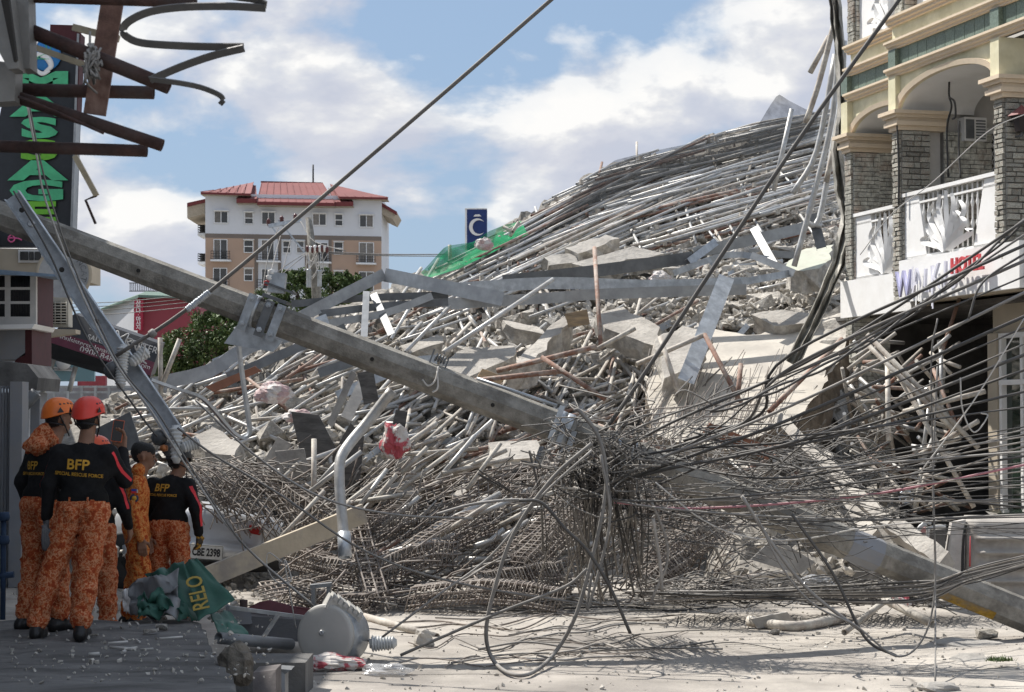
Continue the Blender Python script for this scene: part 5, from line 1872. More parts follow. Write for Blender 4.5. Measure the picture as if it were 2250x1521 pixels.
def octo(mb, A, B, r0, r1, n=24):
    P = [A.lerp(B, i / n) for i in range(n + 1)]
    d = (B - A).normalized()
    up = Vector((0, -.25, 1)); up = (up - d * up.dot(d)).normalized()
    sd_ = d.cross(up)
    rings = []
    for i, p in enumerate(P):
        r = r0 + (r1 - r0) * i / n
        rings.append(mb.pts([p + (up * math.sin(R(22.5 + 45 * k)) * 1.0 + sd_ * math.cos(R(22.5 + 45 * k))) * r for k in range(8)]))
    for i in range(n):
        for k in range(8):
            mb.face((rings[i] + k, rings[i] + (k + 1) % 8, rings[i + 1] + (k + 1) % 8, rings[i + 1] + k))
    mb.face([rings[0] + k for k in range(8)][::-1]); mb.face([rings[-1] + k for k in range(8)])


m = MB(); octo(m, PA, PB, .122, .137); m.build('upper_shaft', M_pole, pole)
m = MB(); octo(m, PC, PD, .135, .152); m.build('lower_shaft', M_pole, pole)
PDIR = (PB - PA).normalized()


def on_pole(px):
    t = (px - (-70)) / (1262 + 70)
    return PA.lerp(PB, t)


PU = (Vector((0, 0, 1)) - PDIR * PDIR.z).normalized()
PN = PDIR.cross(PU)            # away from / toward viewer
if PN.y > 0:
    PN = -PN
# bolt holes along the pole
for px in (320, 1090, 830):
    m = MB(); c = on_pole(px) + PN * .122 + PU * -.02; m.lathe([(.015, 0), (.018, .008)], 10, c, rot=rot_to(PN)); m.build('bolt_hole', M_dark, pole)


def band(px, w, parent=pole, r=.145, mt=M_galvb):
    m = MB(); c = on_pole(px)
    m.tube([c - PDIR * w / 2, c + PDIR * w / 2], r, 16)
    return m.build('clamp_band', mt, parent)


for px in (566, 1228, 1246):
    band(px, .06)
# clamp assembly with bolts and plates
for k, (px, oy) in enumerate(((560, 0), (597, 0), (622, .0))):
    c = on_pole(px)
    m = MB()
    m.box(c + PN * .155 + PU * -.02, (.075, .02, .32), 0, Matrix((PDIR, PN, PU)).transposed()); pl = m.build('clamp_plate', M_galvb if k != 1 else M_chand, pole)
    for dz in (-.12, .10):
        m = MB(); q = c + PN * .165 + PU * dz; m.tube([q - PN * .03, q + PN * .07], .012, 8); m.lathe([(.024, 0), (.024, .02)], 6, q + PN * .02, rot=rot_to(PN), sm=False); m.build('bolt', M_galvb, pl)
m = MB(); c = on_pole(600) + PU * .165; m.box(c, (.22, .22, .03), 0, Matrix((PDIR, PN, PU)).transposed()); m.box(c + PU * .1, (.26, .2, .02), 0, Matrix((PDIR, PN, PU)).transposed()); m.build('top_bracket', M_chand, pole)
m = MB(); c = on_pole(592) + PU * .27; m.box(c + Vector((0, 0, .03)), (.14, .12, .17), 0, Matrix.Rotation(.1, 3, 'Y')); m.build('junction_box', M_galvb, pole)
for k in range(3):
    m = MB(); q = on_pole(578) + PU * (.25 + .05 * k) + Vector((-.02, -.05, .0)); m.lathe([(.0, 0), (.03, .01), (.022, .025), (.03, .04), (.0, .05)], 8, q); m.build('small_insulator', M_white if k else mat('signal_red', (.5, .03, .03), .4), pole)
# lower gusset plate
m = MB(); c = on_pole(585) - PU * .2; m.prism([c - PDIR * .16 + PU * .08, c + PDIR * .24 + PU * .05, c + PDIR * .2 - PU * .06, c - PDIR * .22 - PU * .14], PN * .03); m.build('gusset', M_galvb, pole)
# clamp at the break
for k, px in enumerate((1222, 1240, 1262)):
    c = on_pole(px); m = MB(); m.box(c + PN * .155 + PU * (.03 - .05 * k), (.045, .03, .30 - .06 * k), 0, Matrix((PDIR, PN, PU)).transposed()); m.build('clamp_plate', M_galvb, pole)
m = MB(); c = on_pole(1215) - PU * .2; m.bar(c + PN * .15, c + PN * .1 - PU * .18, .05, .04); m.build('clamp_tail', M_galvb, pole)
m = MB(); m.tube([on_pole(1040) + PU * .14 + PN * .05, on_pole(1210) + PU * .165 + PN * .05], .014, 8); m.build('stay_rod', M_galvb, pole)
m = MB(); m.tube(catmull([on_pole(960) + PU * .12 + PN * .1, on_pole(965) + PN * .15, on_pole(955) + PN * .15 - PU * .06, on_pole(940) + PN * .15 - PU * .03], 6), .008, 6); m.tube(catmull([on_pole(962) + PU * .08 + PN * .14, on_pole(975) + PN * .16 - PU * .05, on_pole(968) + PN * .16 - PU * .1], 5), .008, 6); m.build('wire_tie', M_whitew, pole)
m = MB(); c = on_pole(945) + PU * .125
for k in range(4):
    m.lathe([(.03, 0), (.04, .008), (.03, .016)], 10, c + PDIR * (.025 * k) + PU * .06, rot=rot_to(PDIR))
m.bar(c - PU * .05 - PDIR * .03, c + PU * .12 - PDIR * .03, .02, .012); m.bar(c - PU * .05 + PDIR * .11, c + PU * .1 + PDIR * .11, .02, .012)
m.build('spool_bracket', M_chand, pole)
# painted bands on the lower shaft
LD = (PD - PC).normalized()
for t, w, mt, r_ in ((.098, .05, M_galvb, .1405), (.125, .05, M_galvb, .1405), (.55, .30, M_lwall, .1465)):
    m = MB(); c = PC.lerp(PD, t); octo(m, c - LD * w / 2, c + LD * w / 2, r_, r_, 1); m.build('painted_band' if w > .1 else 'clamp_band', mt, pole)
m = MB(); a = PC.lerp(PD, .70); b_ = PC.lerp(PD, .80); m.prism([a - PU * .140 + PN * .062, b_ - PU * .142 + PN * .062, b_ - PU * .07 + PN * .139, a - PU * .07 + PN * .136], PN * .004); m.build('yellow_mark', mat('worn_yellow', (.36, .22, .03), .8, var=.3, scale=20, col2=(.2, .18, .15), c2amt=.8), pole)

# ---- steel crossarm with its insulators
arm = thing('steel_crossarm', W(380, 960, 16.2), 'galvanised steel crossarm hanging from the pole tip down to the rescuers', 'crossarm')
pts = [W(30, 432, 16.5), W(205, 690, 16.35), W(300, 825, 16.25), W(388, 955, 16.15)]
m = MB()
for A, B in zip(pts[:-1], pts[1:]):
    d = (B - A).normalized(); A2, B2 = A - d * .01, B + d * .01
    sx_ = d.cross(Vector((0, -1, 0))).normalized()
    m.hexa([A2 - sx_ * .07, A2 + sx_ * .07, B2 + sx_ * .07, B2 - sx_ * .07, A2 - sx_ * .07 + Vector((0, .012, 0)), A2 + sx_ * .07 + Vector((0, .012, 0)), B2 + sx_ * .07 + Vector((0, .012, 0)), B2 - sx_ * .07 + Vector((0, .012, 0))])
    for sg in (-1, 1):
        q = sx_ * .07 * sg; q2 = sx_ * .063 * sg
        m.hexa([A2 + q2, A2 + q, B2 + q, B2 + q2, A2 + q2 + Vector((0, -.07, 0)), A2 + q + Vector((0, -.07, 0)), B2 + q + Vector((0, -.07, 0)), B2 + q2 + Vector((0, -.07, 0))])
m.build('channel', M_galvb, arm)
for x, y in ((48, 462), (72, 494), (136, 593), (212, 706), (338, 890)):
    m = MB(); m.lathe([(.022, 0), (.022, .01)], 10, W(x, y, 16.31), rot=rot_to((0, -1, 0))); m.build('bolt_hole', M_dark, arm)
m = MB(); m.lathe([(.03, 0), (.03, .03), (.018, .03), (.018, .05)], 8, W(69, 493, 16.28), rot=rot_to((0, -1, 0))); m.build('bolt', M_galvb, arm)


def insulator(A, B, parent, r=.05, n=9, mt=M_ceram):
    A, B = Vector(A), Vector(B)
    Ln = (B - A).length
    prof = [(0.0, 0), (r * .55, 0), (r * .6, Ln * .06)]
    for i in range(n):
        z = Ln * (.08 + .84 * i / n)
        h = Ln * .84 / n
        k = 1.05 - .25 * i / n
        prof += [(r * .78 * k, z), (r * .95 * k, z + h * .2), (r * k, z + h * .4), (r * .95 * k, z + h * .6), (r * .78 * k, z + h * .85)]
    prof += [(r * .4, Ln), (0, Ln)]
    m = MB(); m.lathe(prof, 16, A, rot=rot_to(B - A)); return m.build('insulator', mt, parent)


insulator(W(272, 757, 16.1), W(264, 855, 16.05), arm, .055, 13)
insulator(W(325, 770, 16.15), W(285, 800, 16.1), arm, .055, 6)
insulator(W(386, 935, 16.0), W(388, 1018, 15.95), arm, .055, 8)
insulator(W(438, 972, 16.0), W(398, 985, 15.95), arm, .055, 6)
for x, y, r_ in ((250, 812, .08), (352, 960, .07), (372, 985, .06)):
    m = MB(); c = W(x, y, 16.15); m.lathe([(0, -.05), (r_, -.03), (r_ * .8, .02), (r_ * .4, .05), (0, .06)], 12, c, rot=rot_to((.4, -1, .3))); m.build('clevis', M_chand, arm)
m = MB(); m.tube(catmull([W(x, y, 15.95) for x, y in ((283, 760), (278, 745), (292, 748), (300, 770), (308, 752), (318, 765), (312, 790), (322, 800))], 5), .007, 6); m.build('binding_wire', M_whitew, arm)
m = MB(); m.lathe([(.02, 0), (.03, .03), (.02, .06)], 8, W(352, 985, 15.98), rot=rot_to((1, 0, 0))); m.build('copper_lug', mat('copper', (.42, .16, .06), .4, .5), arm)

# bent steel straps hanging from the clamp
def strap(pts, w, label, mt=M_galvb, name='steel_strap', th=.012, k=7):
    P = catmull([W(*p) for p in pts], k)
    m = MB(); n = len(P); rings = []
    for i in range(n):
        t = (P[min(n - 1, i + 1)] - P[max(0, i - 1)]).normalized()
        v = Vector((.35, -.94, .0)); v = (v - t * v.dot(t)).normalized()
        u = t.cross(v)
        rings.append(m.pts([P[i] + u * th + v * w * .5, P[i] - u * th + v * w * .5, P[i] - u * th - v * w * .5, P[i] + u * th - v * w * .5]))
    for i in range(n - 1):
        for j in range(4):
            m.face((rings[i] + j, rings[i] + (j + 1) % 4, rings[i + 1] + (j + 1) % 4, rings[i + 1] + j), 0, False)
    m.face([rings[0] + j for j in range(4)]); m.face([rings[-1] + j for j in range(4)])
    return m.build(name, mt, label=label, cat='strap')


strap([(520, 725, 16.9), (524, 760, 17), (536, 850, 17.1), (546, 920, 17.2), (548, 950, 17.25), (536, 962, 17.25), (515, 952, 17.2), (490, 925, 17.1), (455, 885, 16.9), (430, 868, 16.8), (380, 852, 16.6), (330, 834, 16.5)], .09, 'bent U shaped steel strap hanging below the pole clamp')
# torn lamp arm
m = MB(); P = catmull([W(x, y, d) for x, y, d in ((862, 858, 17.0), (810, 925, 17.0), (768, 975, 16.9), (748, 1010, 16.8), (746, 1060, 16.7), (752, 1140, 16.6), (757, 1195, 16.5))], 6)
m.tube(P, .046, 12, hollow=True)
la = m.build('lamp_arm', M_galv, label='bent galvanised lamp arm hanging down with torn end', cat='lamp arm')
m = MB(); m.tube([W(756, 1170, 16.52), W(758, 1225, 16.45)], .056, 10, hollow=True); m.build('torn_sleeve', M_galvb, la)

# ---- cables
def cable(pts, r, mt, label, group, name='cable', k=7, cat='cable', n=6):
    Q = []
    for p in pts:
        if isinstance(p, Vector):
            Q.append(p)
            continue
        v = W(*p)
        if v.z < r + .01:                     # rests on the road
            v = GND(p[0], p[1], r + .012)
            v.z = max(v.z, street_z(v.x, v.y) + r)
        Q.append(v)
    P = catmull(Q, k)
    m = MB(); m.tube(P, r, n)
    return m.build(name, mt, label=label, cat=cat, group=group)


# two stays
cable([(255, 782, 16.0), (440, 657, 15.8), (820, 338, 15.4), (1215, -4, 15.0), (1320, -100, 14.8)], .017, M_cabled, 'thick taut stay cable rising from the insulator to the top edge', 'stay cables')
cable([(1300, 985, 16.4), (1400, 845, 16.3), (1560, 600, 16.2), (1760, 300, 16.0), (1978, -4, 15.8), (2060, -120, 15.7)], .018, M_cable, 'thick dark stay cable rising past the hotel corner', 'stay cables')
m = MB()
for t in np.linspace(0, 1, 34):
    a = t * 40
    c = W(412 + 48 * t, 680 - 38 * t, 15.75)
    m.lathe([(.022, -.008), (.028, 0), (.022, .008)], 8, c + Vector((rr.uniform(-.004, .004), 0, rr.uniform(-.004, .004))), rot=rot_to((.75, 0, .6)))
m.build('cable_grip', M_galvb, label='wrapped wire grip on the stay cable near the pole', cat='cable grip')
m = MB(); m.lathe([(.022, -.03), (.034, -.02), (.034, .02), (.022, .03)], 8, W(335, 733, 15.9), rot=rot_to((.75, 0, .6))); m.build('cable_joint', M_cabled, label='small joint sleeve low on the left stay cable', cat='cable joint')

nm_c = 0
# upper fan to the right edge
for k in range(14):
    t = k / 13
    y1 = 462 + 460 * t + rr.uniform(-12, 12)
    x0, y0 = 1270 + rr.uniform(0, 330), 985 + rr.uniform(-40, 110)
    xm = 1780; ym = y0 + (y1 - y0) * .5 + 26 + 10 * t + rr.uniform(-8, 8)
    thick = rr.choice([.0135, .012, .009, .007]) if t < .75 else rr.choice([.010, .007, .005])
    cable([(x0 - 60, y0 + rr.uniform(-10, 40), 16.4), (x0 + 110, y0 - 18 + (ym - y0) * .25, 16.1), (xm + rr.uniform(-60, 60), ym, 15.6), (2275, y1, 15.0)], thick, rr.choice([M_cable, M_cable, M_cabled]),
          '%s cable of the upper fan counting down the right edge, passing the hotel' % ORD[k], 'upper cable fan')
# twisted pair near the sign
for ph in (0, math.pi):
    P = []
    for t in np.linspace(0, 1, 60):
        x = 1560 + 700 * t; y = 905 - 190 * t - 240 * t * t
        P.append(W(x, y + 6 * math.sin(t * 22 + ph), 15.3 + .04 * math.cos(t * 22 + ph)))
    m = MB(); m.tube(P, .010, 6); m.build('cable', M_cable, label='twisted dark service cable strand crossing the hotel sign', cat='cable', group='twisted service pair')
# dense horizontal band
for k in range(34):
    t = (k + rr.random() * .8) / 34
    y1 = 930 + 265 * t
    x0, y0 = 1270 + rr.uniform(-20, 420), 1005 + rr.uniform(-80, 150)
    sag = rr.uniform(10, 60)
    mt = rr.choices([M_cable, M_cabled, M_wire, M_pinkw, M_whitew], [6, 6, 2, .3, .6])[0]
    th = rr.choice([.003, .004, .005, .006, .009])
    cable([(x0, y0, 16.3), (x0 + 180, y0 + sag * .7 + (y1 - y0) * .15, 16.0 + rr.uniform(-.3, .3)), (1850 + rr.uniform(-80, 80), (y0 + y1) / 2 + sag * .8, 15.6), (2280, y1, 15.0 + rr.uniform(-.5, .5))], th, mt,
          '%s cable down the right edge in the sagging band, %s %s' % (ORD[k], 'thin' if th < .007 else 'thick', {M_cable: 'black', M_cabled: 'dusty', M_wire: 'brown grey', M_pinkw: 'pink', M_whitew: 'pale'}[mt]), 'sagging cable band')
# lower right bunch
for k in range(22):
    o = rr.uniform(-24, 24); q = rr.uniform(-16, 16)
    cable([(1480 + rr.uniform(-120, 60), 1305 + rr.uniform(-8, 22), 18.6), (1750, 1305 + o * .6, 17.8), (2010, 1300 + o, 17.0), (2130, 1268 + q, 16.7), (2280, 1228 + q * .7 + rr.uniform(-6, 6), 16.3)], rr.choice([.005, .006, .009]), rr.choice([M_cabled, M_wire, M_cable]), '%s strand of the cable bunch lying over the lower pole shaft' % ('thick', 'thin')[k % 2], 'cable bunch over the pole foot')
# big loops under the tangle
LOOPS = [
    ([(1300, 975), (1215, 1050), (1130, 1170), (1085, 1300), (1068, 1390), (1082, 1448), (1120, 1480), (1165, 1480), (1215, 1440), (1262, 1360), (1295, 1250), (1325, 1120), (1332, 1040), (1315, 960), (1275, 905), (1262, 902)], 15.4, .016, M_cabled, 'large thick cable loop hanging down to the road'),
    ([(1300, 990), (1190, 1090), (1080, 1220), (960, 1310), (840, 1400)], 15.6, .009, M_cabled, 'long cable curving from the tangle down left to the road'),
    ([(1290, 1250), (1240, 1290), (1100, 1345), (960, 1405), (880, 1440)], 15.4, .012, M_cabled, 'thick cable falling from the loop to the stone block'),
    ([(1320, 1000), (1340, 1130), (1320, 1240), (1290, 1340), (1300, 1260)], 15.6, .012, M_cabled, 'inner cable loop right of the large one'),
    ([(1140, 1100), (1190, 1105), (1240, 1160), (1290, 1210), (1340, 1290), (1385, 1392)], 15.3, .013, M_cable, 'dark straight cable dropping right of the large loop'),
    ([(960, 1130), (1040, 1108), (1140, 1098), (1200, 1110)], 16.0, .012, M_cabled, 'curved cable arching left of the large loop'),
    ([(1435, 1140), (1450, 1240), (1455, 1300)], 15.8, .014, M_wire, 'pale cable hanging before the rebar grid'),
    ([(1430, 1100), (1462, 1180), (1465, 1240), (1440, 1300), (1430, 1325)], 15.9, .012, M_wire, 'second pale cable hanging before the rebar grid'),
    ([(1440, 1060), (1540, 1140), (1640, 1180), (1760, 1185), (1900, 1160), (2100, 1140)], 15.8, .006, M_whitew, 'pale thin cable sagging in a wide arc at the right'),
    ([(1660, 1130), (1720, 1250), (1790, 1330), (1880, 1375), (1970, 1442), (2030, 1400), (2055, 1280), (2050, 1050), (2060, 800)], 15.2, .008, M_cabled, 'thin cable hanging in a deep loop before the overturned vehicle'),
    ([(1740, 1130), (1830, 1260), (1900, 1400), (1970, 1442)], 15.5, .012, M_cable, 'dark cable dropping to the road at the right'),
    ([(1630, 1090), (1700, 1200), (1780, 1300), (1890, 1385)], 15.4, .014, M_cabled, 'grey cable slanting down right of the rebar'),
    ([(2128, 700), (2160, 620), (2255, 555)], 15.0, .009, M_cable, 'dark cable crossing below the hotel fascia'),
    ([(2055, 1500), (2055, 1300), (2052, 1100), (2046, 800), (2060, 700)], 15.4, .008, M_cabled, 'vertical drop wire before the overturned vehicle'),
    ([(2250, 700), (2140, 880), (2020, 1040)], 15.0, .005, M_whitew, 'pale thin wire slanting before the green windows'),
    ([(2255, 250), (2170, 290), (2050, 400), (1960, 470), (1890, 560)], 15.6, .004, M_whitew, 'thin pale wire crossing the balcony'),
    ([(2110, 830), (2115, 900), (2140, 950), (2170, 915), (2155, 908)], 15.0, .006, M_whitew, 'hooked pale wire end before the green windows'),
    ([(60, 230), (80, 340), (100, 440), (160, 600), (250, 790), (330, 900), (420, 1040), (520, 1180), (640, 1290), (760, 1380), (850, 1420)], 15.8, .0085, M_whitew, 'long pale twin wire running down past the rescuers to the road'),
    ([(64, 230), (88, 350), (115, 450), (170, 605), (262, 800), (345, 905), (430, 1043), (530, 1190), (650, 1300), (765, 1385), (855, 1428)], 15.75, .0075, M_cabled, 'grey twin of the long pale wire past the rescuers'),
    ([(30, 420), (110, 560), (190, 740), (300, 900), (345, 960)], 15.9, .008, M_cable, 'dark wire dangling along the crossarm'),
    ([(390, 940), (470, 1000), (620, 1090), (800, 1210), (1000, 1280), (1300, 1330)], 15.9, .009, M_cabled, 'dusty cable sagging over the rebar from the crossarm'),
    ([(430, 880), (560, 1000), (700, 1090), (860, 1130), (1040, 1140)], 16.0, .009, M_cabled, 'second cable sagging over the rebar'),
    ([(620, 1235), (590, 1215), (588, 1250), (610, 1280), (640, 1275), (625, 1230), (640, 1320), (650, 1380)], 16.0, .005, M_whitew, 'small pale wire loop on the plank'),
]
for pts, d, r_, mt, lab in LOOPS:
    cable([(x, y, d + .02 * i) for i, (x, y) in enumerate(pts)], r_, mt, lab, 'hanging cable loops')
# cables lying on the road
for k in range(22):
    y0 = 1470 - 125 * (k + rr.random() * .7) / 22; x0 = rr.uniform(820, 1250); ln = rr.uniform(250, 620)
    P = []
    for t in np.linspace(0, 1, 6):
        p = GND(x0 + ln * t, y0 + rr.uniform(-14, 14) - 20 * t, .012); p.z = street_z(p.x, p.y) + .015 + .05 * max(0, math.sin(t * 6 + k)) * rr.random(); P.append(p)
    cable(P, rr.choice([.004, .006, .009]), rr.choice([M_cabled, M_wire, M_cable, M_rebar]), '%s loose wire lying on the road counting back from the bottom edge' % ORD[k], 'cables on the road')
# the central knot and vertical hangers
tg = MB()
for _ in range(120):
    c = (1310 + rr.gauss(0, 80), 1010 + rr.gauss(0, 50))
    P = [W(c[0] + rr.gauss(0, 40), c[1] + rr.gauss(0, 26), 16.2 + rr.uniform(-.4, .5)) for _ in range(4)]
    tg.tube(catmull(P, 4), rr.choice([.003, .005, .007]), 4, rr.randrange(4))
for _ in range(75):
    x0 = 1310 + rr.gauss(0, 60); y0 = 1010 + rr.gauss(0, 30); x1 = x0 + rr.gauss(0, 45); y1 = rr.uniform(1180, 1330)
    tg.tube(catmull([W(x0, y0, 16.4), W((x0 + x1) / 2 + rr.gauss(0, 14), (y0 + y1) / 2, 16.6), W(x1, y1, 17 + rr.random())], 5), rr.choice([.004, .006, .008, .01]), 4, rr.randrange(4))
for _ in range(330):       # lacework of thin wire over the right part
    x0, y0 = rr.uniform(1330, 1900), rr.uniform(960, 1200)
    a = rr.gauss(.15, .5); ln = rr.uniform(60, 220)
    x1, y1 = x0 + ln * math.cos(a), y0 + ln * math.sin(a)
    d = rr.uniform(16.4, 20)
    tg.tube(catmull([W(x0, y0, d), W((x0 + x1) / 2 + rr.gauss(0, 12), (y0 + y1) / 2 + rr.gauss(0, 14), d + rr.uniform(-.2, .2)), W(x1, y1, d)], 4), rr.choice([.003, .0045, .006]), 4, rr.randrange(4))
for _ in range(260):       # matted wire along the foot
    x0 = rr.uniform(1380, 2050); y0 = rr.gauss(1300, 14)
    P = [W(x0 + 45 * i + rr.gauss(0, 8), y0 + rr.gauss(0, 9), 19 + rr.uniform(-.6, .8)) for i in range(4)]
    tg.tube(catmull(P, 3), rr.choice([.004, .006]), 4, rr.randrange(4))
tg.build('wire_tangle', [M_cable, M_cabled, M_wire, M_wire], kind='stuff', label='knot of thin cables and wires at the broken pole', cat='wire')

# ---- rebar
def cage(a, b_, w, h, nl, ns, label, bow=0.0, skew=0.0):
    A, B = W(*a), W(*b_)
    d = (B - A).normalized()
    u = Vector((0, 0, 1)); u = (u - d * u.dot(d)).normalized(); s_ = d.cross(u)
    m = MB()
    n = 10

    def at(t):
        return A.lerp(B, t) + u * bow * math.sin(math.pi * t) + Vector((0, 0, .02 * fbm((t * 5, a[0], 0))))
    cor = []
    for k in range(nl):
        q = 4 * k / nl
        e = [(-1 + 2 * (q % 1), -1), (1, -1 + 2 * (q % 1)), (1 - 2 * (q % 1), 1), (-1, 1 - 2 * (q % 1))][int(q) % 4]
        cor.append(e)
    for (ex, ey) in cor:
        e0, e1 = rr.uniform(-.03, .05), rr.uniform(.95, 1.06)
        m.tube([at(e0 + (e1 - e0) * i / n) + s_ * ex * w / 2 + u * ey * h / 2 for i in range(n + 1)], .011, 5)
    for i in range(ns):
        t = (i + .5) / ns + rr.uniform(-.2, .2) / ns
        c = at(t); sk = d * skew * rr.uniform(.6, 1.4)
        ww, hh = w * 1.06 / 2, h * 1.06 / 2
        Q = [c - s_ * ww - u * hh - sk, c + s_ * ww - u * hh - sk, c + s_ * ww + u * hh + sk, c - s_ * ww + u * hh + sk]
        m.tube(Q + [Q[0], Q[0].lerp(Q[2], .25)], .0065, 4)
    return m.build('rebar_cage', M_rebar, label=label, cat='rebar cage', group='crushed rebar cages')


def mat_grid(cor, nu, nv, label, r=.008, sag=.1):
    """bar mat between 4 pixel corners (x, y, d)"""
    A, B, C, D_ = [W(*c) for c in cor]
    m = MB()
    f = lambda s_, t: (A.lerp(B, s_)).lerp(D_.lerp(C, s_), t) + Vector((0, 0, sag * math.sin(math.pi * s_) * math.sin(math.pi * t) + .03 * fbm((s_ * 4, t * 4, cor[0][0]))))
    for i in range(nu):
        s_ = (i + .5) / nu + rr.uniform(-.012, .012)
        m.tube([f(s_, t) for t in np.linspace(rr.uniform(-.05, .03), rr.uniform(.96, 1.06), 10)], r, 5)
    for j in range(nv):
        t = (j + .5) / nv + rr.uniform(-.012, .012)
        m.tube([f(s_, t) + Vector((0, -.012, .012)) for s_ in np.linspace(rr.uniform(-.05, .03), rr.uniform(.96, 1.06), 12)], r, 5)
    return m.build('rebar_mat', M_rebar, label=label, cat='rebar mat', group='buckled rebar mats')


mat_grid([(430, 1045, 22.3), (520, 1000, 22.8), (740, 1200, 20.9), (640, 1240, 20.9)], 6, 14, 'rebar mat draped over the crushed silver car', sag=.25)
mat_grid([(400, 1000, 22.8), (600, 1050, 22.6), (700, 1140, 21.9), (520, 1180, 21.4)], 14, 12, 'loose rebar mat above the crushed car')
mat_grid([(1395, 1060, 20.2), (1590, 1100, 20.2), (1540, 1260, 20.6), (1370, 1265, 20.6)], 12, 13, 'upright rebar grid right of the hanging cables', .009, .05)
mat_grid([(1380, 900, 22.5), (1700, 880, 23), (1650, 1000, 22), (1390, 1010, 21.6)], 14, 6, 'rebar mat lying below the pale slab')
mat_grid([(900, 1060, 21.6), (1250, 1000, 22), (1240, 1130, 21.2), (920, 1180, 20.9)], 18, 8, 'dark rebar mat under the break of the pole')
mat_grid([(560, 1280, 20.4), (900, 1250, 20.6), (900, 1325, 19.9), (600, 1335, 19.7)], 24, 8, 'flat rebar mat along the road edge behind the antenna')
for a, b_, w, h, nl, ns, lab in (
        ((640, 1090, 21.6), (800, 1190, 20.8), .3, .28, 8, 16, 'rebar cage slanting over the plank'),
        ((800, 1170, 20.6), (900, 1110, 21.0), .32, .30, 8, 15, 'rebar cage at the right end of the plank'),
        ((1105, 1250, 20.2), (1270, 1085, 20.8), .34, .26, 10, 26, 'rust brown rebar cage rising left of the hanging cables'),
        ((1150, 1255, 19.9), (1300, 1110, 20.3), .26, .22, 8, 20, 'second rebar cage rising beside the hanging cables'),
        ((1060, 1290, 20.0), (1250, 1262, 19.9), .36, .30, 8, 24, 'rebar cage lying flat under the large loop'),
        ((900, 1315, 19.8), (1240, 1318, 19.6), .34, .22, 10, 34, 'long low rebar cage along the road edge'),
        ((780, 1150, 20.8), (830, 1330, 19.6), .2, .2, 8, 16, 'rebar cage bending down to the road'),
        ((640, 1300, 19.9), (830, 1318, 19.6), .26, .16, 8, 20, 'low rebar cage behind the antenna bracket'),
        ((1420, 1290, 20.2), (1570, 1160, 20.6), .34, .26, 10, 22, 'rusty red rebar cage right of the upright grid'),
        ((1400, 1300, 20.1), (1500, 1230, 20.2), .26, .2, 8, 16, 'small rebar cage under the upright grid'),
        ((900, 1230, 20.3), (1080, 1140, 20.9), .28, .24, 8, 18, 'rebar cage in the dark middle of the tangle'),
        ((640, 1220, 20.5), (800, 1260, 20.2), .3, .2, 8, 18, 'rebar cage under the plank shadow'),
        ((820, 1260, 20.2), (1000, 1215, 20.5), .3, .24, 8, 18, 'rebar cage left of the large loop')):
    cage(a, b_, w, h, nl, ns, lab, bow=rr.uniform(-.08, .1), skew=rr.uniform(-.06, .06))
rb = MB()
for _ in range(760):
    px, py = rr.uniform(600, 1290), rr.uniform(1050, 1330)
    if py < 1100 and px < 800 and rr.random() < .6:
        continue
    a = R(rr.gauss(-27, 16)) if py < 1240 else R(rr.gauss(-6, 22))
    ln = rr.uniform(40, 170)
    d = float(np.interp(py, [1030, 1330], [22.2, 19.8])) + rr.uniform(-.3, .9)
    x1, y1 = px + ln * math.cos(a), min(1330, py + ln * math.sin(a))
    rb.tube(catmull([W(px, py, d), W((px + x1) / 2 + rr.gauss(0, 7), (py + y1) / 2 + rr.gauss(0, 8), d + rr.uniform(-.12, .12)), W(x1, y1, d + rr.uniform(-.2, .2))], 2), rr.choice([.0065, .009, .011]), 4, 0 if rr.random() < .55 else 1)
for _ in range(260):
    px, py = rr.uniform(1300, 1600), rr.uniform(1040, 1330)
    a = R(rr.gauss(-40, 30)); ln = rr.uniform(30, 130)
    d = float(np.interp(py, [1030, 1330], [21.8, 19.9])) + rr.uniform(-.2, .9)
    rb.tube([W(px, py, d), W(px + ln * math.cos(a), min(1325, py + ln * math.sin(a)), d)], rr.choice([.006, .008]), 4, rr.randrange(2))
for _ in range(240):
    px, py = rr.uniform(400, 660), rr.uniform(1010, 1110)
    a = R(rr.gauss(30, 22)); ln = rr.uniform(40, 140); d = 22.4 + rr.uniform(-.5, .4)
    rb.tube(catmull([W(px, py, d), W(px + ln * .5 * math.cos(a), py + ln * .5 * math.sin(a) - rr.uniform(-8, 12), d), W(px + ln * math.cos(a), py + ln * math.sin(a), d)], 2), rr.choice([.006, .008]), 4, rr.randrange(2))
for _ in range(150):      # thin rods sticking up below the pale slab
    px, py = rr.uniform(1400, 1720), rr.uniform(840, 990)
    a = R(rr.gauss(-62, 10)); ln = rr.uniform(40, 110); d = Dp(py) - 1.3
    rb.tube([W(px, py, d), W(px + ln * math.cos(a), py + ln * math.sin(a), d + .2)], .006, 4, rr.randrange(2))
rb.build('rebar_tangle', [M_rebar, M_wire], kind='stuff', label='dense tangle of rusty reinforcing bars at the foot of the heap', cat='rebar')

# ---- boards and sheets
def board(ol, d, th, mt, label, name='board', cat='board'):
    return plate(name, ol, d if hasattr(d, '__len__') else [d] * len(ol), th, mt, label, cat, .004, len(label), mside=mt)


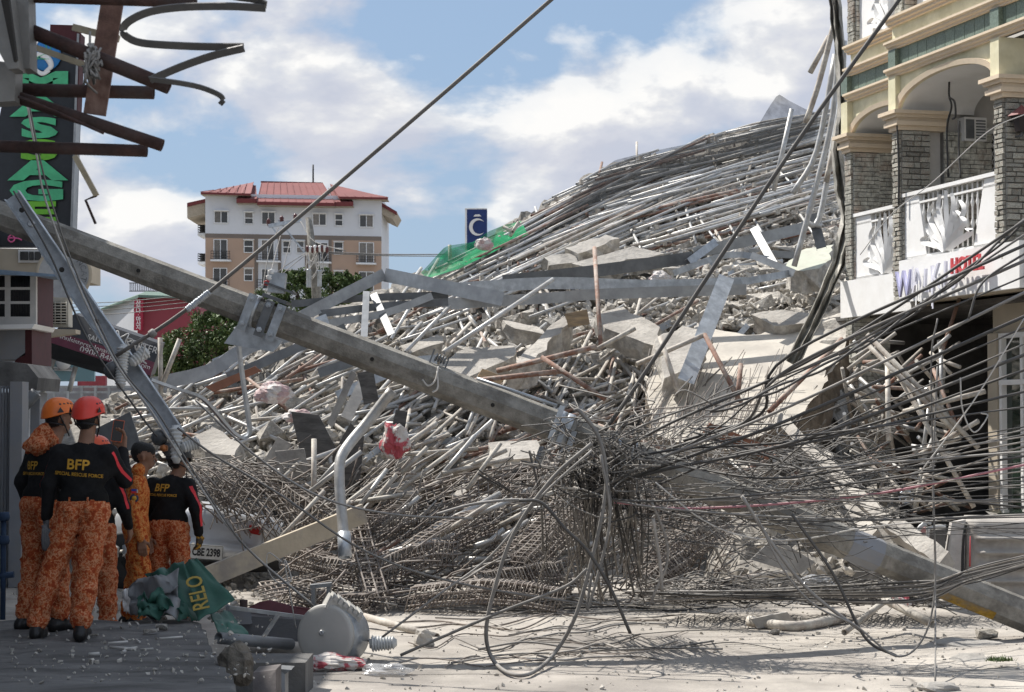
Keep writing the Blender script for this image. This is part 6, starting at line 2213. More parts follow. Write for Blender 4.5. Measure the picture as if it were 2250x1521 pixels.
M_plyd = mat('dark_plywood', (.085, .08, .075), .7, var=.2, scale=4, stretch=(1, 1, 5), col2=(.2, .19, .18), c2amt=.4, bump=.1)
board([(640, 905), (700, 912), (738, 985), (712, 1022), (668, 1030), (652, 960)], 22.6, .03, M_plyd, 'dark plywood sheet standing curled on the left slope')
board([(604, 992), (668, 986), (682, 1050), (622, 1062)], 22.2, .03, M_woodd, 'pale plaster board in front of the dark plywood')
board([(570, 1030), (610, 960), (640, 975), (600, 1060)], 22.8, .03, M_woodd, 'grey torn sheet left of the pale board')
board([(730, 1000), (770, 930), (800, 960), (790, 1060), (740, 1120)], 21.9, .03, M_plyd, 'dark tall sheet behind the lamp arm')
board([(785, 820), (820, 812), (832, 880), (800, 890)], 23.4, .04, M_plyd, 'small dark board hanging under the pole')
board([(718, 930), (772, 815), (784, 822), (730, 940)], 22.8, .04, M_woodd, 'pale narrow plank leaning under the pole')
board([(1045, 835), (1060, 810), (1110, 830), (1098, 845)], 25.2, .03, M_wood, 'yellow plywood scrap beside the orange pipe')
board([(450, 850), (560, 805), (575, 815), (470, 862)], 24.6, .03, mat('brick_red_sheet', (.26, .12, .075), .8), 'reddish sheet between the left slope pipes')
board([(845, 1000), (870, 900), (895, 905), (880, 1000)], 22.8, .03, M_plyd, 'dark board right of the lamp arm')
board([(1240, 690), (1290, 680), (1296, 712), (1250, 720)], 27.0, .04, M_wood, 'brown timber block below the twin beams')
board([(800, 1098), (870, 1060), (910, 1052), (912, 1080), (860, 1100)], 21.6, .03, M_chan, 'curved grey metal sheet above the rebar cages')
board([(205, 945), (285, 905), (310, 985), (235, 1000)], 22.6, .03, M_chand, 'dark flat panel behind the rescuers')
board([(1560, 1100), (1660, 1060), (1700, 1110), (1640, 1140)], 21.5, .04, M_plyd, 'dark sheet wedged right of the rebar cage')
board([(1560, 930), (1700, 985), (1690, 1010), (1540, 960)], 22.2, .05, mat('rust_sheet', (.22, .10, .06), .8, var=.3), 'rusty flat sheet below the pale slab')
board([(1650, 1230), (1700, 1180), (1790, 1235), (1760, 1262)], 20.6, .04, M_woodd, 'grey flat board near the white pole band')
board([(1650, 1360), (1730, 1345), (1745, 1365), (1665, 1382)], 18.2, .05, M_woodd, 'grey board lying on the road')
# the plank across the rebar
A, B = W(455, 1268, 19.4), W(800, 1128, 20.4)
m = MB(); m.bar(A, B, .05, .20); m.build('plank', mat('pale_timber', (.46, .39, .29), .8, var=.12, scale=3, col2=(.25, .23, .21), c2amt=.7, c2scale=1.6, bump=.2), label='long pale plank leaning across the rebar from the tarp', cat='plank')

# ---- crushed silver car
car = thing('crushed_car', GND(430, 1300), 'crushed silver car with white number plate under the rebar', 'car')
M_car = mat('silver_paint', (.52, .54, .57), .3, .35, var=.08, scale=3, bump=0, dust=.3)
cx0, cx1, cd = W(245, 1200, 22.8).x, W(612, 1200, 22.8).x, 22.6
prof = [(.10, .26), (.0, .28), (-.06, .40), (-.06, .50), (.02, .53), (.05, .56), (.04, .70), (.07, .84), (.15, .90), (.45, .95), (.8, .93), (1.1, .8), (1.8, .62)]
rows = []
for k in range(29):
    s_ = k / 28; x = cx0 + (cx1 - cx0) * s_
    e = abs(s_ - .5) * 2
    pull = .30 * max(0, (e - .7) / .3) ** 2
    drop = 1 - .12 * e ** 4 - .16 * max(0, s_ - .55) * 2
    rows.append([(x, cd + dy + pull, .02 + z * drop + .02 * fbm((x * 3, z * 4, 1)) * (1 if z > .55 else .3)) for dy, z in prof])
m = MB(); m.grid(rows); m.build('body', M_car, car)
m = MB(); m.grid([[(x, cd + dy + .30 * max(0, (abs(s_ - .5) * 2 - .7) / .3) ** 2 - .012, z) for dy, z in ((.10, .18), (-.02, .22), (-.07, .31))] for s_, x in [(k / 20, cx0 + (cx1 - cx0) * k / 20) for k in range(21)]]); m.build('bumper', M_rubber, car)
p0, p1 = W(417, 1197, 22.5), W(489, 1231, 22.5)
pc = W(453, 1214, 22.45)
tl = R(-4)
Mp = frame(pc, (math.cos(tl), .03, math.sin(tl)), (0, 0, 1))
m = MB(); hw, hh = .188, .082
Q = [Mp @ Vector((a, b2, 0)) for a, b2 in ((-hw, -hh), (hw, -hh), (hw, hh), (-hw, hh))]
m.prism(Q, (0, .012, 0)); npl = m.build('number_plate', mat('plate_white', (.62, .62, .60), .5, bump=0), car)
text_mesh('plate_lettering', 'CBE 2398', .105, M_black, Mp @ Matrix.Translation((0, -.003, .003)) @ Matrix.Diagonal((.74, 1.12, 1, 1)), npl, depth=.001, bold=.004)
m = MB()
fr = [(-hw, -hh), (hw, -hh), (hw, hh), (-hw, hh)]
for k in range(4):
    a, b2 = fr[k], fr[(k + 1) % 4]
    m.bar(Mp @ Vector((a[0] * .98, a[1] * .95, .004)), Mp @ Vector((b2[0] * .98, b2[1] * .95, .004)), .004, .004)
m.build('plate_rim', M_black, npl)
m = MB(); c = W(270, 1255, 22.7); m.lathe([(.18, -.1), (.30, -.1), (.32, -.06), (.32, .06), (.30, .1), (.18, .1)], 24, (c.x, c.y, .32), rot=rot_to((0, -1, 0))); m.build('tyre', M_rubber, car)
m = MB(); c2 = W(560, 1165, 22.6); m.box(c2, (.14, .05, .09), 0, Matrix.Rotation(.2, 3, 'Y')); m.build('tail_lamp', mat('tail_red', (.30, .02, .02), .2), car)
m = MB(); m.prism([W(470, 1110, 22.9), W(590, 1085, 23.2), W(600, 1130, 23.0), W(500, 1150, 22.8)], (0, .02, 0)); m.build('rear_window', M_pane, car)

# ---- overturned vehicle at the right
van = thing('overturned_vehicle', GND(2140, 1310), 'dust covered pale vehicle on its side with ribbed roof towards the street', 'vehicle')
M_van = mat('dusty_white_paint', (.36, .335, .305), .9, var=.15, scale=5, col2=(.17, .155, .14), c2amt=.75, c2scale=2.0, bump=.05, dust=.5)
vd = 20.4
rows = []
for i in range(60):
    px = 2118 + (2420 - 2118) * i / 59
    row = []
    for j in range(46):
        t = j / 45; py = 1132 + (1330 - 1132) * t
        e = max(0, 1 - t * 9) ** 2 * .22 + max(0, 1 - i / 7) ** 2 * .16
        rib = 0
        if i > 5:
            for ry in (.26, .42, .58, .74):
                rib += .09 * math.exp(-((t - ry) / .026) ** 2) * min(1, (i - 5) / 4)
        row.append(W(px, py, vd + e - rib))
    rows.append(row)
m = MB(); m.grid(rows); m.build('roof_panel', M_van, van)
m = MB(); m.prism([W(2118, 1140, vd + .22), W(2420, 1132, vd + .22), W(2420, 1132, vd + 1.7), W(2118, 1140, vd + 1.9)], (0, 0, -.03)); m.build('side_panel', M_van, van)
m = MB(); m.prism([W(2092, 1148, vd + .12), W(2122, 1142, vd + .1), W(2116, 1330, vd + .1), W(2078, 1330, vd + .15), W(2080, 1220, vd + .15)], (0, .12, 0)); m.build('crumpled_pillar', mat('pale_cloth', (.52, .49, .46), .8, bump=.5, bscale=9), van)
m = MB(); m.tube(catmull([W(2122, 1150, vd + .0), W(2116, 1200, vd), W(2114, 1320, vd)], 5), .016, 8); m.build('windscreen_seal', M_rubber, van)
m = MB(); m.tube([W(2132, 1178, vd - .06), W(2131, 1245, vd - .06)], [.004, .009], 6); m.build('red_stripe', M_red, van)
m = MB(); m.prism([W(2042, 1165, vd + .1), W(2080, 1162, vd + .1), W(2074, 1230, vd + .1), W(2072, 1310, vd + .1), W(2040, 1310, vd + .1)], (0, .14, 0)); m.build('seat_pad', mat('charcoal_pad', (.07, .065, .06), .8, dust=.4), van)
for k, pts in enumerate(([(2008, 1230), (2010, 1185), (2030, 1150), (2046, 1150)], [(2018, 1235), (2018, 1165), (2036, 1152)], [(2036, 1330), (2038, 1180), (2048, 1160), (2078, 1156)], [(2044, 1340), (2040, 1250), (2042, 1190)])):
    m = MB(); m.tube(catmull([W(x, y, vd - .05) for x, y in pts], 6), .02, 8); m.build('bull_bar', M_galv, van)
m = MB(); m.prism([W(2022, 1165, vd), W(2034, 1158, vd), W(2036, 1215, vd), W(2022, 1225, vd)], (0, .05, 0)); m.build('lamp_panel', mat('pink_lens', (.4, .2, .2), .4), van)
m = MB(); m.prism([W(2190, 1128, vd + .5), W(2270, 1124, vd + .5), W(2270, 1136, vd + .5), W(2200, 1136, vd + .5)], (0, .5, 0)); m.build('side_window', M_gglass, van)
# steering wheel visible in the wreck behind
m = MB(); c = W(1991, 1092, 21.4); 
ring = [c + Vector((.075 * math.cos(a), 0, .065 * math.sin(a))) for a in np.linspace(0, 2 * math.pi, 21)]
m.tube(ring, .01, 6); m.bar(c - Vector((.07, 0, 0)), c + Vector((.07, 0, 0)), .012, .02); m.bar(c, c - Vector((0, 0, .06)), .012, .02)
m.build('emblem_ring', M_galvb, label='small metal ring emblem on dark wreckage by the vehicle', cat='emblem')

# ---- tarp with lettering
M_tarp = mat('green_tarp', (.035, .115, .085), .6, var=.15, scale=3, bump=.1)
M_tarpb = mat('grey_tarp_back', (.20, .205, .21), .7, var=.2, scale=3, bump=.1)
M_gold = mat('gold_print', (.38, .27, .05), .6, bump=0)
tarp = thing('green_tarpaulin', W(400, 1360, 15.9), 'crumpled green tarpaulin banner with gold letters RELO at the walkway edge', 'tarpaulin')


def sheet(name, cor, mt, parent, n=14, amp=.05, seed=0):
    A, B, C, D_ = [W(*c) for c in cor]
    rows = []
    for i in range(n):
        t = i / (n - 1); row = []
        for j in range(n):
            s_ = j / (n - 1)
            p = (A.lerp(B, s_)).lerp(D_.lerp(C, s_), t)
            row.append(p + Vector((0, amp * fbm((s_ * 2.5 + seed, t * 2.5, seed)), amp * .6 * fbm((s_ * 3, t * 3 + seed, 9)))))
        rows.append(row)
    m = MB(); m.grid(rows); o = m.build(name, mt, parent)
    md = o.modifiers.new('thick', 'SOLIDIFY'); md.thickness = .006
    return o


front = [(402, 1240, 16.3), (432, 1226, 16.3), (517, 1318, 15.9), (436, 1366, 15.7)]
sheet('front_fold', front, M_tarp, tarp, amp=.03)
sheet('back_fold', [(318, 1262, 16.6), (404, 1234, 16.5), (436, 1362, 15.9), (388, 1362, 15.8)], M_tarp, tarp, amp=.1, seed=2)
sheet('grey_fold', [(283, 1290, 16.2), (390, 1250, 16.2), (392, 1360, 15.8), (285, 1350, 16.0)], M_tarpb, tarp, amp=.16, seed=4)
sheet('lower_fold', [(300, 1315, 16.0), (352, 1300, 16.0), (398, 1350, 15.8), (305, 1358, 15.8)], M_tarp, tarp, amp=.14, seed=6)
sheet('white_fold', [(268, 1300, 16.4), (286, 1290, 16.3), (292, 1350, 16.1), (272, 1345, 16.2)], M_white, tarp, amp=.05, seed=8)
sheet('corner_fold', [(462, 1350, 16.0), (500, 1345, 16.2), (548, 1398, 15.6), (480, 1395, 15.4)], M_tarp, tarp, amp=.05, seed=7)
A, B, C, D_ = [W(*c) for c in front]
base = (A + B + C + D_) / 4
yd_ = ((A + B) / 2 - (C + D_) / 2).normalized()       # up along the sheet
Mt = frame(base + Vector((0, -.06, .0)), (A + D_) * 0 + ((D_ - A).normalized() * -1), (B - A))
Lx = (A - D_).normalized()                            # letters run up the left edge
Mt = frame(D_.lerp(A, .06) + (C - D_) * .32 + Vector((-.02, -.075, .02)), Lx, (A - B) * -1 if False else (D_ - C))
text_mesh('banner_lettering', 'RELO', .185, M_gold, Mt @ Matrix.Translation((0, .02, 0)), tarp, align='LEFT', depth=.002, bold=.002, sx=1.0)

# ---- microwave drum antenna on the road
ant = thing('drum_antenna', GND(715, 1458), 'round pale drum antenna lying on the road at the walkway corner', 'antenna')
ad = GND(712, 1456).y
ac_ = W(712, 1396, ad)
ax = Vector((-.42, -1, .08)).normalized()
Rm = rot_to(ax)
M_ant = mat('antenna_grey', (.44, .43, .40), .5, var=.06, scale=3, bump=0, dust=.15)
m = MB(); m.lathe([(0, .012), (.10, .010), (.215, .0), (.238, -.005), (.245, -.015), (.245, -.05), (.225, -.06)], 44, ac_, rot=Rm); m.build('face_disc', M_ant, ant)
m = MB(); m.lathe([(0, 0), (.018, 0), (.022, .012), (.010, .014), (0, .008)][::1], 12, ac_ + ax * .014 + Vector((-.01, 0, .02)), rot=Rm); m.build('centre_boss', M_chan, ant)
m = MB(); m.lathe([(.225, -.055), (.235, -.07), (.235, -.33), (.2, -.36), (0, -.37)], 40, ac_, rot=Rm); m.build('drum', M_galvb, ant)
hx = W(752, 1340, ad + .12)
hr = Matrix.Rotation(R(35), 3, 'Y') @ Matrix.Rotation(.3, 3, 'Z')
m = MB(); m.box(hx, (.30, .16, .10), 0, hr); hd = m.build('radio_housing', M_ant, ant)
for i in range(6):
    m = MB(); m.box(hx + hr @ Vector((-.12 + .048 * i, -.01, .055)), (.03, .17, .035 + .012 * (i % 2)), 0, hr); m.build('cooling_fin', M_ant, hd)
m = MB(); bx_ = W(706, 1300, ad + .25)
m.box(bx_ + Vector((0, 0, .05)), (.17, .12, .03), 0, Matrix.Rotation(-.1, 3, 'Y')); m.box(bx_ + Vector((-.06, 0, -.04)), (.03, .1, .17)); m.box(bx_ + Vector((.06, 0, -.04)), (.03, .1, .17)); m.box(bx_ + Vector((0, 0, -.12)), (.16, .05, .03)); m.build('mount_bracket', M_chand, ant)
m = MB(); m.tube([bx_ + Vector((0, 0, -.12)), W(720, 1370, ad + .2)], .022, 8); m.build('mount_pipe', M_galv, ant)

# dark box wreck behind the antenna and beside the tarp
m = MB(); A = W(530, 1360, 16.6)
m.prism([W(520, 1352, 16.4), W(660, 1362, 16.4), W(655, 1410, 16.1), W(530, 1408, 16.1)], (0, .5, .0)); wk = m.build('crushed_sign_box', mat('dark_box', (.035, .033, .034), .6, var=.2, bump=.1), label='dark crushed sign box behind the antenna', cat='box')
m = MB(); m.bar(W(505, 1335, 16.2), W(680, 1358, 16.2), .03, .03); m.bar(W(612, 1350, 16.05), W(578, 1402, 15.95), .035, .02); m.build('frame', M_galv, wk)
sheet2 = MB()
for k, (ol, d, mt, lab) in enumerate((([(545, 1335), (600, 1322), (700, 1345), (680, 1362), (600, 1358)], 16.7, mat('maroon_cloth', (.16, .06, .07), .8), 'maroon crumpled sheet on the sign box'), ([(500, 1330), (545, 1335), (550, 1385), (515, 1360)], 16.3, M_lwall, 'pale cloth draped over the sign box edge'))):
    plate('crumpled_sheet', ol, [d] * len(ol), .01, mt, lab, 'sheet', .02, 70 + k, mside=mt)
m = MB(); p = GND(535, 1425, .02); m.tube([(p.x, p.y, 0), (p.x, p.y, .42)], .033, 10); m.build('steel_post', M_rust, label='short rusty steel post at the walkway edge', cat='post')
m = MB(); m.tube([W(480, 1402, 15.0), W(640, 1416, 15.6)], .045, 10, hollow=True); m.build('dark_pipe', M_chand, label='dark pipe lying behind the short steel post', cat='pipe')
# step block, rock, metal box at the walkway corner
blk = MB(); q = GND(570, 1470, 0); blk.box2((-2.05, 13.75, 0), (-1.42, 14.3, .24)); blk.build('step_block', M_slab, label='rough concrete step block beside the walkway edge', cat='block')
def rock(name, px, py, d, sc, label, mt=M_rock, seed=0, cat='rock'):
    m = MB(); c = W(px, py, d); n, k = 14, 10
    rows = []
    for i in range(k + 1):
        th = math.pi * i / k; row = []
        for j in range(n + 1):
            ph = 2 * math.pi * (j % n) / n
            v = Vector((math.sin(th) * math.cos(ph), math.sin(th) * math.sin(ph), math.cos(th)))
            rd = 1 + .35 * mnoise.noise(v * 1.7 + Vector((seed * 3.1, 0, 0))) + .12 * mnoise.noise(v * 5 + Vector((0, seed, 0)))
            row.append(c + Vector((v.x * sc[0] * rd, v.y * sc[1] * rd, v.z * sc[2] * rd)))
        rows.append(row)
    m.grid(rows, 0, False)
    return m.build(name, mt, label=label, cat=cat)


rock('boulder', 515, 1462, 13.2, (.13, .12, .14), 'brown broken lump under the walkway corner', mat('brown_lump', (.13, .115, .095), .95, var=.4, scale=8, bump=.8), 1)
rock('stone_block', 930, 1408, 16.9, (.085, .07, .10), 'pale tapered stone on the road right of the antenna', M_conc_l, 4)
m = MB(); m.prism([W(556, 1478, 12.6), W(606, 1472, 12.6), W(606, 1560, 12.4), W(556, 1560, 12.4)], (0, .3, 0)); m.build('rusty_plate_box', mat('dull_steel', (.12, .105, .10), .7, .2, var=.2), label='dull steel box standing at the bottom below the walkway', cat='box')
m = MB(); m.prism([W(612, 1470, 12.9), W(640, 1472, 12.9), W(626, 1482, 12.9), W(626, 1560, 12.8), W(610, 1560, 12.8)], (0, .2, 0)); m.build('steel_bracket', M_chand, label='dark steel bracket beside the dull steel box', cat='bracket')

# ---- sacks and film
def sack_mat(name, a, b_, sc=3.5):
    m = mat(name, a, .7, var=.06, scale=3, col2=b_, c2amt=.95, c2scale=sc, c2edge=(.50, .56), bump=.35, bscale=8)
    return m


M_sack = sack_mat('red_white_sack', (.58, .54, .50), (.42, .05, .07), 5.5)
M_sackp = sack_mat('pale_sack', (.60, .56, .53), (.48, .33, .32), 3.5)
def sack(px, py, d, sc, mt, label, seed, name='plastic_sack'):
    m = MB(); c = W(px, py, d); n, k = 30, 20
    rows = []
    for i in range(k + 1):
        th = math.pi * i / k; row = []
        for j in range(n + 1):
            ph = 2 * math.pi * (j % n) / n
            v = Vector((math.sin(th) * math.cos(ph), math.sin(th) * math.sin(ph), math.cos(th)))
            rd = 1 + .35 * fbm((v.x * 1.6 + seed, v.y * 1.6, v.z * 1.6), 2) + .16 * abs(fbm((v.x * 5, v.y * 5 + seed, v.z * 5), 2))
            row.append(c + Vector((v.x * sc[0] * rd, v.y * sc[1] * rd, max(-sc[2] * .9, v.z * sc[2] * rd))))
        rows.append(row)
    m.grid(rows, 0, False)
    return m.build(name, mt, label=label, cat='sack')


sack(722, 1458, 15.3, (.26, .14, .065), M_sack, 'red and white plastic sack lying before the antenna', 1)
sack(868, 972, 21.4, (.14, .1, .2), M_sack, 'red and white sack hanging under the pole', 2)
sack(1972, 1322, 18.4, (.12, .09, .06), M_sack, 'small red and white bag on the road near the vehicle', 3)
sack(600, 866, 24.0, (.2, .15, .13), M_sackp, 'pale torn sack on the left slope', 4)
sack(655, 915, 23.6, (.16, .12, .08), M_sackp, 'pinkish sack below the torn one', 5)
sack(740, 1352, 17.5, (.05, .05, .03), M_sackp, 'tiny pinkish rag behind the antenna', 6)
sack(1064, 538, 32.0, (.13, .08, .10), M_sackp, 'pale torn bag on the green net', 7)
sack(1450, 612, 28.6, (.14, .1, .1), M_sackp, 'small pink rag by the upper twin beam', 8)
M_film = mat('clear_film', (.6, .6, .6), .15, var=.05, bump=.6, bscale=12, alpha=.45, spec=.8)
for k, (px, py, d, sc) in enumerate(((850, 1472, 15.0, (.17, .1, .045)), (1795, 1280, 19.2, (.15, .1, .07)))):
    sack(px, py, d, sc, M_film, ['clear crumpled plastic film on the road by the stone', 'clear plastic bag at the foot of the heap'][k], 20 + k, 'plastic_film')
# spool insulator lying on the road
spi = thing('road_insulator', GND(842, 1425), 'ribbed grey insulator lying on the road beside the stone', 'insulator')
insulator(W(812, 1415, 15.9), W(872, 1412, 15.9), spi, .065, 8)
# small debris on the road
sm = []
for _ in range(1300):
    px = rr.uniform(640, 2250); py = 1310 + rr.random() ** 2.2 * 210
    p = GND(px, py); p.z = street_z(p.x, p.y) + .004
    sm.append((p, rr.choice([.012, .018, .025, .035]) * rr.uniform(.6, 1.3)))
for _ in range(420):
    px = rr.uniform(20, 600); py = rr.uniform(1290, 1500); z = .31 if py > 1345 else .02
    p = GND(px, py, z); sm.append((p, rr.choice([.012, .02, .03]) * rr.uniform(.6, 1.2)))
for _ in range(700):
    px = rr.uniform(40, 640); py = rr.uniform(1240, 1350)
    p = GND(px, py, .03); sm.append((p, rr.choice([.03, .05, .08]) * rr.uniform(.6, 1.3)))
scatter_mass('road_debris', sm, M_rock, 'small concrete crumbs scattered over the road', 'debris', 31)
for k, (px, py, sc) in enumerate(((1895, 1400, .1), (2170, 1404, .13), (1700, 1395, .07), (1520, 1418, .05), (330, 1395, .07), (205, 1400, .05), (355, 1385, .06))):
    z = .3 if px < 450 else .0
    o = bpy.data.objects.new('stone', CH[k]); COL.objects.link(o); o.location = GND(px, py, z) + Vector((0, 0, sc * .3)); o.scale = (sc * 1.5, sc, sc)
    tag(o, ['dusty lump on the road near the pale pipe', 'dark lump casting shade at the heaved pavement', 'small lump on the open road', 'tiny lump on the open road', 'grey crumb on the walkway by the boots', 'small crumb at the boots', 'grey lump on the walkway near the tarp'][k], 'stone', 'loose stones')
# weed tuft on the heaved pavement
wd = MB(); c = GND(2195, 1452, .1)
for _ in range(120):
    a = rr.uniform(0, 6.28); l_ = rr.uniform(.015, .045); p = c + Vector((rr.gauss(0, .05), rr.gauss(0, .04), 0)); t = p + Vector((math.cos(a) * l_ * .7, math.sin(a) * l_ * .7, l_)); s_ = Vector((-math.sin(a), math.cos(a), 0)) * .008
    i = wd.pts([p - s_, p + s_, t]); wd.face((i, i + 1, i + 2))
wd.build('weed_tuft', M_leafl, label='small green weed tuft at the right road edge', cat='plant')
for k, (px, py, sc, sd_) in enumerate(((2200, 1462, (.5, .35, .09), 3), (2120, 1420, (.35, .25, .06), 5), (2060, 1515, (.15, .1, .06), 8))):
    rock('broken_pavement', px, py, GND(px, py).y, sc, ['heaved broken pavement lump under the weed', 'low broken pavement lump left of the weed', 'small lump at the bottom edge of the road'][k], M_conc, sd_, 'pavement lump')
for k in range(9):
    px, py = rr.uniform(180, 420), rr.uniform(1370, 1440); p = GND(px, py, .315); a = rr.uniform(0, 3); l_ = rr.uniform(.05, .2)
    m = MB(); m.tube([p, p + Vector((math.cos(a) * l_, math.sin(a) * l_, .005))], rr.choice([.008, .012]), 5); m.build('splinter', M_whitew, label='small pale splinter lying on the walkway', cat='splinter', group='splinters on the walkway')
# ================================================================== RESCUERS
def cap_sdf(P, a, b, ra, rb, ys=1.0):
    """tapered capsule, flattened in y by ys"""
    a, b = np.array(a, float), np.array(b, float)
    S_ = np.array([1, 1 / ys, 1])
    Q = P * S_
    a2, b2 = a * S_, b * S_
    ab = b2 - a2
    L2 = max(1e-9, float(ab @ ab))
    t = np.clip(((Q - a2) @ ab) / L2, 0, 1)
    d = np.linalg.norm(Q - a2 - t[:, None] * ab, axis=1)
    return (d - (ra + (rb - ra) * t)) * (ys ** .5)


def smin(a, b, k):
    h = np.clip(.5 + .5 * (b - a) / k, 0, 1)
    return b + (a - b) * h - k * h * (1 - h)


def folds(P, f, seed):
    x, y, z = P[:, 0] * f + seed, P[:, 1] * f + 2.3 * seed, P[:, 2] * f
    return (np.sin(1.1 * z + 2.2 * np.sin(.7 * x + .5 * y) + 1.3 * y) + .6 * np.sin(2.3 * z - 1.7 * x + 1.9 * np.sin(1.3 * y)) + .35 * np.sin(4.1 * x + 3.3 * z + 2.0 * np.sin(2.1 * z))) / 1.95


def surface_nets(F, o, h):
    nx, ny, nz_ = F.shape
    ins = F < 0
    c = np.zeros((nx - 1, ny - 1, nz_ - 1), dtype=np.int8)
    for i in (0, 1):
        for j in (0, 1):
            for k in (0, 1):
                c += ins[i:nx - 1 + i, j:ny - 1 + j, k:nz_ - 1 + k]
    act = (c > 0) & (c < 8)
    idx = -np.ones(act.shape, dtype=np.int64)
    A = np.argwhere(act)
    idx[act] = np.arange(len(A))
    acc = np.zeros((len(A), 3)); cnt = np.zeros(len(A))
    E = []
    for ax in range(3):
        for u in (0, 1):
            for v in (0, 1):
                d0 = [0, 0, 0]; oth = [q for q in range(3) if q != ax]
                d0[oth[0]] = u; d0[oth[1]] = v
                d1 = list(d0); d1[ax] = 1
                E.append((d0, d1))
    for d0, d1 in E:
        p0, p1 = A + d0, A + d1
        f0, f1 = F[p0[:, 0], p0[:, 1], p0[:, 2]], F[p1[:, 0], p1[:, 1], p1[:, 2]]
        cr = (f0 < 0) != (f1 < 0)
        t = np.where(cr, f0 / np.where(cr, f0 - f1, 1), 0)
        pt = p0 + t[:, None] * (np.array(d1) - np.array(d0))
        acc[cr] += pt[cr]; cnt[cr] += 1
    V = acc / cnt[:, None] * h + o
    faces = []
    for ax in range(3):
        sl0 = [slice(None)] * 3; sl1 = [slice(None)] * 3
        sl0[ax] = slice(0, F.shape[ax] - 1); sl1[ax] = slice(1, F.shape[ax])
        a, b = ins[tuple(sl0)], ins[tuple(sl1)]
        B = np.argwhere(a != b)
        o1, o2 = [q for q in range(3) if q != ax]
        ok = (B[:, o1] > 0) & (B[:, o2] > 0) & (B[:, o1] < F.shape[o1] - 1) & (B[:, o2] < F.shape[o2] - 1)
        B = B[ok]
        flip = a[B[:, 0], B[:, 1], B[:, 2]]
        q = []
        for u, v in ((1, 1), (0, 1), (0, 0), (1, 0)):
            C = B.copy(); C[:, o1] -= u; C[:, o2] -= v
            q.append(idx[C[:, 0], C[:, 1], C[:, 2]])
        q = np.stack(q, 1)
        good = (q >= 0).all(1)
        q, fl = q[good], flip[good]
        if ax == 1:
            fl = ~fl
        q[~fl] = q[~fl][:, ::-1]
        faces.append(q)
    return V, np.concatenate(faces)


BELTZ = 1.0


def sdf_eval(P, prims, seed, k=.03):
    """prims: (group, a, b, ra, rb, ys, foldamp). returns combined distance and the group of the nearest"""
    gd = {}
    for (g_, a, b, ra, rb, ys, fa) in prims:
        d = cap_sdf(P, a, b, ra, rb, ys)
        gd[g_] = (smin(gd[g_][0], d, k if g_ not in ('skin', 'hand', 'eye') else .012), max(fa, gd[g_][1])) if g_ in gd else (d, fa)
    fin = None
    names = sorted(gd)
    D_ = []
    for g_ in names:
        d, fa = gd[g_]
        if fa > 0:
            fw = np.clip(np.abs(P[:, 2] - BELTZ) / .12, .08, 1)
            d = d + fw * (fa * folds(P, 26, seed) + fa * .5 * folds(P, 55, seed + 3))
        D_.append(d)
    D_ = np.stack(D_)
    fin = D_.min(0)
    return fin, D_.argmin(0), names


def person_mesh(name, prims, hands, matmap, loc, yaw, label, seed, lean=(0, 0)):
    root = thing(name, loc, label, 'person')
    h = .0115
    pts = np.array([p for pr in prims for p in (pr[1], pr[2])])
    lo, hi = pts.min(0) - .2, pts.max(0) + .2
    n = np.ceil((hi - lo) / h).astype(int)
    gx, gy, gz = [lo[i] + h * np.arange(n[i]) for i in range(3)]
    # coarse pass to limit evaluation
    P = np.stack(np.meshgrid(gx, gy, gz, indexing='ij'), -1).reshape(-1, 3).astype(np.float32)
    near = np.full(len(P), 9.0, dtype=np.float32)
    step = 4
    cg = [g_[::step] for g_ in (gx, gy, gz)]
    PCs = np.stack(np.meshgrid(*cg, indexing='ij'), -1).reshape(-1, 3)
    dc, _, _ = sdf_eval(PCs, prims, seed)
    dc = dc.reshape(len(cg[0]), len(cg[1]), len(cg[2]))
    full = np.repeat(np.repeat(np.repeat(dc, step, 0), step, 1), step, 2)[:n[0], :n[1], :n[2]].reshape(-1)
    mask = np.abs(full) < .1
    F = np.where(full > 0, 1.0, -1.0)
    dm, _, _ = sdf_eval(P[mask].astype(float), prims, seed)
    F[mask] = dm
    V, Q = surface_nets(F.reshape(n), lo, h)
    cen = V[Q].mean(1)
    _, gi, names = sdf_eval(cen, prims, seed)
    keys = sorted(set(matmap.values()), key=lambda m_: m_.name)
    MI = np.array([keys.index(matmap[names[g_]]) for g_ in gi])
    for hp, hmat in hands:                       # fingers at a finer pitch, same mesh
        hh = .0042
        pts = np.array([p for pr in hp for p in (pr[1], pr[2])])
        l2, h2 = pts.min(0) - .035, pts.max(0) + .035
        n2 = np.ceil((h2 - l2) / hh).astype(int)
        P2 = np.stack(np.meshgrid(*[l2[i] + hh * np.arange(n2[i]) for i in range(3)], indexing='ij'), -1).reshape(-1, 3)
        d2, _, _ = sdf_eval(P2, hp, seed)
        V2, Q2 = surface_nets(d2.reshape(n2), l2, hh)
        if hmat not in keys:
            keys.append(hmat)
        Q = np.concatenate([Q, Q2 + len(V)]); V = np.concatenate([V, V2]); MI = np.concatenate([MI, np.full(len(Q2), keys.index(hmat))])
    body = np_mesh('body', V, Q, keys, MI, smooth=True, parent=root)
    root.rotation_euler = (0, 0, yaw)
    root['_o'] = [0.0, 0.0, 0.0]
    body['_o'] = [0.0, 0.0, 0.0]
    return root, body, V, Q


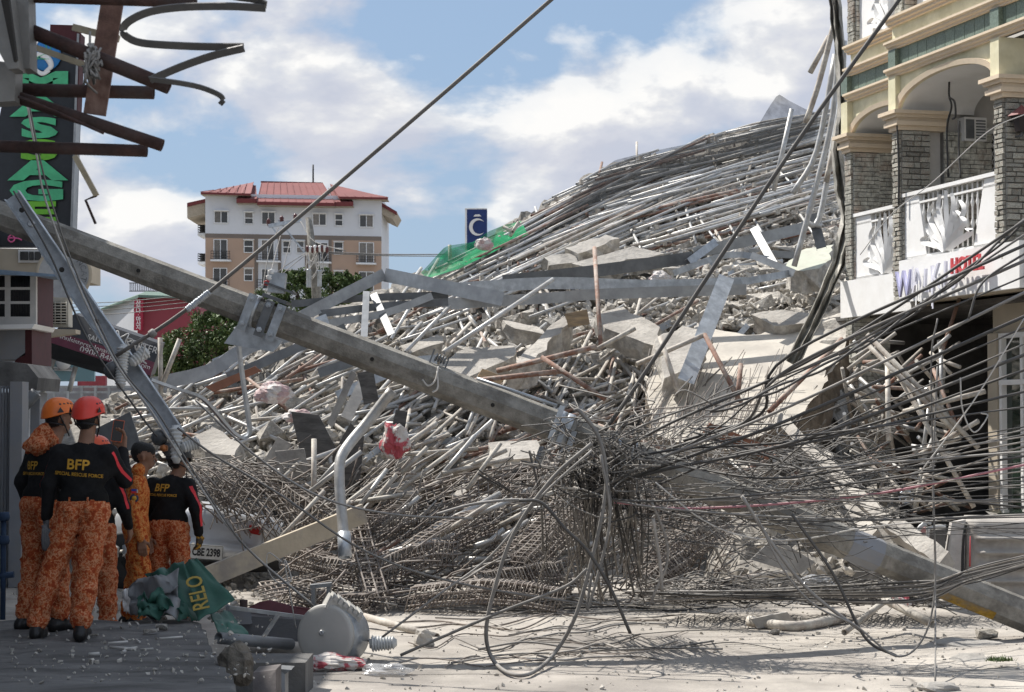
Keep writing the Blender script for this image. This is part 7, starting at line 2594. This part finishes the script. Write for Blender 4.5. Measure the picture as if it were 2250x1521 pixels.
def hand(wrist, d, nrm, thumb, curl=.5, g_='hand', sc=1.0):
    """palm with five bent fingers; d = pointing direction, nrm = palm side, thumb = side of the thumb"""
    w, d, nrm, th = Vector(wrist), Vector(d).normalized(), Vector(nrm), Vector(thumb)
    nrm = (nrm - d * nrm.dot(d)).normalized(); th = (th - d * th.dot(d) - nrm * th.dot(nrm)).normalized()
    pr = []
    for i in range(4):
        off = th * (.030 - .020 * i) * sc
        k0 = w + off * .55; k1 = w + d * .085 * sc + off
        pr.append((g_, k0, k1, .016 * sc, .0125 * sc, 1, 0))
        p = k1; dirv = d.copy(); ln = [.040, .045, .042, .033][i] * sc
        for sgm in range(3):
            dirv = (dirv * math.cos(curl) + nrm * math.sin(curl)).normalized()
            nrm2 = nrm
            q = p + dirv * ln * (1, .65, .5)[sgm]
            pr.append((g_, p, q, (.0105 - .001 * sgm) * sc, (.0098 - .001 * sgm) * sc, 1, 0))
            p = q
    b = w + d * .03 * sc + th * .028 * sc
    t1 = b + (d * .6 + th * .8 + nrm * .25).normalized() * .042 * sc
    t2 = t1 + (d * .9 + th * .15 + nrm * .5).normalized() * .034 * sc
    pr += [(g_, w + th * .012, b, .016 * sc, .014 * sc, 1, 0), (g_, b, t1, .0135 * sc, .0115 * sc, 1, 0), (g_, t1, t2, .0115 * sc, .0095 * sc, 1, 0)]
    return pr


def figure(pel, footL, footR, elbL, wrL, elbR, wrR, chest, head, kneeL=None, kneeR=None, look=(0, 1, 0), hair=True, shirt='shirt'):
    """joint positions in the local frame (x right, y forward, z up)"""
    V_ = lambda p: Vector(p)
    pel, chest, head = V_(pel), V_(chest) - Vector((0, 0, .075)), V_(head)
    pr = []
    ax = (chest - pel)
    shz = chest + ax.normalized() * .10
    shL, shR = shz + Vector((-.175, 0, 0)), shz + Vector((.175, 0, 0))
    pr += [(shirt, chest + Vector((-.085, 0, 0)), chest + Vector((.085, 0, 0)), .135, .135, .74, .006),
           (shirt, pel + ax * .12, chest, .150, .155, .72, .006),
           (shirt, shL, shR, .072, .072, 1, .006), (shirt, shL * .45 + shR * .55 + Vector((0, 0, .03)), shR * .45 + shL * .55 + Vector((0, 0, .03)), .07, .07, 1, .004)]
    for sh, el, wr in ((shL, V_(elbL), V_(wrL)), (shR, V_(elbR), V_(wrR))):
        pr += [(shirt, sh, el, .072, .055, 1, .006), (shirt, el, wr, .056, .042, 1, .006)]
    pr += [('belt', pel + ax * .10 + Vector((-.05, 0, 0)), pel + ax * .10 + Vector((.05, 0, 0)), .140, .140, .80, 0)]
    pr += [('pants', pel + Vector((-.055, 0, -.02)), pel + Vector((.055, 0, -.02)), .134, .134, .90, .007)]
    for sg, ft, kn in ((-1, V_(footL), kneeL), (1, V_(footR), kneeR)):
        hip = pel + Vector((sg * .088, 0, -.05))
        ank = ft + Vector((0, -.02, .13))
        kn = V_(kn) if kn else (hip + ank) / 2 + Vector((0, .035, .02))
        pr += [('pants', hip, kn, .112, .088, 1, .008), ('pants', kn, ank, .088, .078, 1, .011),
               ('boot', ank, ft + Vector((0, -.03, .05)), .056, .05, 1, 0), ('boot', ft + Vector((0, -.07, .045)), ft + Vector((0, .13, .04)), .045, .04, 1, 0), ('boot', ft + Vector((0, -.08, .015)), ft + Vector((0, .14, .015)), .04, .038, 1, 0)]
    lk = V_(look).normalized()
    up = (head - shz).normalized()
    rt = lk.cross(Vector((0, 0, 1))).normalized()
    pr += [('skin', shz, head - Vector((0, 0, .06)), .062, .056, 1, 0)]
    pr += [('skin', head + Vector((0, 0, .03)) - lk * .012, head + Vector((0, 0, .03)) + lk * .012, .085, .082, 1, 0), ('skin', head + Vector((0, 0, .02)) + lk * .02, head + lk * .052 - Vector((0, 0, .072)), .068, .034, 1, 0),
           ('skin', head + lk * .098 + Vector((0, 0, .005)), head + lk * .112 - Vector((0, 0, .022)), .010, .014, 1, 0),
           ('skin', head + lk * .088 - Vector((0, 0, .050)), head + lk * .09 - Vector((0, 0, .054)), .015, .013, 1, 0),
           ('skin', head + lk * .085 + Vector((0, 0, .025)) - rt * .025, head + lk * .085 + Vector((0, 0, .025)) + rt * .025, .012, .012, 1, 0)]
    for sg in (-1, 1):
        pr += [('skin', head + rt * sg * .082 + Vector((0, 0, .012)) - lk * .008, head + rt * sg * .084 - Vector((0, 0, .028)) - lk * .004, .017, .011, 1, 0),
               ('eye', head + lk * .083 + rt * sg * .032 + Vector((0, 0, .006)), head + lk * .084 + rt * sg * .033 + Vector((0, 0, .006)), .009, .009, 1, 0)]
    if hair:
        pr += [('hair', head + Vector((0, 0, .055)) - lk * .035, head + Vector((0, 0, .055)) + lk * .028, .083, .076, 1, .003), ('hair', head + Vector((0, 0, .0)) - lk * .045, head + Vector((0, 0, .05)) - lk * .04, .062, .075, 1, .003)]
    return pr


# cloth and skin
M_shirt = mat('black_shirt', (.012, .012, .013), .85, var=.2, scale=20, bump=.15, bscale=60, spec=.2)
M_belt = mat('black_belt', (.010, .010, .010), .85, bump=.1, spec=.15)
M_boot = mat('black_boot', (.014, .013, .013), .35, bump=.15, bscale=40)
M_skin = mat('skin', (.23, .12, .075), .55, var=.08, scale=12, bump=.05)
M_hair = mat('black_hair', (.010, .009, .009), .6, var=.3, scale=60, bump=.6, bscale=140)
M_eye = mat('dark_eye', (.01, .01, .01), .2, bump=0)
M_gglove = mat('grey_glove', (.12, .12, .125), .85, bump=.3, bscale=60)
M_yglove = mat('yellow_glove', (.42, .22, .02), .75, var=.15, scale=14, col2=(.02, .02, .02), c2amt=.95, c2scale=9, c2edge=(.5, .56), bump=.2)


def camo(name, cols, scale):
    if name in MATS:
        return MATS[name]
    m = bpy.data.materials.new(name); m.use_nodes = True
    t = m.node_tree; b = t.nodes['Principled BSDF']
    tcn = N(t, 'ShaderNodeTexCoord')
    n1 = N(t, 'ShaderNodeTexNoise', inp={'Scale': scale, 'Detail': 3.5, 'Roughness': .72})
    L(t, tcn.outputs['Object'], n1.inputs['Vector'])
    c = ramp(t, n1.outputs['Fac'], [(0, cols[0]), (.43, cols[1]), (.495, cols[2]), (.56, cols[3]), (.63, cols[1])], 'CONSTANT')
    n2 = N(t, 'ShaderNodeTexNoise', inp={'Scale': 4, 'Detail': 2})
    L(t, tcn.outputs['Object'], n2.inputs['Vector'])
    c = mixc(t, math_n(t, 'MULTIPLY', n2.outputs['Fac'], .2), c, (.26, .08, .03))
    L(t, c, b.inputs['Base Color'])
    b.inputs['Roughness'].default_value = .85; b.inputs['Specular IOR Level'].default_value = .2
    nb = N(t, 'ShaderNodeTexNoise', inp={'Scale': 24, 'Detail': 3})
    L(t, tcn.outputs['Object'], nb.inputs['Vector'])
    bn = N(t, 'ShaderNodeBump', inp={'Strength': .35, 'Distance': .02}); L(t, nb.outputs['Fac'], bn.inputs['Height']); L(t, bn.outputs[0], b.inputs['Normal'])
    MATS[name] = m
    return m


M_camo = camo('orange_camouflage', [(.30, .048, .016), (.44, .11, .035), (.58, .28, .15), (.36, .065, .02)], 22)
M_camo2 = camo('bright_orange_camouflage', [(.36, .05, .012), (.56, .15, .028), (.60, .28, .09), (.44, .08, .015)], 20)
M_horange = mat('orange_helmet', (.78, .17, .02), .3, var=.04, bump=0, spec=.5)
M_hred = mat('red_helmet', (.68, .05, .03), .3, var=.04, bump=0, spec=.5)
M_gold2 = mat('gold_letter', (.52, .28, .03), .7, bump=0)
M_rstripe = mat('red_stripe', (.62, .03, .04), .6, bump=0)
MM = {'shirt': M_shirt, 'belt': M_belt, 'pants': M_camo, 'boot': M_boot, 'skin': M_skin, 'hair': M_hair, 'eye': M_eye, 'hand': M_skin, 'collar': M_camo, 'suit': M_camo2}


def helmet(root, c, look, mt, tilt=0.0, lamp=True):
    """climbing style helmet: shell, rim, vents, chin strap"""
    lk = Vector(look).normalized()
    rt = lk.cross(Vector((0, 0, 1))).normalized()
    c = Vector(c)
    m = MB(); rows = []
    n, k = 30, 12
    for i in range(k + 1):
        th = math.pi / 2 * i / k
        row = []
        for j in range(n + 1):
            ph = 2 * math.pi * (j % n) / n
            f, s_ = math.cos(ph), math.sin(ph)
            rx, ry = .118, .142
            drop = -.035 * max(0, -f) - .012 * max(0, f) ** 2 + .012 * s_ * s_
            r_ = math.sin(th) ** .82
            z = .125 * math.cos(th) + (drop if i == k else drop * (i / k) ** 2)
            row.append(c + rt * s_ * rx * r_ + lk * f * ry * r_ + Vector((0, 0, z + .01)))
        rows.append(row)
    rim = [p + Vector((0, 0, -.010)) + (p - c).normalized() * .004 for p in rows[-1]]
    inn = [c + (p - c) * .90 + Vector((0, 0, .0)) for p in rim]
    m.grid(rows + [rim, inn])
    hm = m.build('helmet', mt, root)
    for sg in (-1, 1):
        for q in range(5):
            a = R(52 + q * 15) if True else 0
            p = c + rt * sg * .118 * math.sin(a) * .80 + lk * .142 * math.cos(a) * .84 + Vector((0, 0, .083 - .004 * abs(q - 2)))
            nrm = Vector(((p - c).x, (p - c).y, (p - c).z)).normalized()
            v = MB(); v.box(p + nrm * -.002, (.016, .013, .02), 0, rot_to(nrm)); v.build('vent', M_black, hm)
        p = c + rt * sg * .112 - lk * .055 + Vector((0, 0, .028)); nrm = (p - c).normalized()
        v = MB(); v.prism([p + lk * .03 + nrm * .004 + Vector((0, 0, -.012)), p - lk * .028 + nrm * .0 + Vector((0, 0, -.016)), p - lk * .004 + nrm * .004 + Vector((0, 0, .026))], nrm * .004); v.build('ear_clip', M_black, hm)
        v = MB(); v.tube(catmull([c + rt * sg * .10 - lk * .05 + Vector((0, 0, -.015)), c + rt * sg * .088 + lk * .0 + Vector((0, 0, -.085)), c + rt * sg * .035 + lk * .075 + Vector((0, 0, -.168))], 5), .006, 5); v.build('chin_strap', M_black, hm)
        v = MB(); v.tube(catmull([c + rt * sg * .085 + lk * .01 + Vector((0, 0, -.085)), c + rt * sg * .07 - lk * .075 + Vector((0, 0, -.07)), c - lk * .11 + Vector((0, 0, -.06))], 4), .006, 5); v.build('neck_strap', M_black, hm)
    return hm


def back_text(root, body, V, Q, items, yoff=-.5, direction=(0, 1, 0)):
    """print on cloth: letters laid onto the body's surface"""
    bvh = BVHTree.FromPolygons([tuple(v) for v in V], [tuple(q) for q in Q])
    dv = Vector(direction)
    for txt, x, z, size, mt, sx_, tilt in items:
        Mf = frame((x, yoff, z), (math.cos(tilt), 0, math.sin(tilt)), (0, 0, 1))
        o = text_mesh('back_print', txt, size, mt, Mf, None, depth=0, bold=size * .02, sx=sx_, origin=(0, 0, 0))
        o.location = (0, 0, 0)
        me = o.data
        import bmesh as _bm
        bm = _bm.new(); bm.from_mesh(me)
        _bm.ops.triangulate(bm, faces=bm.faces)
        for _ in range(2):
            lg = [e for e in bm.edges if e.calc_length() > .012]
            if lg:
                _bm.ops.subdivide_edges(bm, edges=lg, cuts=1)
                _bm.ops.triangulate(bm, faces=bm.faces)
        for v in bm.verts:
            h = bvh.ray_cast(v.co, dv)
            if h[0] is not None:
                v.co = h[0] - dv * .006
        bm.to_mesh(me); bm.free()
        o.parent = root


def sleeve_stripe(root, body, V, Q, pts, side, w=.012):
    """thin ribbon pressed onto the sleeve; side = direction from which it is laid on"""
    bvh = BVHTree.FromPolygons([tuple(v) for v in V], [tuple(q) for q in Q])
    sv = Vector(side).normalized()
    C = catmull(pts, 8); rows = [[], []]
    for i, p in enumerate(C):
        t = (C[min(i + 1, len(C) - 1)] - C[max(0, i - 1)]).normalized(); a = t.cross(sv).normalized()
        for k, sg in enumerate((-1, 1)):
            q = p + a * w * sg
            h = bvh.ray_cast(q + sv * .4, -sv)
            rows[k].append((h[0] + sv * .005) if h[0] is not None else q + sv * .07)
    m = MB(); m.grid(rows); return m.build('sleeve_stripe', M_rstripe, root, origin=(0, 0, 0))


def patch(root, V, Q, x, z, w, h, mt, name='pocket', direction=(0, 1, 0), lift=.009):
    """a sewn-on pocket following the cloth"""
    bvh = BVHTree.FromPolygons([tuple(v) for v in V], [tuple(q) for q in Q])
    dv = Vector(direction).normalized()
    sx_ = dv.cross(Vector((0, 0, 1))).normalized() * -1
    rows = []
    for i in range(8):
        row = []
        for j in range(8):
            a, b = j / 7 - .5, i / 7 - .5
            p = sx_ * (x + a * w) * -1 + Vector((0, 0, z + b * h)) - dv * .6
            hit = bvh.ray_cast(p, dv)
            e = lift if 0 < i < 7 and 0 < j < 7 else -.004
            row.append((hit[0] - dv * e) if hit[0] is not None else None)
        rows.append(row)
    if any(p is None for r_ in rows for p in r_):
        return
    m = MB(); m.grid(rows)
    return m.build(name, mt, root, origin=(0, 0, 0))


def belt_loops(root, pel, chest):
    for x in (-.075, .06):
        m = MB(); p = Vector(pel) + (Vector(chest) - Vector(pel)) * .10 + Vector((x, -.128 + .25 * abs(x) * abs(x) * 8, -.005)); m.box(p, (.012, .012, .055)); m.build('belt_loop', M_camo, root, origin=(0, 0, 0))


# --- B: red helmet, filming with a phone
dB = 14.75
locB = Vector((W(180, 1410, dB).x, dB, .305))
prB = figure((0, 0, .98), (-.33, .02, .0), (.005, -.03, 0), (-.245, -.02, 1.13), (-.275, .03, .89), (.29, .10, 1.15), (.235, .27, 1.37), (.005, -.01, 1.32), (.03, .02, 1.60), look=(.25, 1, .1))
hB = [(hand((-.278, .035, .875), (-.02, .06, -1), (.7, .4, 0), (.2, 1, 0), .28), M_gglove), (hand((.235, .28, 1.38), (-.12, .2, 1), (-.3, -1, .1), (-1, .1, .1), .45), M_skin)]
B_, bodyB, VB, QB = person_mesh('person', prB, hB, MM, locB, 0, 'rescuer in red helmet and black BFP shirt filming with a raised phone', 1)
helmet(B_, (.03, .02, 1.645), (.25, 1, .05), M_hred)
back_text(B_, bodyB, VB, QB, [('BFP', -.015, 1.27, .105, M_gold2, 1.05, -.06), ('SPECIAL RESCUE FORCE', -.012, 1.20, .036, M_gold2, .92, -.08)])
sleeve_stripe(B_, bodyB, VB, QB, [(.20, -.05, 1.36), (.27, .0, 1.24), (.33, .08, 1.15)], (.75, -.65, .1))
sleeve_stripe(B_, bodyB, VB, QB, [(-.20, .02, 1.34), (-.25, .0, 1.2), (-.27, .0, 1.1)], (-1, -.25, .1), .007)
belt_loops(B_, (0, 0, .98), (0, 0, 1.32))
for x_ in (-.075, .08):
    patch(B_, bodyB and VB, QB, x_, .90, .095, .115, M_camo)
    patch(B_, VB, QB, x_, .945, .10, .035, M_camo, 'pocket_flap', lift=.015)
patch(B_, VB, QB, -.27, .60, .09, .16, M_camo, 'cargo_pocket', lift=.014)
patch(B_, VB, QB, .10, .60, .09, .16, M_camo, 'cargo_pocket', lift=.014)
ph = thing('mobile_phone', locB + Vector((.19, .27, 1.46)), 'black mobile phone in an orange case held up by a rescuer', 'phone')
m = MB(); m.box((0, 0, .06), (.082, .010, .165)); m.build('case', mat('orange_case', (.62, .12, .04), .5, bump=0), ph, origin=(0, 0, 0))
m = MB(); m.box((0, -.006, .06), (.074, .004, .155)); m.build('screen', mat('phone_screen', (.012, .012, .016), .15, bump=0), ph, origin=(0, 0, 0))
ph.rotation_euler = (0, R(8), R(10))
gl = MB(); 
for q in range(4):
    gl.tube(catmull([Vector((-.02 + .014 * q, 0, 0)), Vector((-.022 + .014 * q, -.01, -.08)), Vector((-.02 + .012 * q, .01, -.15 - .01 * (q % 2))),], 4), [.013] * 9, 7)
gl.tube([(-.02, 0, .03), (.02, 0, -.07)], [.02, .028], 8, ell=(1, .6))
go = gl.build('work_glove', M_gglove, label='limp grey work glove dangling from a rescuer\'s left hand', cat='glove', origin=(0, 0, 0))
go.location = locB + Vector((-.265, -.02, .80))

# --- A: orange helmet, camouflage hood, half behind
dA = 15.35
locA = Vector((W(88, 1395, dA).x, dA, .305))
yA = R(-42)
prA = figure((0, 0, .97), (-.10, -.04, 0), (.14, .10, 0), (-.23, -.02, 1.12), (-.25, .08, .88), (.23, .06, 1.12), (.22, .2, .95), (0, .05, 1.32), (.02, .14, 1.60), look=(.05, 1, .0))
prA += [('collar', (-.075, .03, 1.44), (.075, .03, 1.44), .062, .062, 1, .012), ('collar', (-.05, -.06, 1.40), (.05, -.06, 1.40), .06, .06, 1, .014), ('collar', (0, -.07, 1.42), (0, .02, 1.52), .05, .055, 1, .01)]
A_, bodyA, VA, QA = person_mesh('person', prA, [(hand((-.25, .085, .87), (0, .1, -1), (.8, 0, 0), (0, 1, 0), .35), M_gglove), (hand((.22, .21, .94), (0, .3, -1), (-.8, 0, 0), (0, 1, 0), .35), M_gglove)], MM, locA, yA, 'rescuer in orange helmet with camouflage hood standing at the far left', 2)
helmet(A_, (.02, .14, 1.645), (.05, 1, .0), M_horange)
back_text(A_, bodyA, VA, QA, [('BFP', -.03, 1.25, .09, M_gold2, 1.0, 0), ('SPECIAL RESCUE FORCE', -.03, 1.19, .03, M_gold2, .9, 0)])
sleeve_stripe(A_, bodyA, VA, QA, [(.19, .03, 1.37), (.225, .05, 1.25), (.24, .06, 1.14)], (.75, -.6, .15), .018)

# --- C: red helmet, behind the one filming
dC = 17.4
locC = Vector((W(204, 1380, dC).x, dC, .03))
prC = figure((0, 0, .96), (-.14, 0, 0), (.14, .02, 0), (-.24, .02, 1.1), (-.2, .2, 1.0), (.26, .05, 1.1), (.24, .2, .95), (.01, .02, 1.30), (0, .06, 1.57), look=(.2, 1, -.2))
C_, bodyC, VC, QC = person_mesh('person', prC, [(hand((-.2, .21, 1.0), (0, 1, -.2), (.6, 0, -1), (1, 0, 0), .4), M_skin), (hand((.24, .21, .94), (0, .5, -1), (-.8, 0, 0), (0, 1, 0), .4), M_skin)], MM, locC, R(-12), 'rescuer in red orange helmet mostly hidden behind the one filming', 3)
helmet(C_, (0, .06, 1.612), (.2, 1, -.1), mat('coral_helmet', (.80, .12, .05), .3, bump=0))
sleeve_stripe(C_, bodyC, VC, QC, [(.20, .0, 1.34), (.25, .03, 1.22), (.27, .05, 1.1)], (.8, -.6, .1), .014)

# --- D: bare headed in an orange camouflage suit, in profile
dD = 18.3
locD = Vector((W(297, 1385, dD).x, dD, .02))
MMD = dict(MM); MMD['shirt'] = M_camo2; MMD['pants'] = M_camo2; MMD['belt'] = M_camo2
prD = figure((0, 0, .95), (-.09, -.04, 0), (.09, .05, 0), (-.22, .03, 1.06), (-.22, .09, .82), (.22, -.02, 1.06), (.22, .05, .82), (0, .01, 1.28), (0, .07, 1.55), look=(0, 1, -.12))
prD += [('suit', (-.06, .02, 1.43), (.06, .02, 1.43), .062, .062, 1, .002)]
D2_, bodyD, VD, QD = person_mesh('person', prD, [(hand((.22, .055, .81), (0, .15, -1), (-1, 0, 0), (0, 1, 0), .4), M_skin), (hand((-.22, .095, .81), (0, .15, -1), (1, 0, 0), (0, 1, 0), .4), M_skin)], MMD, locD, R(-82), 'bareheaded rescuer in an orange camouflage suit seen in profile', 4)
for nme, y, z, w, h, mt in (('flag_blue', -.005, 1.315, .05, .018, mat('flag_blue', (.02, .05, .35), .6)), ('flag_red', -.005, 1.295, .05, .018, M_rstripe), ('flag_white', .018, 1.305, .018, .03, M_white)):
    m = MB(); m.box((.252, y, z - .06), (.012, w, h)); m.build('flag_patch', mt, D2_, origin=(0, 0, 0))
m = MB(); m.lathe([(.04, 0), (.04, .008), (0, .010)], 20, (.25, -.005, 1.18), rot=rot_to((1, 0, .1))); pt_ = m.build('round_patch', mat('patch_blue', (.03, .05, .09), .7), D2_, origin=(0, 0, 0))
m = MB(); m.lathe([(.022, .0), (.022, .012), (0, .013)], 16, (.25, -.005, 1.18), rot=rot_to((1, 0, .1))); m.build('patch_emblem', M_gold2, pt_, origin=(0, 0, 0))

# --- E: black BFP shirt, yellow glove, by the crushed car
dE = 18.6
locE = Vector((W(371, 1390, dE).x, dE, .0))
prE = figure((-.01, 0, .94), (-.13, .02, 0), (.14, .0, 0), (-.25, .06, 1.06), (-.22, .18, .85), (.27, -.02, 1.08), (.27, .05, .86), (-.02, .05, 1.27), (.03, .14, 1.50), look=(.2, 1, -.35))
E2_, bodyE, VE, QE = person_mesh('person', prE, [(hand((.27, .055, .85), (.02, .15, -1), (-.8, .3, 0), (0, 1, 0), .5), M_yglove), (hand((-.22, .19, .84), (0, .2, -1), (.8, 0, 0), (0, 1, 0), .4), M_gglove)], MM, locE, R(-14), 'rescuer in black BFP shirt with yellow glove facing the crushed car', 5)
back_text(E2_, bodyE, VE, QE, [('BFP', -.06, 1.275, .095, M_gold2, 1.0, -.03), ('SPECIAL RESCUE FORCE', -.06, 1.21, .032, M_gold2, .9, -.03)])
sleeve_stripe(E2_, bodyE, VE, QE, [(.18, .02, 1.29), (.25, .0, 1.18), (.285, -.01, 1.05), (.29, .03, .92)], (.85, -.5, .1), .016)
for x_ in (-.085, .075):
    patch(E2_, VE, QE, x_, .86, .095, .115, M_camo)
helmet(E2_, (.03, .14, 1.545), (.2, 1, -.2), mat('black_helmet', (.03, .03, .03), .4))

# ================================================================== WRECKED SIGN FRAME (near, top left)
wf = thing('wrecked_sign_frame', W(60, 340, 8.0), 'rusty wrecked steel sign frame with bent straps jutting in at top', 'sign frame')
for k, (a, b_, r_, d0, d1) in enumerate((((-20, 196), (338, 204), .027, 8.0, 8.0), ((-20, 321), (323, 332), .025, 8.0, 8.0), ((62, 66), (372, 192), .029, 7.8, 7.8), ((20, 208), (357, 320), .025, 7.9, 7.9), ((-10, -8), (432, 6), .022, 7.8, 7.8))):
    m = MB(); m.tube([W(*a, d0), W(*b_, d1)], r_, 14, hollow=True); m.build('pipe', M_rust, wf)
m = MB(); m.bar(W(247, 5, 7.95), W(208, 252, 7.95), .02, .088, 0, (1, 0, 0)); m.build('plate', mat('rusted_plate', (.16, .09, .07), .8, var=.3, scale=12, col2=(.3, .25, .22), c2amt=.4, bump=.3), wf)


def ribbon(pts, w, d, parent, mt=M_chand, name='strap'):
    P = catmull([W(x, y, d + i * .015) for i, (x, y) in enumerate(pts)], 7)
    m = MB(); n = len(P); rings = []
    for i in range(n):
        t = (P[min(n - 1, i + 1)] - P[max(0, i - 1)]).normalized()
        v = Vector((0, -.6, .8)); v = (v - t * v.dot(t)).normalized(); u = t.cross(v)
        rings.append(m.pts([P[i] + v * w / 2 + u * .004, P[i] - v * w / 2 + u * .004, P[i] - v * w / 2 - u * .004, P[i] + v * w / 2 - u * .004]))
    for i in range(n - 1):
        for j in range(4):
            m.face((rings[i] + j, rings[i] + (j + 1) % 4, rings[i + 1] + (j + 1) % 4, rings[i + 1] + j))
    m.face([rings[0] + j for j in range(4)]); m.face([rings[-1] + j for j in range(4)])
    return m.build(name, mt, parent)


M_strapg = mat('grey_strap', (.13, .125, .12), .5, .3, var=.15, scale=6, bump=.1)
ribbon([(585, 12), (560, -2), (520, -8), (480, -16)], .034, 7.6, wf, M_strapg)
ribbon([(583, 18), (500, 14), (400, 16), (330, 26), (285, 46), (270, 66), (280, 82), (315, 95), (400, 101), (470, 103), (536, 103)], .030, 7.6, wf, M_strapg)
ribbon([(536, 106), (470, 122), (400, 146), (330, 176)], .030, 7.7, wf, M_strapg)
ribbon([(330, 174), (390, 182), (440, 192), (480, 208), (490, 220), (484, 229)], .020, 7.65, wf, M_strapg)
for a, b_, w in (((160, 60), (262, 86), .03), ((70, 102), (195, 146), .026)):
    m = MB(); m.bar(W(*a, 8.1), W(*b_, 8.1), .02, w * .9); m.build('tan_batten', mat('tan_batten', (.36, .31, .22), .8, var=.2), wf)
m = MB()
for _ in range(26):
    P = [W(202 + rr.gauss(0, 11), 142 + rr.gauss(0, 24), 7.75 + rr.uniform(-.05, .05)) for _ in range(4)]
    m.tube(catmull(P, 4), .005, 5)
m.build('wire_knot', M_cabled, wf)
m = MB(); m.tube(catmull([W(40, 212, 7.8), W(120, 245, 7.8), W(228, 293, 7.8)], 4), .006, 6); m.build('thin_rod', M_rust, wf)
m = MB(); m.bar(W(165, 343, 8.6), W(212, 430, 8.6), .03, .022); m.build('hanging_batten', mat('tan_batten', (.36, .31, .22)), wf)
m = MB(); m.tube([W(212, 430, 8.6), W(188, 440, 8.6), W(210, 492, 8.6)], .006, 6); m.build('hanging_hook', M_rust, wf)
# aluminium sections at the very edge
for k, ol in enumerate((((-30, -10), (22, -10), (40, 150), (18, 152), (-30, 60)), ((22, -10), (62, -10), (66, 150), (44, 152)), ((-30, 130), (34, 140), (32, 222), (-30, 226)))):
    m = MB(); m.prism([W(x, y, 7.6 + .1 * k) for x, y in ol], (0, .12, 0)); m.build('aluminium_section', mat('aluminium', (.20, .195, .185), .5, .3, var=.12), wf)
m = MB(); m.prism([W(0, -10, 7.55), (W(18, -10, 7.55)), W(36, 130, 7.55), W(30, 135, 7.55)], (0, .03, 0)); m.build('dark_slot', M_dark, wf)
